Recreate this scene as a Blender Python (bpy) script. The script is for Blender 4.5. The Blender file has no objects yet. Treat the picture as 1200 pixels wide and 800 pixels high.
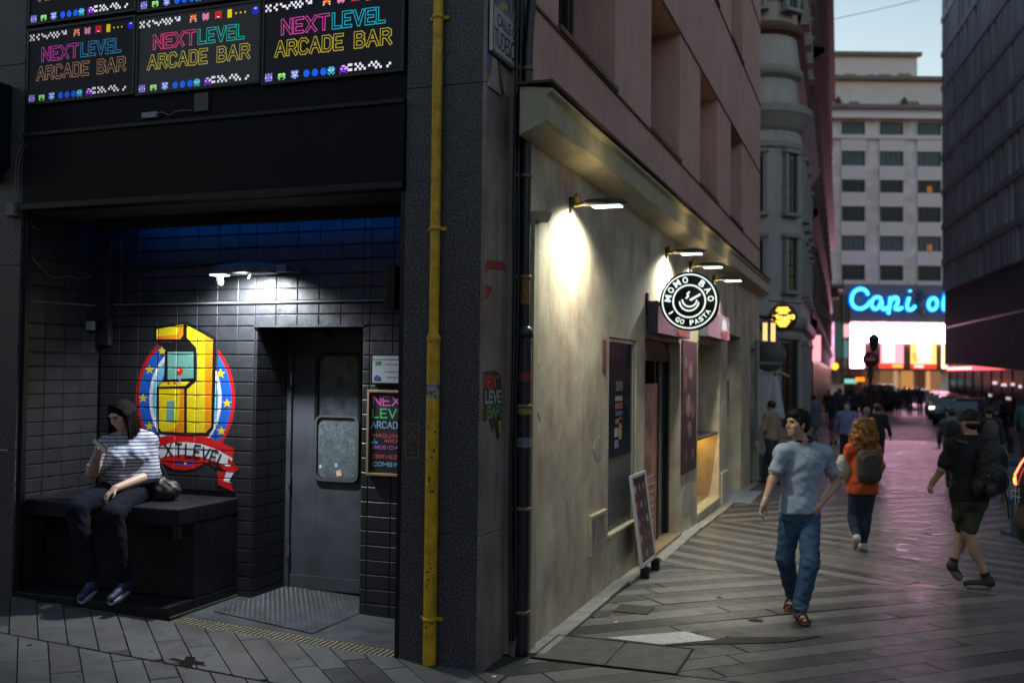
import bpy, bmesh, math, random
import numpy as np
from mathutils import Vector, Matrix

random.seed(7)
SC = bpy.context.scene
COL = SC.collection
rad = math.radians

# ------------------------------------------------------------ camera
YAW, PITCH, ROLL = rad(20.05), rad(1.75), rad(0.65)
fwd = Vector((-math.sin(YAW) * math.cos(PITCH), math.cos(YAW) * math.cos(PITCH), math.sin(PITCH)))
rgt = Vector((math.cos(YAW), math.sin(YAW), 0))
upv = rgt.cross(fwd)
r2 = math.cos(ROLL) * rgt + math.sin(ROLL) * upv
u2 = -math.sin(ROLL) * rgt + math.cos(ROLL) * upv
cd = bpy.data.cameras.new('camera')
cam = bpy.data.objects.new('camera', cd)
COL.objects.link(cam)
m = Matrix((r2, u2, -fwd)).transposed().to_4x4()
m.translation = Vector((0, 0, 2.05))
cam.matrix_world = m
cd.sensor_width = 36.0
cd.lens = 35.01
cd.clip_start = 0.05
cd.clip_end = 2000
cd.dof.use_dof = True
cd.dof.focus_distance = 7.6
cd.dof.aperture_fstop = 1.5
SC.camera = cam

# ------------------------------------------------------------ sky, sun, exposure
SUN_EL, SUN_ROT = rad(0.5), rad(320)
world = bpy.data.worlds.new('World')
SC.world = world
world.use_nodes = True
wn = world.node_tree
bg = wn.nodes['Background']
sky = wn.nodes.new('ShaderNodeTexSky')
sky.sky_type = 'NISHITA'
sky.sun_disc = False
sky.sun_elevation = SUN_EL
sky.sun_rotation = SUN_ROT
sky.altitude = 650
sky.air_density = 1.0
sky.dust_density = 0.6
sky.ozone_density = 1.3
wn.links.new(sky.outputs['Color'], bg.inputs['Color'])
bg.inputs['Strength'].default_value = 0.15

sd = bpy.data.lights.new('sun', 'SUN')
sun = bpy.data.objects.new('sun', sd)
COL.objects.link(sun)
sd.energy = 0.004
sd.angle = rad(20)
sd.color = (1.0, 0.86, 0.78)
sdir = Vector((math.sin(SUN_ROT) * math.cos(rad(12)), math.cos(SUN_ROT) * math.cos(rad(12)), math.sin(rad(12))))
sun.rotation_euler = sdir.to_track_quat('Z', 'Y').to_euler()

SC.view_settings.view_transform = 'Standard'
SC.view_settings.look = 'None'
EXPO = 2.55            # the photograph is exposed for a dusk street
FX = 2 ** EXPO
SC.view_settings.exposure = EXPO
SC.view_settings.gamma = 1.0
SC.view_settings.use_curve_mapping = False
SC.render.engine = 'CYCLES'
SC.cycles.use_denoising = True
SC.cycles.max_bounces = 6
SC.cycles.sample_clamp_indirect = 4.0
SC.cycles.caustics_reflective = False
SC.cycles.caustics_refractive = False

# ------------------------------------------------------------ materials
_M = {}
def mat(name, col, rough=0.65, metal=0.0, var=0.0, vscale=6.0, bump=0.0, bscale=80.0, emit=0.0, ecol=None,
        col2=None, objvar=0.0, rvar=0.0, spec=0.5, bdist=0.004, fine=0.0, fscale=160.0, streak=0.0, stretch=None):
    """principled material; var: blotchy tone change, fine: speckle, objvar: tone change per object"""
    if name in _M: return _M[name]
    m = bpy.data.materials.new(name); m.use_nodes = True
    nt = m.node_tree; N = nt.nodes; L = nt.links
    b = N['Principled BSDF']
    b.inputs['Base Color'].default_value = (*col, 1)
    b.inputs['Roughness'].default_value = rough
    b.inputs['Metallic'].default_value = metal
    b.inputs['Specular IOR Level'].default_value = spec
    geo = N.new('ShaderNodeNewGeometry')
    pos = geo.outputs['Position']
    if stretch:
        mp = N.new('ShaderNodeVectorMath'); mp.operation = 'MULTIPLY'
        mp.inputs[1].default_value = stretch
        L.new(pos, mp.inputs[0]); vpos = mp.outputs[0]
    else:
        vpos = pos
    def noise(scale, detail=4.0, v=None):
        n = N.new('ShaderNodeTexNoise'); n.inputs['Scale'].default_value = scale
        n.inputs['Detail'].default_value = detail; n.inputs['Roughness'].default_value = 0.6
        L.new(v or pos, n.inputs['Vector']); return n.outputs['Fac']
    cur = None
    if col2 is not None:
        mx = N.new('ShaderNodeMix'); mx.data_type = 'RGBA'
        mx.inputs['A'].default_value = (*col, 1); mx.inputs['B'].default_value = (*col2, 1)
        rp = N.new('ShaderNodeMapRange'); rp.inputs['From Min'].default_value = 0.42; rp.inputs['From Max'].default_value = 0.62
        L.new(noise(vscale, 5, vpos), rp.inputs['Value']); L.new(rp.outputs[0], mx.inputs['Factor'])
        cur = mx.outputs['Result']
    def scale_by(fac_out, lo, hi, fmin=0.3, fmax=0.7):
        nonlocal cur
        rp = N.new('ShaderNodeMapRange'); rp.inputs['From Min'].default_value = fmin; rp.inputs['From Max'].default_value = fmax
        rp.inputs['To Min'].default_value = lo; rp.inputs['To Max'].default_value = hi
        L.new(fac_out, rp.inputs['Value'])
        vm = N.new('ShaderNodeVectorMath'); vm.operation = 'SCALE'
        if cur is None: vm.inputs[0].default_value = col
        else: L.new(cur, vm.inputs[0])
        L.new(rp.outputs[0], vm.inputs['Scale'])
        cur = vm.outputs[0]
    if var: scale_by(noise(vscale * 1.3, 6, vpos), 1 - var, 1 + var)
    if fine: scale_by(noise(fscale, 2), 1 - fine, 1 + fine, 0.36, 0.64)
    if streak:
        mp2 = N.new('ShaderNodeVectorMath'); mp2.operation = 'MULTIPLY'; mp2.inputs[1].default_value = (9, 9, 0.7)
        L.new(pos, mp2.inputs[0]); scale_by(noise(1.0, 5, mp2.outputs[0]), 1 - streak, 1 + streak)
    if objvar:
        oi = N.new('ShaderNodeObjectInfo'); scale_by(oi.outputs['Random'], 1 - objvar, 1 + objvar, 0, 1)
    if cur is not None: L.new(cur, b.inputs['Base Color'])
    if rvar:
        rp = N.new('ShaderNodeMapRange'); rp.inputs['From Min'].default_value = 0.35; rp.inputs['From Max'].default_value = 0.65
        rp.inputs['To Min'].default_value = max(0.05, rough - rvar); rp.inputs['To Max'].default_value = min(1, rough + rvar)
        L.new(noise(vscale * 2.1, 5), rp.inputs['Value']); L.new(rp.outputs[0], b.inputs['Roughness'])
    if bump:
        bp = N.new('ShaderNodeBump'); bp.inputs['Strength'].default_value = bump; bp.inputs['Distance'].default_value = bdist
        L.new(noise(bscale, 4), bp.inputs['Height']); L.new(bp.outputs[0], b.inputs['Normal'])
    if emit:
        b.inputs['Emission Color'].default_value = (*(ecol or col), 1)
        b.inputs['Emission Strength'].default_value = emit
    _M[name] = m
    return m

def glass_mat(name, col=(0.02, 0.03, 0.035), rough=0.08):
    m = mat(name, col, rough=rough, spec=0.8)
    return m

def see_through(name, col=(0.8, 0.9, 0.9), alpha=0.25, rough=0.1):
    if name in _M: return _M[name]
    m = mat(name, col, rough=rough)
    m.node_tree.nodes['Principled BSDF'].inputs['Alpha'].default_value = alpha
    return m

def glow(name, col, strength):
    if name in _M: return _M[name]
    m = bpy.data.materials.new(name); m.use_nodes = True
    N = m.node_tree.nodes; b = N['Principled BSDF']
    b.inputs['Base Color'].default_value = (0.02, 0.02, 0.02, 1)
    b.inputs['Emission Color'].default_value = (*col, 1)
    b.inputs['Emission Strength'].default_value = strength / FX
    b.inputs['Roughness'].default_value = 0.6; b.inputs['Specular IOR Level'].default_value = 0.08
    _M[name] = m
    return m

# ------------------------------------------------------------ object helpers
def origin_of(p):
    v = Vector((0, 0, 0))
    while p is not None:
        v += Vector(p.location); p = p.parent
    return v

def tag(o, label=None, cat=None, group=None, kind=None):
    if label: o['label'] = label
    if cat: o['category'] = cat
    if group: o['group'] = group
    if kind: o['kind'] = kind
    return o

def thing(name, label, cat, loc=(0, 0, 0), group=None):
    o = bpy.data.objects.new(name, None); COL.objects.link(o)
    o.location = loc; o.empty_display_size = 0.1
    return tag(o, label, cat, group)

def copy_tree(o, parent=None):
    c = o.copy(); COL.objects.link(c)
    if parent: c.parent = parent
    for ch in list(o.children): copy_tree(ch, c)
    return c

class MB:
    """collects boxes, bars, tubes and sheets; build() links them as one mesh"""
    def __init__(s): s.v = []; s.f = []; s.mi = []; s.sm = []
    def add(s, vs, fs, mi=0, smooth=False):
        b = len(s.v); s.v += [tuple(q) for q in vs]
        for f in fs: s.f.append(tuple(b + i for i in f)); s.mi.append(mi); s.sm.append(smooth)
        return s
    def box(s, x0, x1, y0, y1, z0, z1, mi=0):
        if x1 < x0: x0, x1 = x1, x0
        if y1 < y0: y0, y1 = y1, y0
        if z1 < z0: z0, z1 = z1, z0
        vs = [(x0, y0, z0), (x1, y0, z0), (x1, y1, z0), (x0, y1, z0), (x0, y0, z1), (x1, y0, z1), (x1, y1, z1), (x0, y1, z1)]
        return s.add(vs, [(0, 3, 2, 1), (4, 5, 6, 7), (0, 1, 5, 4), (1, 2, 6, 5), (2, 3, 7, 6), (3, 0, 4, 7)], mi)
    def obox(s, c, ax, ay, az, mi=0):
        c = Vector(c); ax, ay, az = Vector(ax), Vector(ay), Vector(az)
        vs = [c + i * ax + j * ay + k * az for k in (-1, 1) for (i, j) in ((-1, -1), (1, -1), (1, 1), (-1, 1))]
        return s.add(vs, [(0, 3, 2, 1), (4, 5, 6, 7), (0, 1, 5, 4), (1, 2, 6, 5), (2, 3, 7, 6), (3, 0, 4, 7)], mi)
    def bar(s, a, b, w, h, mi=0):
        a, b = Vector(a), Vector(b); d = (b - a); n = d.normalized()
        side = n.cross(Vector((0, 0, 1)))
        if side.length < 1e-3: side = Vector((1, 0, 0))
        side.normalize(); up = side.cross(n)
        return s.obox((a + b) / 2, d / 2, side * w / 2, up * h / 2, mi)
    def cyl(s, a, b, r0, r1=None, n=12, mi=0, caps=True):
        r1 = r0 if r1 is None else r1
        return s.tube([a, b], [r0, r1], n, mi, caps)
    def tube(s, path, r, n=8, mi=0, caps=True):
        P = [Vector(p) for p in path]; k = len(P)
        R = r if isinstance(r, (list, tuple)) else [r] * k
        vs = []; u = None
        for i in range(k):
            t = (P[min(i + 1, k - 1)] - P[max(i - 1, 0)]).normalized()
            if u is None:
                u = t.cross(Vector((0, 0, 1)))
                if u.length < 1e-3: u = t.cross(Vector((0, 1, 0)))
                u.normalize()
            else:
                u = (u - t * u.dot(t))
                u = u.normalized() if u.length > 1e-6 else t.orthogonal().normalized()
            w = t.cross(u)
            for j in range(n):
                a = 2 * math.pi * j / n
                vs.append(P[i] + (u * math.cos(a) + w * math.sin(a)) * R[i])
        fs = [(i * n + j, i * n + (j + 1) % n, (i + 1) * n + (j + 1) % n, (i + 1) * n + j) for i in range(k - 1) for j in range(n)]
        s.add(vs, fs, mi, True)
        if caps:
            s.add(vs[:n], [tuple(range(n))[::-1]], mi); s.add(vs[-n:], [tuple(range(n))], mi)
        return s
    def lathe(s, c, prof, n=16, mi=0, axis='Z'):
        c = Vector(c); vs = []
        for (r, h) in prof:
            for j in range(n):
                a = 2 * math.pi * j / n
                q = (r * math.cos(a), r * math.sin(a), h) if axis == 'Z' else ((h, r * math.cos(a), r * math.sin(a)) if axis == 'X' else (r * math.sin(a), h, r * math.cos(a)))
                vs.append(c + Vector(q))
        k = len(prof)
        fs = [(i * n + j, i * n + (j + 1) % n, (i + 1) * n + (j + 1) % n, (i + 1) * n + j) for i in range(k - 1) for j in range(n)]
        return s.add(vs, fs, mi, True)
    def prism(s, pts, o, ex, ey, d, mi=0):
        """polygon pts (2-D) laid at o along ex, ey and given the thickness vector d"""
        o, ex, ey, d = Vector(o), Vector(ex), Vector(ey), Vector(d); n = len(pts)
        a = [o + ex * p[0] + ey * p[1] for p in pts]; b = [q + d for q in a]
        return s.add(a + b, [tuple(range(n))[::-1], tuple(range(n, 2 * n))] + [(i, (i + 1) % n, n + (i + 1) % n, n + i) for i in range(n)], mi)
    def sheet(s, pts, o, ex, ey, mi=0):
        o, ex, ey = Vector(o), Vector(ex), Vector(ey)
        return s.add([o + ex * p[0] + ey * p[1] for p in pts], [tuple(range(len(pts)))], mi)
    def build(s, name, m, parent=None, bevel=0.0, loc=None, local=False, label=None, kind=None, seg=2):
        me = bpy.data.meshes.new(name)
        o0 = Vector((0, 0, 0)) if local else (origin_of(parent) if parent else Vector(loc or (0, 0, 0)))
        me.from_pydata([(q[0] - o0.x, q[1] - o0.y, q[2] - o0.z) for q in s.v], [], s.f)
        ms = m if isinstance(m, (list, tuple)) else [m]
        for q in ms: me.materials.append(q)
        me.polygons.foreach_set('material_index', s.mi)
        me.polygons.foreach_set('use_smooth', s.sm)
        me.update()
        ob = bpy.data.objects.new(name, me); COL.objects.link(ob)
        if parent: ob.parent = parent
        elif loc is not None: ob.location = loc
        if bevel:
            bv = ob.modifiers.new('bevel', 'BEVEL'); bv.width = bevel; bv.segments = seg; bv.limit_method = 'ANGLE'; bv.angle_limit = rad(40)
        if label: ob['label'] = label
        if kind: ob['kind'] = kind
        return ob

def link_mesh(name, me, parent, loc=(0, 0, 0)):
    o = bpy.data.objects.new(name, me); COL.objects.link(o); o.parent = parent; o.location = loc
    return o

def wall_boxes(mb, axis, plane, back, a0, a1, z0, z1, holes, mi=0):
    """wall slab in the plane axis=plane..back, from a0..a1 and z0..z1, leaving rectangular openings (a0,a1,z0,z1)"""
    xs = sorted(set([a0, a1] + [h[0] for h in holes] + [h[1] for h in holes]))
    xs = [x for x in xs if a0 <= x <= a1]
    for i in range(len(xs) - 1):
        xa, xb = xs[i], xs[i + 1]; c = (xa + xb) / 2
        hs = sorted([(h[2], h[3]) for h in holes if h[0] < c < h[1]])
        z = z0
        spans = []
        for (ha, hb) in hs:
            if ha > z: spans.append((z, min(ha, z1)))
            z = max(z, hb)
        if z < z1: spans.append((z, z1))
        for (za, zb) in spans:
            if axis == 'X': mb.box(plane, back, xa, xb, za, zb, mi)
            else: mb.box(xa, xb, plane, back, za, zb, mi)

# stroke letters on a 0..w by 0..1 cell
GL = {
 'N': [[(0, 0), (0, 1), (.6, 0), (.6, 1)]], 'E': [[(.55, 1), (0, 1), (0, 0), (.55, 0)], [(0, .5), (.45, .5)]],
 'X': [[(0, 0), (.62, 1)], [(0, 1), (.62, 0)]], 'T': [[(0, 1), (.62, 1)], [(.31, 1), (.31, 0)]],
 'L': [[(0, 1), (0, 0), (.5, 0)]], 'V': [[(0, 1), (.32, 0), (.64, 1)]],
 'A': [[(0, 0), (.33, 1), (.66, 0)], [(.14, .38), (.52, .38)]],
 'R': [[(0, 0), (0, 1), (.42, 1), (.56, .88), (.56, .62), (.42, .5), (0, .5)], [(.3, .5), (.6, 0)]],
 'C': [[(.58, .82), (.42, 1), (.16, 1), (0, .8), (0, .2), (.16, 0), (.42, 0), (.58, .18)]],
 'D': [[(0, 0), (0, 1), (.38, 1), (.58, .8), (.58, .2), (.38, 0), (0, 0)]],
 'B': [[(0, 0), (0, 1), (.38, 1), (.52, .88), (.52, .64), (.38, .52), (0, .52)], [(.38, .52), (.56, .38), (.56, .14), (.4, 0), (0, 0)]],
 'M': [[(0, 0), (0, 1), (.36, .4), (.72, 1), (.72, 0)]], 'O': [[(.14, 0), (0, .2), (0, .8), (.14, 1), (.46, 1), (.6, .8), (.6, .2), (.46, 0), (.14, 0)]],
 'G': [[(.58, .84), (.44, 1), (.16, 1), (0, .8), (0, .2), (.16, 0), (.44, 0), (.58, .2), (.58, .45), (.34, .45)]],
 'P': [[(0, 0), (0, 1), (.4, 1), (.55, .86), (.55, .6), (.4, .46), (0, .46)]],
 'S': [[(.55, .86), (.42, 1), (.14, 1), (0, .86), (0, .64), (.14, .52), (.42, .48), (.56, .34), (.56, .14), (.42, 0), (.14, 0), (0, .14)]],
 'U': [[(0, 1), (0, .18), (.14, 0), (.44, 0), (.58, .18), (.58, 1)]], 'I': [[(.1, 0), (.1, 1)]],
 'K': [[(0, 0), (0, 1)], [(.55, 1), (0, .42)], [(.18, .58), (.58, 0)]], 'H': [[(0, 0), (0, 1)], [(.58, 0), (.58, 1)], [(0, .5), (.58, .5)]],
 'Q': [[(.14, 0), (0, .2), (0, .8), (.14, 1), (.46, 1), (.6, .8), (.6, .2), (.46, 0), (.14, 0)], [(.4, .25), (.62, -.08)]],
 'Z': [[(0, 1), (.58, 1), (0, 0), (.58, 0)]], 'Y': [[(0, 1), (.3, .5), (.6, 1)], [(.3, .5), (.3, 0)]], ' ': [],
 'J': [[(.5, 1), (.5, .16), (.36, 0), (.12, 0), (0, .16)]],
}
GW = {'N': .6, 'E': .55, 'X': .62, 'T': .62, 'L': .5, 'V': .64, 'A': .66, 'R': .6, 'C': .58, 'D': .58, 'B': .56, 'M': .72, 'O': .6, 'G': .58,
      'P': .55, 'S': .56, 'U': .58, 'I': .2, 'K': .58, 'H': .58, 'Q': .62, 'Z': .58, 'Y': .6, ' ': .35, 'J': .5}

def word_lines(text, gap=.2):
    out = []; x = 0
    for ch in text:
        for pl in GL[ch]: out.append([(x + p[0], p[1]) for p in pl])
        x += GW[ch] + gap
    return out, x - gap

def strokes(mb, lines, w, o, ex, ey, nrm, mi=0, z0=0.0, step=0.00004):
    """flat ribbons along 2-D polylines, laid at o along ex, ey, proud along nrm"""
    o, ex, ey, nrm = Vector(o), Vector(ex), Vector(ey), Vector(nrm); k = 0
    for pl in lines:
        for i in range(len(pl) - 1):
            a, b = Vector(pl[i]), Vector(pl[i + 1]); d = b - a
            if d.length < 1e-6: continue
            d.normalize(); n = Vector((-d.y, d.x)) * w / 2; e = d * w * 0.42
            q = [a - e - n, b + e - n, b + e + n, a - e + n]
            h = nrm * (z0 + step * k); k += 1
            mb.add([o + ex * p.x + ey * p.y + h for p in q], [(0, 1, 2, 3)], mi)

def clip_poly(poly, x0, x1, y0, y1):
    def cl(p, inside, inter):
        out = []
        for i in range(len(p)):
            a, b = p[i - 1], p[i]; ia, ib = inside(a), inside(b)
            if ib:
                if not ia: out.append(inter(a, b))
                out.append(b)
            elif ia: out.append(inter(a, b))
        return out
    def ix(x): return lambda a, b: (x, a[1] + (b[1] - a[1]) * (x - a[0]) / (b[0] - a[0]))
    def iy(y): return lambda a, b: (a[0] + (b[0] - a[0]) * (y - a[1]) / (b[1] - a[1]), y)
    for ins, it in ((lambda q: q[0] >= x0, ix(x0)), (lambda q: q[0] <= x1, ix(x1)), (lambda q: q[1] >= y0, iy(y0)), (lambda q: q[1] <= y1, iy(y1))):
        if len(poly) < 3: return []
        poly = cl(poly, ins, it)
    return poly

def area2(p):
    return 0.5 * sum(p[i - 1][0] * p[i][1] - p[i][0] * p[i - 1][1] for i in range(len(p)))

def text_mesh(s, size=1.0, extrude=0.0, align='CENTER', bold=0.0):
    cu = bpy.data.curves.new('text', 'FONT'); cu.body = s; cu.size = size; cu.extrude = extrude
    cu.align_x = align; cu.align_y = 'CENTER'; cu.resolution_u = 3; cu.offset = bold
    to = bpy.data.objects.new('text', cu); COL.objects.link(to)
    bpy.context.view_layer.update()
    me = bpy.data.meshes.new_from_object(to.evaluated_get(bpy.context.evaluated_depsgraph_get()))
    bpy.data.objects.remove(to); bpy.data.curves.remove(cu)
    return me

def add_text(s, w, h, o, ex, ey, m, parent, name='lettering', depth=0.0, rot=0.0, bold=0.0):
    """flat letters fitted into w by h, centred at o on the plane ex, ey"""
    me = text_mesh(s, bold=bold)
    vs = np.array([v.co[:] for v in me.vertices]); mn, mx = vs.min(0), vs.max(0)
    sx, sy = w / (mx[0] - mn[0]), h / (mx[1] - mn[1]); c = (mn + mx) / 2
    ex, ey = Vector(ex), Vector(ey); o = Vector(o) - origin_of(parent); ca, sa = math.cos(rot), math.sin(rot)
    for v in me.vertices:
        x, y = (v.co.x - c[0]) * sx, (v.co.y - c[1]) * sy
        x, y = x * ca - y * sa, x * sa + y * ca
        v.co = o + ex * x + ey * y
    me.materials.clear(); me.materials.append(m)
    ob = bpy.data.objects.new(name, me); COL.objects.link(ob); ob.parent = parent
    return ob

# ground height: level by the corner, rising gently to the left, falling gently down the street
def gz(x, y):
    z = 0.0
    if x < -2.5: z += 0.035 * (-2.5 - x)
    if y > 9: z -= 0.40 * (1 - math.exp(-(y - 9) / 18.0))
    return z
# ============================================================ GROUND
M_sub = mat('paving bed', (0.035, 0.034, 0.033), rough=0.85, bump=0.3, var=0.2)
def grid_sheet(name, xs, ys, dz, m, kind='structure'):
    mb = MB(); nx = len(xs)
    vs = [(x, y, gz(x, y) + dz) for y in ys for x in xs]
    fs = [(j * nx + i, j * nx + i + 1, (j + 1) * nx + i + 1, (j + 1) * nx + i) for j in range(len(ys) - 1) for i in range(nx - 1)]
    mb.add(vs, fs, 0, True)
    return mb.build(name, m, kind=kind)
M_far = mat('worn granite paving', (0.12, 0.11, 0.12), rough=0.6, var=0.3, vscale=1.2, rvar=0.12, spec=.35, fine=0.1, fscale=30, bump=0.15, bscale=25)
def lin(a, b, n): return [a + (b - a) * i / n for i in range(n + 1)]
road_sheet = grid_sheet('ground', [-400, -60, -12] + lin(-9, -2.5, 6) + [-1, 0, 2, 5, 10, 30, 100, 400],
                        [-60, -10, 0, 3, 6, 8] + lin(9, 60, 22) + [80, 110, 160, 400, 900], -0.016, M_sub)
# the plaza paving goes on beyond the slabs that can be told apart
plaza = grid_sheet('street_paving', lin(-2.45, 22, 10), lin(40, 118, 16), -0.006, M_far)

def slab_mat(n, c, r):
    return mat(n, c, rough=r, var=0.16, vscale=3.0, fine=0.22, fscale=140, objvar=0.12, rvar=0.1, bump=0.07, bscale=70, bdist=0.002, streak=0.0)
SLAB = [slab_mat('grey granite slab', (0.112, 0.108, 0.107), 0.52), slab_mat('dark granite slab', (0.056, 0.053, 0.057), 0.44),
        slab_mat('pale granite slab', (0.155, 0.145, 0.14), 0.5), slab_mat('brown granite slab', (0.10, 0.092, 0.085), 0.5)]

def slab_mesh(mb, poly, zoff, mi=0):
    """one slab: convex outline, chamfered edge, sides going down into the joint"""
    if area2(poly) < 0: poly = poly[::-1]
    n = len(poly); cx = sum(p[0] for p in poly) / n; cy = sum(p[1] for p in poly) / n
    def shr(d):
        out = []
        for p in poly:
            v = Vector((cx - p[0], cy - p[1])); l = max(v.length, 1e-6); k = min(d / l, 0.4)
            out.append((p[0] + v.x * k, p[1] + v.y * k))
        return out
    a, b = shr(0.003), shr(0.007)
    vs = [(p[0], p[1], gz(*p) - 0.014) for p in a] + [(p[0], p[1], gz(*p) - 0.004 + zoff) for p in a] + [(p[0], p[1], gz(*p) + zoff) for p in b]
    fs = [(i, (i + 1) % n, n + (i + 1) % n, n + i) for i in range(n)] + [(n + i, n + (i + 1) % n, 2 * n + (i + 1) % n, 2 * n + i) for i in range(n)] + [tuple(range(2 * n, 3 * n))]
    mb.add(vs, fs, mi)

def clip_convex(poly, conv):
    """clip poly against a convex counter-clockwise outline"""
    out = poly
    for i in range(len(conv)):
        a, b = conv[i], conv[(i + 1) % len(conv)]
        ed = lambda q: (b[0] - a[0]) * (q[1] - a[1]) - (b[1] - a[1]) * (q[0] - a[0])
        res = []
        for j in range(len(out)):
            p, q = out[j - 1], out[j]; dp, dq = ed(p), ed(q)
            if (dp >= 0) != (dq >= 0):
                t = dp / (dp - dq); res.append((p[0] + (q[0] - p[0]) * t, p[1] + (q[1] - p[1]) * t))
            if dq >= 0: res.append(q)
        out = res
        if len(out) < 3: return []
    return out

# zones of herring-bone laid slabs: outline, direction of the slabs, row width
ZONES = [
    ([(-9.5, 5.62), (-9.5, 1.5), (-2.35, 1.5), (-2.35, 5.52)], -44, 0.19, 0.9),
    ([(-9.5, 6.40), (-9.5, 5.64), (-2.35, 5.54), (-2.35, 6.40)], -44, 0.19, 0.9),
    ([(-2.33, 6.82), (-2.33, 1.5), (6.0, 1.5), (6.0, 6.82)], 43, 0.22, 1.15),
    ([(-2.25, 10.8), (-2.25, 6.84), (8.0, 6.84), (8.0, 10.4)], 43, 0.22, 1.15),
    ([(-2.25, 15.0), (-2.25, 10.82), (8.0, 10.42), (8.0, 14.4)], -33, 0.235, 1.2),
    ([(-2.25, 20.6), (-2.25, 15.02), (9.0, 14.42), (9.0, 20.0)], 50, 0.25, 1.3),
    ([(-2.25, 27.0), (-2.25, 20.62), (11.0, 20.02), (11.0, 26.4)], -38, 0.28, 1.6),
    ([(-2.25, 40.0), (-2.25, 27.02), (14.0, 26.42), (14.0, 40.0)], 48, 0.36, 2.0),
]
slabs = []
rng = random.Random(11)
for zi, (zone, ang, w, ln) in enumerate(ZONES):
    if area2(zone) < 0: zone = zone[::-1]
    a = rad(ang); d = Vector((math.cos(a), math.sin(a))); n = Vector((-d.y, d.x))
    us = [Vector(p).dot(d) for p in zone]; vv = [Vector(p).dot(n) for p in zone]
    v = min(vv); r = 0
    while v < max(vv):
        u = min(us) - rng.random() * ln
        rowtone = rng.random()
        while u < max(us):
            L = ln * rng.uniform(0.75, 1.35) * (1.9 if zi >= 2 else 1)
            q = [d * (u + .004) + n * (v + .003), d * (u + L - .004) + n * (v + .003), d * (u + L - .004) + n * (v + w - .003), d * (u + .004) + n * (v + w - .003)]
            p = clip_convex([tuple(t) for t in q], zone)
            if len(p) >= 3 and abs(area2(p)) > 0.008:
                t = rng.random()
                if zi < 2: mi = (0, 1, 0, 3, 3)[int(t * 5)]
                else: mi = (2 if rowtone < .7 else 0) if r % 2 else (1 if t < .85 else 3)
                c = Vector((sum(k[0] for k in p) / len(p), sum(k[1] for k in p) / len(p)))
                lf = -c.x * math.sin(YAW) + c.y * math.cos(YAW); sd_ = c.x * math.cos(YAW) + c.y * math.sin(YAW)
                vis = lf > 4.6 and abs(sd_) < lf * 0.53 + 0.3
                slabs.append((lf if vis else 999 + lf, p, mi, zi))
            u += L
        v += w; r += 1
slabs.sort(key=lambda s: s[0])
for (lf, p, mi, zi) in slabs[:296]:
    mb = MB(); c = (sum(k[0] for k in p) / len(p), sum(k[1] for k in p) / len(p))
    slab_mesh(mb, p, rng.uniform(-0.0015, 0.0015), 0)
    mb.build('paving_slab', SLAB[mi], road_sheet)
mb = MB()
for (lf, p, mi, zi) in slabs[296:]:
    slab_mesh(mb, p, rng.uniform(-0.001, 0.001), mi)
mb.build('paving_slabs_beyond', SLAB, road_sheet, kind='stuff')

# strip of cement along the foot of the side-street wall
M_strip = mat('cement strip', (0.3, 0.29, 0.27), rough=0.7, var=0.25, vscale=5, bump=0.6, bscale=30, fine=0.15)
mb = MB()
y = 6.95
while y < 22.4:
    L = rng.uniform(0.5, 0.9); y2 = min(y + L, 22.4)
    if not (10.9 < (y + y2) / 2 < 13.1):
        mb.box(-2.41, -2.27 + rng.uniform(-.012, .012), y + .004, y2 - .004, gz(-2.3, y) - .02, gz(-2.3, y) + 0.008)
    y = y2
mb.build('wall_foot_strip', M_strip, kind='structure', bevel=0.003)

# two-plate access cover in the paving and the pale filler stone beside it
M_plate = mat('slate cover plate', (0.115, 0.108, 0.1), rough=0.6, var=0.3, vscale=7, bump=0.8, bscale=22, fine=0.2)
M_edge = mat('rusty steel edge', (0.03, 0.026, 0.024), rough=0.6, metal=0.4, bump=0.3)
cover = thing('access_cover', 'square two-plate slate access cover sunk in the paving at the foot of the cream wall', 'access cover', (-1.8, 7.17, 0))
mb = MB()
for (x0, x1) in ((-2.31, -1.79), (-1.775, -1.285)):
    mb = MB(); mb.box(x0, x1, 6.85, 7.49, -0.01, 0.0065); mb.build('plate', M_plate, cover, bevel=0.002)
mb = MB()
for (x0, x1, y0, y1) in ((-2.325, -1.27, 6.835, 6.848), (-2.325, -1.27, 7.492, 7.507), (-2.325, -2.312, 6.848, 7.492), (-1.283, -1.27, 6.848, 7.492)):
    mb.box(x0, x1, y0, y1, -0.01, 0.010)
mb.build('rim', M_edge, cover)
M_pale = mat('pale marble filler', (0.62, 0.62, 0.58), rough=0.4, fine=0.25, fscale=70, var=0.1, bump=0.4)
mb = MB()
pp = [(-1.93, 7.56), (-1.55, 7.53), (-1.18, 7.86), (-1.36, 8.05), (-1.62, 7.93)]
mb.prism([(-1.96, 7.55), (-1.52, 7.53), (-1.15, 7.83), (-1.42, 7.98)], (0, 0, 0.0), (1, 0, 0), (0, 1, 0), (0, 0, 0.0085))
tag(mb.build('filler_stone', M_pale, bevel=0.002), 'pale triangular marble filler stone in the grey paving beside the access cover', 'paving stone')
# broken joint beside it
mb = MB(); mb.prism([(-1.50, 7.515), (-0.62, 7.98), (-1.12, 7.88)], (0, 0, 0.001), (1, 0, 0), (0, 1, 0), (0, 0, 0.006))
mb.prism([(-1.13, 7.885), (-0.62, 7.99), (-0.4, 8.25), (-1.1, 7.93)], (0, 0, 0.001), (1, 0, 0), (0, 1, 0), (0, 0, 0.005))
tag(mb.build('cracked_joint', M_edge), 'black open crack running right from the pale filler stone', 'crack')
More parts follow.
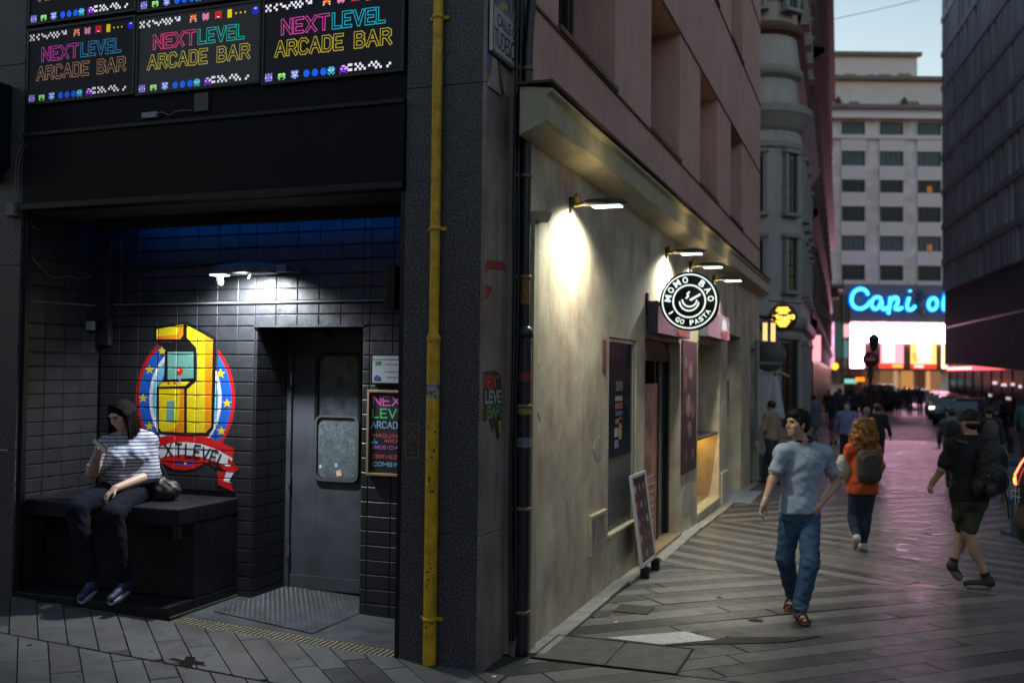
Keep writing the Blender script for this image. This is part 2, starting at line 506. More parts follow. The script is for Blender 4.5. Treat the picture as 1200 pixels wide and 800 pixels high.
# small cast cover further along the wall
mb = MB(); mb.box(-2.12, -1.82, 8.42, 8.72, 0.0, 0.006)
for i in range(6): mb.box(-2.10 + i * .048, -2.075 + i * .048, 8.44, 8.70, 0.0061, 0.0075)
tag(mb.build('drain_cover', M_edge), 'small dark iron cover set in the paving near the cream wall', 'drain cover')
# chewing-gum spots trodden into the slabs
M_gum = mat('trodden gum', (0.045, 0.043, 0.042), rough=0.6)
mb = MB()
for i in range(170):
    x, y = rng.uniform(-2.2, 4.5), rng.uniform(6.9, 24)
    if i < 45: x, y = rng.uniform(-6.5, 1.2), rng.uniform(4.9, 6.35)
    r_ = rng.uniform(.008, .022); k0 = rng.random() * 6
    mb.add([(x + r_ * rng.uniform(.7, 1.2) * math.cos(k0 + j * .9), y + r_ * rng.uniform(.7, 1.2) * math.sin(k0 + j * .9), gz(x, y) + .0034) for j in range(7)], [tuple(range(7))])
mb.build('gum_spots', M_gum, kind='stuff')
# stains and litter
M_stain = mat('oily stain', (0.012, 0.012, 0.012), rough=0.25, var=0.3)
def blot(name, cx, cy, r, label, m=M_stain, seed=1, spiky=0.5, ex=1.0, cat='stain'):
    rr = random.Random(seed); pts = []
    for i in range(18):
        a = 2 * math.pi * i / 18; q = r * (1 - spiky * rr.random())
        pts.append((cx + q * math.cos(a) * ex, cy + q * math.sin(a)))
    mb = MB(); c = (cx, cy, gz(cx, cy) + 0.0042); vs = [c] + [(p[0], p[1], gz(*p) + 0.0032) for p in pts]
    mb.add(vs, [(0, i + 1, (i + 1) % 18 + 1) for i in range(18)])
    tag(mb.build(name, m), label, cat)
blot('dark_stain', -4.36, 5.63, 0.13, 'spiky black stain on the slabs in front of the bar, lower left', seed=3, spiky=.8, ex=1.5)
blot('dark_stain', -0.95, 8.62, 0.06, 'small black blob on the paving left of the man in the polo shirt', seed=5, ex=1.5)
blot('dark_stain', -1.35, 9.35, 0.035, 'tiny dark gum spot on the paving near the cream wall', seed=8)
M_paper = mat('paper scrap', (0.7, 0.7, 0.68), rough=0.8)
for i, (x, y, c) in enumerate(((-2.02, 8.05, 'white'), (-2.1, 8.22, 'orange'), (-2.42, 6.3, 'crumpled white'))):
    mb = MB(); z = gz(x, y); mb.add([(x, y, z + .004), (x + .03, y + .005, z + .006), (x + .028, y + .03, z + .014), (x - .004, y + .022, z + .005)], [(0, 1, 2, 3)])
    tag(mb.build('litter_scrap', M_paper if i != 1 else mat('orange scrap', (0.5, 0.2, 0.08))), ['white paper scrap on the paving beyond the access cover', 'orange scrap on the paving by the wall foot', 'crumpled white scrap at the foot of the corner pillar'][i], 'litter')

# ============================================================ ARCADE FRONT
Y0 = 6.42            # street face of the bar front
M_gran = mat('dark speckled granite', (0.058, 0.058, 0.068), rough=0.42, fine=0.95, fscale=75, var=0.15, bump=0.2, bscale=200, bdist=0.001)
M_gran2 = mat('brownish speckled granite', (0.22, 0.172, 0.165), rough=0.55, fine=0.5, fscale=110, var=0.35, vscale=2.2, streak=0.25, bump=0.2, bscale=200, bdist=0.001)
M_blackp = mat('black painted panel', (0.005, 0.0052, 0.0068), rough=0.6, var=0.35, bump=0.15, bscale=30, spec=0.18)
M_blackm = mat('black metal trim', (0.012, 0.012, 0.014), rough=0.4, metal=0.3)
pil = thing('corner_pillar', 'dark speckled granite corner pillar carrying the yellow pipe', 'pillar', (-2.87, 6.6, 0))
mb = MB(); mb.box(-3.13, -2.585, 6.46, 7.3, -0.05, 9.0); mb.build('core', M_blackm, pil)
zz = [-0.05, 0.92, 4.07, 6.4, 9.0]
for i in range(4):
    mb = MB(); mb.box(-3.16, -2.573, Y0 - .02, 6.459, zz[i] + .002, zz[i + 1] - .002); mb.build('granite_panel', M_gran, pil, bevel=0.002)
    mb = MB(); mb.box(-2.584, -2.545, 6.401, 6.86, zz[i] + .002, zz[i + 1] - .002); mb.build('granite_panel', M_gran2, pil, bevel=0.003)
mb = MB(); mb.box(-3.2, -3.161, 6.41, 7.33, -0.02, 3.34); mb.build('edge_trim', M_blackm, pil)
# render strip between pillar and the side-street house
M_pinks = mat('dirty pink render strip', (0.28, 0.19, 0.175), rough=0.8, streak=0.3, bump=0.7, bscale=25)
mb = MB(); mb.box(-3.0, -2.505, 6.862, 7.1, 0.0, 9); tag(mb.build('render_strip', M_pinks), 'narrow strip of dirty pink render between granite pillar and black downpipe', 'wall strip')
mb = MB()
for i in range(9):
    z = i * .07; mb.box(-2.505 - .0, -2.46 + .012 * math.sin(i * 2.1), 6.87 + .004 * i, 6.985, z - .02, z + .066)
tag(mb.build('mortar_patch', mat('old mortar', (0.16, 0.14, 0.13), rough=0.9, bump=1, bscale=20, var=.3), bevel=0.012), 'lumpy grey mortar patch at the foot of the black downpipe', 'mortar')

# yellow pipe
M_yel = mat('worn yellow paint', (0.62, 0.36, 0.015), rough=0.5, var=0.3, vscale=9, streak=.25, bump=0.2, bscale=40)
M_chip = mat('chipped paint', (0.05, 0.035, 0.02), rough=0.7)
yp = thing('yellow_gas_pipe', 'tall worn yellow gas pipe fixed to the front of the granite pillar', 'pipe', (-2.9, 6.36, 0))
mb = MB(); mb.cyl((-2.905, 6.36, 0.02), (-2.905, 6.36, 2.28), 0.047, n=20); mb.build('lower_sleeve', M_yel, yp)
mb = MB(); mb.cyl((-2.905, 6.36, 2.28), (-2.905, 6.36, 9.0), 0.036, n=20); mb.build('pipe', M_yel, yp)
mb = MB(); mb.lathe((-2.905, 6.36, 2.25), [(.047, 0), (.051, .005), (.051, .035), (.037, .06)], 20); mb.build('collar', M_yel, yp)
for z in (0.33, 3.05, 4.55):
    mb = MB(); r = .047 if z < 2.2 else .036
    mb.lathe((-2.905, 6.36, z), [(r, -.016), (r + .006, -.014), (r + .006, .014), (r, .016)], 20)
    mb.box(-2.905 - r - .035, -2.905 + r + .035, 6.385, 6.399, z - .012, z + .012)
    mb.build('bracket', M_yel, yp)
mb = MB(); rr = random.Random(4)
for i in range(26):
    z = rr.choice([rr.uniform(.1, .9), rr.uniform(1.2, 1.75)]); a = rr.uniform(-1.9, -.6) ; s = rr.uniform(.004, .011)
    c = Vector((-2.905 + .0475 * math.cos(a), 6.36 + .0475 * math.sin(a), z)); t = Vector((-math.sin(a), math.cos(a), 0))
    mb.add([c - t * s, c + t * s * .3 - Vector((0, 0, s)), c + t * s, c + Vector((0, 0, s * 1.3))], [(0, 1, 2, 3)])
mb.build('paint_chips', M_chip, yp, kind='stuff')
M_stick = mat('worn paper sticker', (0.5, 0.5, 0.5), rough=0.7, var=0.3, vscale=60)
M_stk = mat('black sticker ink', (0.02, 0.02, 0.02), rough=0.6)
mb = MB(); mb.tube([(-2.905, 6.3595, 1.86), (-2.905, 6.3595, 1.965)], .0478, 20, caps=False)
mb.build('sticker', mat('dirty white sticker', (0.45, 0.43, 0.38), rough=0.7, col2=(0.04, 0.03, 0.03), vscale=45), yp)
# tag painted on the granite left of the pipe
mb = MB()
M_ytag = mat('faded yellow spray paint', (0.16, 0.12, 0.02), rough=0.7)
strokes(mb, [[(0, 0), (.1, .01), (.1, .24), (0, .25), (0, 0)], [(.05, .04), (.07, .04)], [(.02, .14), (.05, .19), (.08, .14)]], .012, (-3.13, 6.398, 1.43), (1, 0, 0), (0, 0, 1), (0, -1, 0), 0, .001)
tag(mb.build('spray_tag', M_ytag), 'faded yellow sprayed mark on the granite left of the yellow pipe', 'graffiti')

# left pillar (edge of frame) with its cables and junction box
lp = thing('left_pillar', 'dark granite pillar at the left edge of the bar front', 'pillar', (-6.95, 6.6, 0.1))
for i in range(4):
    mb = MB(); z0 = [-.05, 1.35, 2.9, 4.6][i]; z1 = [1.35, 2.9, 4.6, 9][i]
    mb.box(-8.6, -6.73, Y0 - .02, 6.448, z0 + .002, z1 - .002); mb.build('granite_panel', M_gran, lp, bevel=0.003)
mb = MB(); mb.box(-6.728, -6.69, 6.43, 6.475, 0.05, 3.345); mb.build('edge_trim', M_blackm, lp)
M_cable = mat('black cable', (0.015, 0.015, 0.017), rough=0.5)
M_gcable = mat('grey cable', (0.13, 0.13, 0.13), rough=0.5)
def wob(path, m, name, label, cat='cable', r=0.006):
    mb = MB(); mb.tube(path, r, 6); return tag(mb.build(name, m), label, cat)
wob([(-6.66, 6.37, 3.98), (-6.70, 6.38, 3.93), (-6.78, 6.38, 3.80), (-6.79, 6.38, 3.55), (-6.76, 6.38, 3.42), (-6.79, 6.38, 3.2)], M_gcable, 'cable', 'grey cable looping down the left pillar beside the screens')
wob([(-6.66, 6.37, 3.9), (-6.72, 6.38, 3.84), (-6.76, 6.38, 3.72), (-6.75, 6.38, 3.5), (-6.77, 6.38, 3.3)], M_gcable, 'cable', 'second grey cable on the left pillar, nearest the black fascia')
jb = thing('junction_box', 'grey junction box low on the left pillar beside the fascia', 'box', (-6.8, 6.38, 3.34))
mb = MB(); mb.box(-6.84, -6.74, 6.34, 6.398, 3.30, 3.42); mb.build('case', mat('grey plastic box', (0.09, 0.09, 0.1), rough=.5), jb, bevel=.006)
mb = MB(); mb.box(-6.835, -6.745, 6.333, 6.339, 3.306, 3.414); mb.build('lid', mat('grey plastic lid', (0.12, 0.12, 0.13), rough=.5), jb, bevel=.002)
bx = thing('wall_speaker', 'big black loudspeaker box mounted high on the left pillar', 'speaker', (-7.0, 6.2, 4.0))
mb = MB(); mb.box(-7.3, -6.86, 6.1, 6.395, 3.72, 4.42); mb.build('cabinet', M_blackp, bx, bevel=.01)
mb = MB(); mb.box(-7.27, -6.89, 6.085, 6.099, 3.75, 4.39); mb.build('grille', mat('speaker grille', (0.02, 0.02, 0.022), rough=.7, bump=1, bscale=300), bx)
mb = MB(); mb.box(-7.05, -6.95, 6.3, 6.398, 3.6, 3.719); mb.build('bracket', M_blackm, bx)

# fascia box above the opening
fa = thing('fascia_box', 'long plain black fascia box over the bar entrance', 'fascia', (-4.95, 6.4, 3.35))
mb = MB(); mb.box(-6.70, -3.165, 6.37, 6.9, 3.352, 3.995); mb.build('front_panel', M_blackp, fa, bevel=.008)
mb = MB(); mb.box(-6.70, -3.165, 6.352, 6.369, 3.352, 3.40); mb.box(-6.70, -3.165, 6.352, 6.369, 3.965, 3.995); mb.build('rail', M_blackm, fa, bevel=.003)
mb = MB(); mb.box(-6.70, -3.165, 6.40, 6.9, 3.996, 4.22); mb.build('upper_ledge', M_blackp, fa)
M_lbl = mat('white label', (0.3, 0.3, 0.32), rough=.6)
mb = MB(); mb.box(-5.49, -5.34, 6.375, 6.399, 4.03, 4.078); tag(mb.build('cable_connector', M_lbl, bevel=.005), 'small white connector block on the ledge under the middle screen', 'connector')
mb = MB(); mb.box(-4.99, -4.86, 6.38, 6.399, 4.045, 4.19); tag(mb.build('cover_plate', mat('dull grey plate', (0.07, 0.07, 0.075), rough=.5), bevel=.003), 'dull grey cover plate on the ledge between middle and right screens', 'cover plate')
wob([(-5.34, 6.37, 4.05), (-5.28, 6.368, 4.062), (-5.22, 6.38, 4.035), (-5.14, 6.37, 4.06), (-5.0, 6.365, 4.055)], M_gcable, 'cable', 'short grey cable lying on the ledge above the black fascia')

# ---------------------------------------------------------- screens
M_bez = mat('black screen bezel', (0.012, 0.012, 0.015), rough=0.35)
def screen(x0, x1, z0, z1, label, tint, lev, cols, clipz=None):
    W = x1 - x0; H = z1 - z0; y = 6.385
    t = thing('video_screen', label, 'screen', ((x0 + x1) / 2, 6.42, z0), group='screens in the video wall above the bar')
    mb = MB()
    for (a, b, c, d) in ((x0, x1, z0, z0 + .022), (x0, x1, z1 - .022, z1), (x0, x0 + .022, z0 + .0222, z1 - .0222), (x1 - .022, x1, z0 + .0222, z1 - .0222)):
        mb.box(a, b, 6.37, 6.45, c, d)
    mb.build('bezel', M_bez, t, bevel=.002)
    mb = MB(); mb.box(x0 + .02, x1 - .02, y, 6.44, z0 + .02, z1 - .02); mb.build('display', glow('screen ground %s' % (tint,), tint, 1.0), t)
    E = Vector((1, 0, 0)); U = Vector((0, 0, 1)); NN = Vector((0, -1, 0))
    def S(u, v): return (x0 + W * u, 6.3835, z0 + H * v)
    # the lettering as hollow neon outlines
    rows = (('NEXT', cols[0], .145, .475, .57, .725), ('LEVEL', cols[1], .51, .86, .57, .725), ('ARCADE', cols[2], .10, .575, .325, .48), ('BAR', cols[2], .665, .905, .325, .48))
    blk = glow('screen ground %s' % (tint,), tint, 1.0)
    lm = MB(); im = MB()
    for k, (w, c, u0, u1, v0, v1) in enumerate(rows):
        ls, tw = word_lines(w, .26)
        sx = (u1 - u0) * W / tw; sz = (v1 - v0) * H
        ls = [[(p[0] * sx, p[1] * sz) for p in l] for l in ls]
        strokes(lm, ls, .027, S(u0, v0), E, U, NN, min(k, 2) if k < 3 else 2, 0.0)
        strokes(im, ls, .014, S(u0, v0), E, U, NN, 0, 0.0016)
    lm.build('lettering', [glow('neon letter %s %.2f' % (c, lev), c, lev) for c in cols], t)
    im.build('letter_gap', blk, t)
    # pixel pattern strips, dots and plain colour blocks
    px = MB(); s = H * .028; pr = random.Random(5)
    pat_top = ["1010010100001010100101", "0100100011010101010011", "1010010000100010100000"]
    pat_bot = ["0110101000010100000001", "1000010100101010000110", "0110101010000101001000"]
    for (pat, u0, v0) in ((pat_top, .015, .90), (pat_bot, .60, .12)):
        wid = 22 if u0 < .1 else 20
        for r, row in enumerate(pat):
            for c in range(wid):
                if row[c] == '1': px.add([(S(u0, v0)[0] + c * s, 6.383, S(0, v0)[2] - r * s), (S(u0, v0)[0] + (c + 1) * s, 6.383, S(0, v0)[2] - r * s), (S(u0, v0)[0] + (c + 1) * s, 6.383, S(0, v0)[2] - (r - 1) * s), (S(u0, v0)[0] + c * s, 6.383, S(0, v0)[2] - (r - 1) * s)], [(0, 1, 2, 3)])
    px.build('pixel_pattern', glow('screen white %.2f' % lev, (.9, .9, 1), 0.9 * lev), t, kind='stuff')
    def disc(mbx, u, v, r, sq=1.0, n=14):
        c = S(u, v); mbx.add([(c[0] + r * math.cos(2 * math.pi * i / n), 6.383, c[2] + r * sq * math.sin(2 * math.pi * i / n)) for i in range(n)], [tuple(range(n))])
    def block(mbx, u, v, w, h):
        c = S(u, v); mbx.add([(c[0] - w, 6.383, c[2] - h), (c[0] + w, 6.383, c[2] - h), (c[0] + w, 6.383, c[2] + h), (c[0] - w, 6.383, c[2] + h)], [(0, 1, 2, 3)])
    pr2 = random.Random(17)
    for (u, v, col, kind) in ((.46, .88, (1, .16, .01), 'b'), (.56, .88, (.85, .25, .5), 'b'), (.66, .88, (.9, .01, .02), 'b'), (.95, .88, (.02, .04, .9), 'b'),
                              (.05, .09, (.22, .2, .7), 'b'), (.145, .09, (.15, .75, .03), 'b'), (.24, .09, (.25, .35, .95), 'b'),
                              (.50, .09, (.05, .5, .75), 'b'), (.585, .09, (.28, .02, .75), 'b')):
        b = MB(); c0 = S(u, v); q_ = H * .0155
        for rr0 in range(6):                      # plain random pixel emblem, mirrored left to right
            for cc0 in range(3):
                on = pr2.random() < (.9 if rr0 in (1, 2, 3) else .6); wh = on and pr2.random() < .16
                if on:
                    for sx0 in ((cc0), (-cc0 - 1)):
                        x_, z_ = c0[0] + sx0 * q_, c0[2] + (2 - rr0) * q_
                        b.add([(x_, 6.383, z_), (x_ + q_, 6.383, z_), (x_ + q_, 6.383, z_ + q_), (x_, 6.383, z_ + q_)], [(0, 1, 2, 3)], 1 if wh else 0)
        b.build('pixel_emblem', [glow('screen %s %.2f' % (col, lev), col, 0.9 * lev), glow('screen white %.2f' % lev, (.9, .9, 1), .9 * lev)], t, kind='stuff')
    for (u, col) in ((.325, (.01, .12, .9)), (.385, (.01, .12, .9)), (.445, (.01, .12, .9))):
        b = MB(); disc(b, u, .09, H * .04, 1.1); b.build('blue_dot', glow('screen %s %.2f' % (col, lev), col, 0.9 * lev), t)
    b = MB()
    for u in (.80, .835, .87): disc(b, u, .875, H * .012)
    block(b, .75, .88, H * .03, H * .05)
    b.build('yellow_dots', glow('screen yellow %.2f' % lev, (.95, .75, .01), .9 * lev), t)
    return t
g = (.0045, .0055, .008); g2 = (.014, .017, .02)
sc_args = [(-6.69, -5.565, 4.232, 4.875, 'left of the three lower screens, purple and blue lettering dimmed', g, .62, [(.55, .06, .42), (.03, .24, .5), (.34, .2, .12)]),
           (-5.555, -4.385, 4.215, 4.862, 'middle of the three lower screens, pink and teal lettering on greyish ground', g2, .85, [(.7, .05, .22), (.02, .4, .36), (.42, .36, .06)]),
           (-4.375, -3.175, 4.195, 4.86, 'right of the three lower screens, magenta and cyan lettering, nearest the pillar', g, 1.0, [(.6, .05, .35), (.01, .38, .5), (.42, .34, .03)])]
for (x0, x1, z0, z1, lab, tint, lev, cols) in sc_args:
    screen(x0, x1, z0, z1, lab, tint, lev, cols)
    screen(x0, x1, z0 + .672, z1 + .672, lab.replace('lower', 'upper'), g, .95, cols)
mb = MB(); mb.box(-6.7, -3.165, 6.455, 6.9, 4.22, 9.0); tag(mb.build('backing_wall', M_blackp), 'black wall panel behind the video screens', 'wall')

# ---------------------------------------------------------- recess: ceiling, walls, tiles
YB = 7.35
M_ceil = mat('black painted ceiling', (0.03, 0.03, 0.033), rough=0.7, var=.2)
mb = MB(); mb.box(-6.9, -3.1, 6.9, 7.6, 3.345, 3.6); mb.box(-6.9, -3.1, 6.45, 6.9, 3.3455, 3.3505); tag(mb.build('recess_ceiling', M_ceil), kind='structure')
M_tile = mat('black painted tile', (0.024, 0.025, 0.028), rough=0.42, var=0.2, vscale=5, bump=0.25, bscale=35, objvar=.12, rvar=.1, bdist=.003)
M_joint = mat('black tile joint', (0.012, 0.012, 0.014), rough=0.6)
ROWS = [0.02 + .1195 * i for i in range(21)] + [2.52, 2.612] ; ROWS[20] = 2.42
ROWS2 = [2.635, 2.742, 2.862, 2.982, 3.102, 3.222, 3.343]
_tilecache = {}
def tile_mesh(w, h, axis):
    k = (round(w, 3), round(h, 3), axis)
    if k in _tilecache: return _tilecache[k]
    c, d = .0055, .013
    W, H = w / 2 - .0022, h / 2 - .0042
    if axis == 'Y': f = lambda a, b, e: (a, -e, b)
    elif axis == 'X': f = lambda a, b, e: (e, a, b)        # facing +X
    vs = [f(a, b, 0) for (a, b) in ((-W, -H), (W, -H), (W, H), (-W, H))] + [f(a, b, d - .004) for (a, b) in ((-W, -H), (W, -H), (W, H), (-W, H))] + \
         [f(a, b, d) for (a, b) in ((-W + c, -H + c), (W - c, -H + c), (W - c, H - c), (-W + c, H - c))]
    fs = [(i, (i + 1) % 4, 4 + (i + 1) % 4, 4 + i) for i in range(4)] + [(4 + i, 4 + (i + 1) % 4, 8 + (i + 1) % 4, 8 + i) for i in range(4)] + [(8, 9, 10, 11)]
    me = bpy.data.meshes.new('tile'); me.from_pydata(vs, [], fs); me.materials.append(M_tile); me.update()
    _tilecache[k] = me
    return me
def tiles(parent, axis, plane, cols, rows, skip=lambda c, z: False):
    out = []
    for i in range(len(cols) - 1):
        for k in range(len(rows) - 1):
            c, z = (cols[i] + cols[i + 1]) / 2, (rows[k] + rows[k + 1]) / 2
            if skip(c, z): continue
            me = tile_mesh(cols[i + 1] - cols[i], rows[k + 1] - rows[k], axis)
            loc = Vector((c, plane, z)) if axis == 'Y' else Vector((plane, c, z))
            link_mesh('tile', me, parent, loc - origin_of(parent))
            out.append((cols[i], cols[i + 1], rows[k], rows[k + 1]))
    return out
bw = thing('tiled_back_wall', 'black painted tiled back wall of the bar entrance, around the door', 'wall', (-4.9, YB, 0.05))
mb = MB(); wall_boxes(mb, 'Y', YB, 7.6, -6.9, -3.1, -0.05, 3.345, [(-5.05, -3.995, -0.06, 2.42)])
mb.box(-5.3, -5.052, 7.601, 8.3, -.05, 2.6); mb.box(-3.995, -3.8, 7.601, 8.3, -.05, 2.6); mb.box(-5.3, -3.8, 7.601, 8.3, 2.42, 2.7)
mb.build('wall', M_joint, bw)
left_cols = [-6.72, -6.503, -6.29, -6.077, -5.864, -5.651, -5.438, -5.225, -5.052]
door_cols = [-5.052, -4.842, -4.63, -4.418, -4.206, -3.995]
right_cols = [-3.995, -3.93, -3.717, -3.504, -3.29]
TL = tiles(bw, 'Y', YB, left_cols, ROWS, skip=lambda c, z: z < .92 and c < -5.23)
tiles(bw, 'Y', YB, door_cols, ROWS[20:])
tiles(bw, 'Y', YB, right_cols, ROWS)
for cc in (left_cols, door_cols, right_cols): tiles(bw, 'Y', YB, cc, ROWS2)
# the lintel edge and the pipe along the wall
mb = MB(); mb.box(-5.06, -3.985, YB - .02, YB - .0135, 2.412, 2.428); mb.build('lintel_edge', M_tile, bw)
rw = thing('tiled_door_reveal', 'black tiled side of the door recess left of the door', 'wall', (-5.05, 7.6, .05))
tiles(rw, 'X', -5.051, [7.352, 7.56, 7.77, 7.98], ROWS[:21])
lw = thing('tiled_left_wall', 'black painted tiled side wall behind the seated woman', 'wall', (-6.75, 6.9, .15))
mb = MB(); mb.box(-6.9, -6.75, 7.2, 7.35, .05, 3.345); mb.box(-6.86, -6.75, 6.45, 7.21, .05, 3.345); mb.build('wall', M_joint, lw)
tiles(lw, 'X', -6.75, [6.48, 6.7, 6.92, 7.14, 7.335], ROWS[5:21] + ROWS2[1:])
mb = MB(); mb.tube([(-6.56, YB - .028, 2.622), (-3.3, YB - .028, 2.628)], .011, 10)
mb.tube([(-6.735, 6.48, 2.60), (-6.735, 7.33, 2.615), (-6.6, YB - .028, 2.622)], .009, 8)
tag(mb.build('conduit_pipe', mat('grey painted conduit', (0.14, 0.14, 0.15), rough=.35)), 'thin grey conduit running level across the black tiled wall above the door', 'pipe')
mb = MB(); mb.tube([(-6.6, YB - .03, 2.985), (-6.2, YB - .03, 2.962), (-5.7, YB - .03, 2.968), (-5.35, YB - .04, 2.99), (-5.2, YB - .06, 2.99)], .014, 8)
tag(mb.build('cable', M_cable), 'thick black cable sagging along the blue-lit tiles to the lamp', 'cable')
# door opening: boxed corner panel between left wall and back wall
cp = thing('corner_panel', 'narrow blue-lit boxed corner panel at the left end of the back wall', 'panel', (-6.65, 7.3, 2.3))
mb = MB(); mb.box(-6.737, -6.56, 7.26, 7.337, 2.98, 3.34); mb.build('upper_box', M_tile, cp, bevel=.004)
mb = MB(); mb.box(-6.737, -6.585, 7.28, 7.337, 2.25, 2.975); mb.build('lower_box', M_tile, cp, bevel=.004)

# blue LED tube under the ceiling
bl = thing('blue_led_tube', 'slim blue led tube tucked under the entrance ceiling behind the fascia', 'lamp', (-5, 6.98, 3.33))
mb = MB(); mb.box(-6.45, -3.35, 6.93, 6.97, 3.25, 3.344); mb.build('housing', M_blackm, bl)
mb = MB(); mb.box(-6.43, -3.37, 6.9715, 6.982, 3.318, 3.334); mb.build('tube', glow('blue led', (0.0, 0.20, 1.0), 14.0), bl)

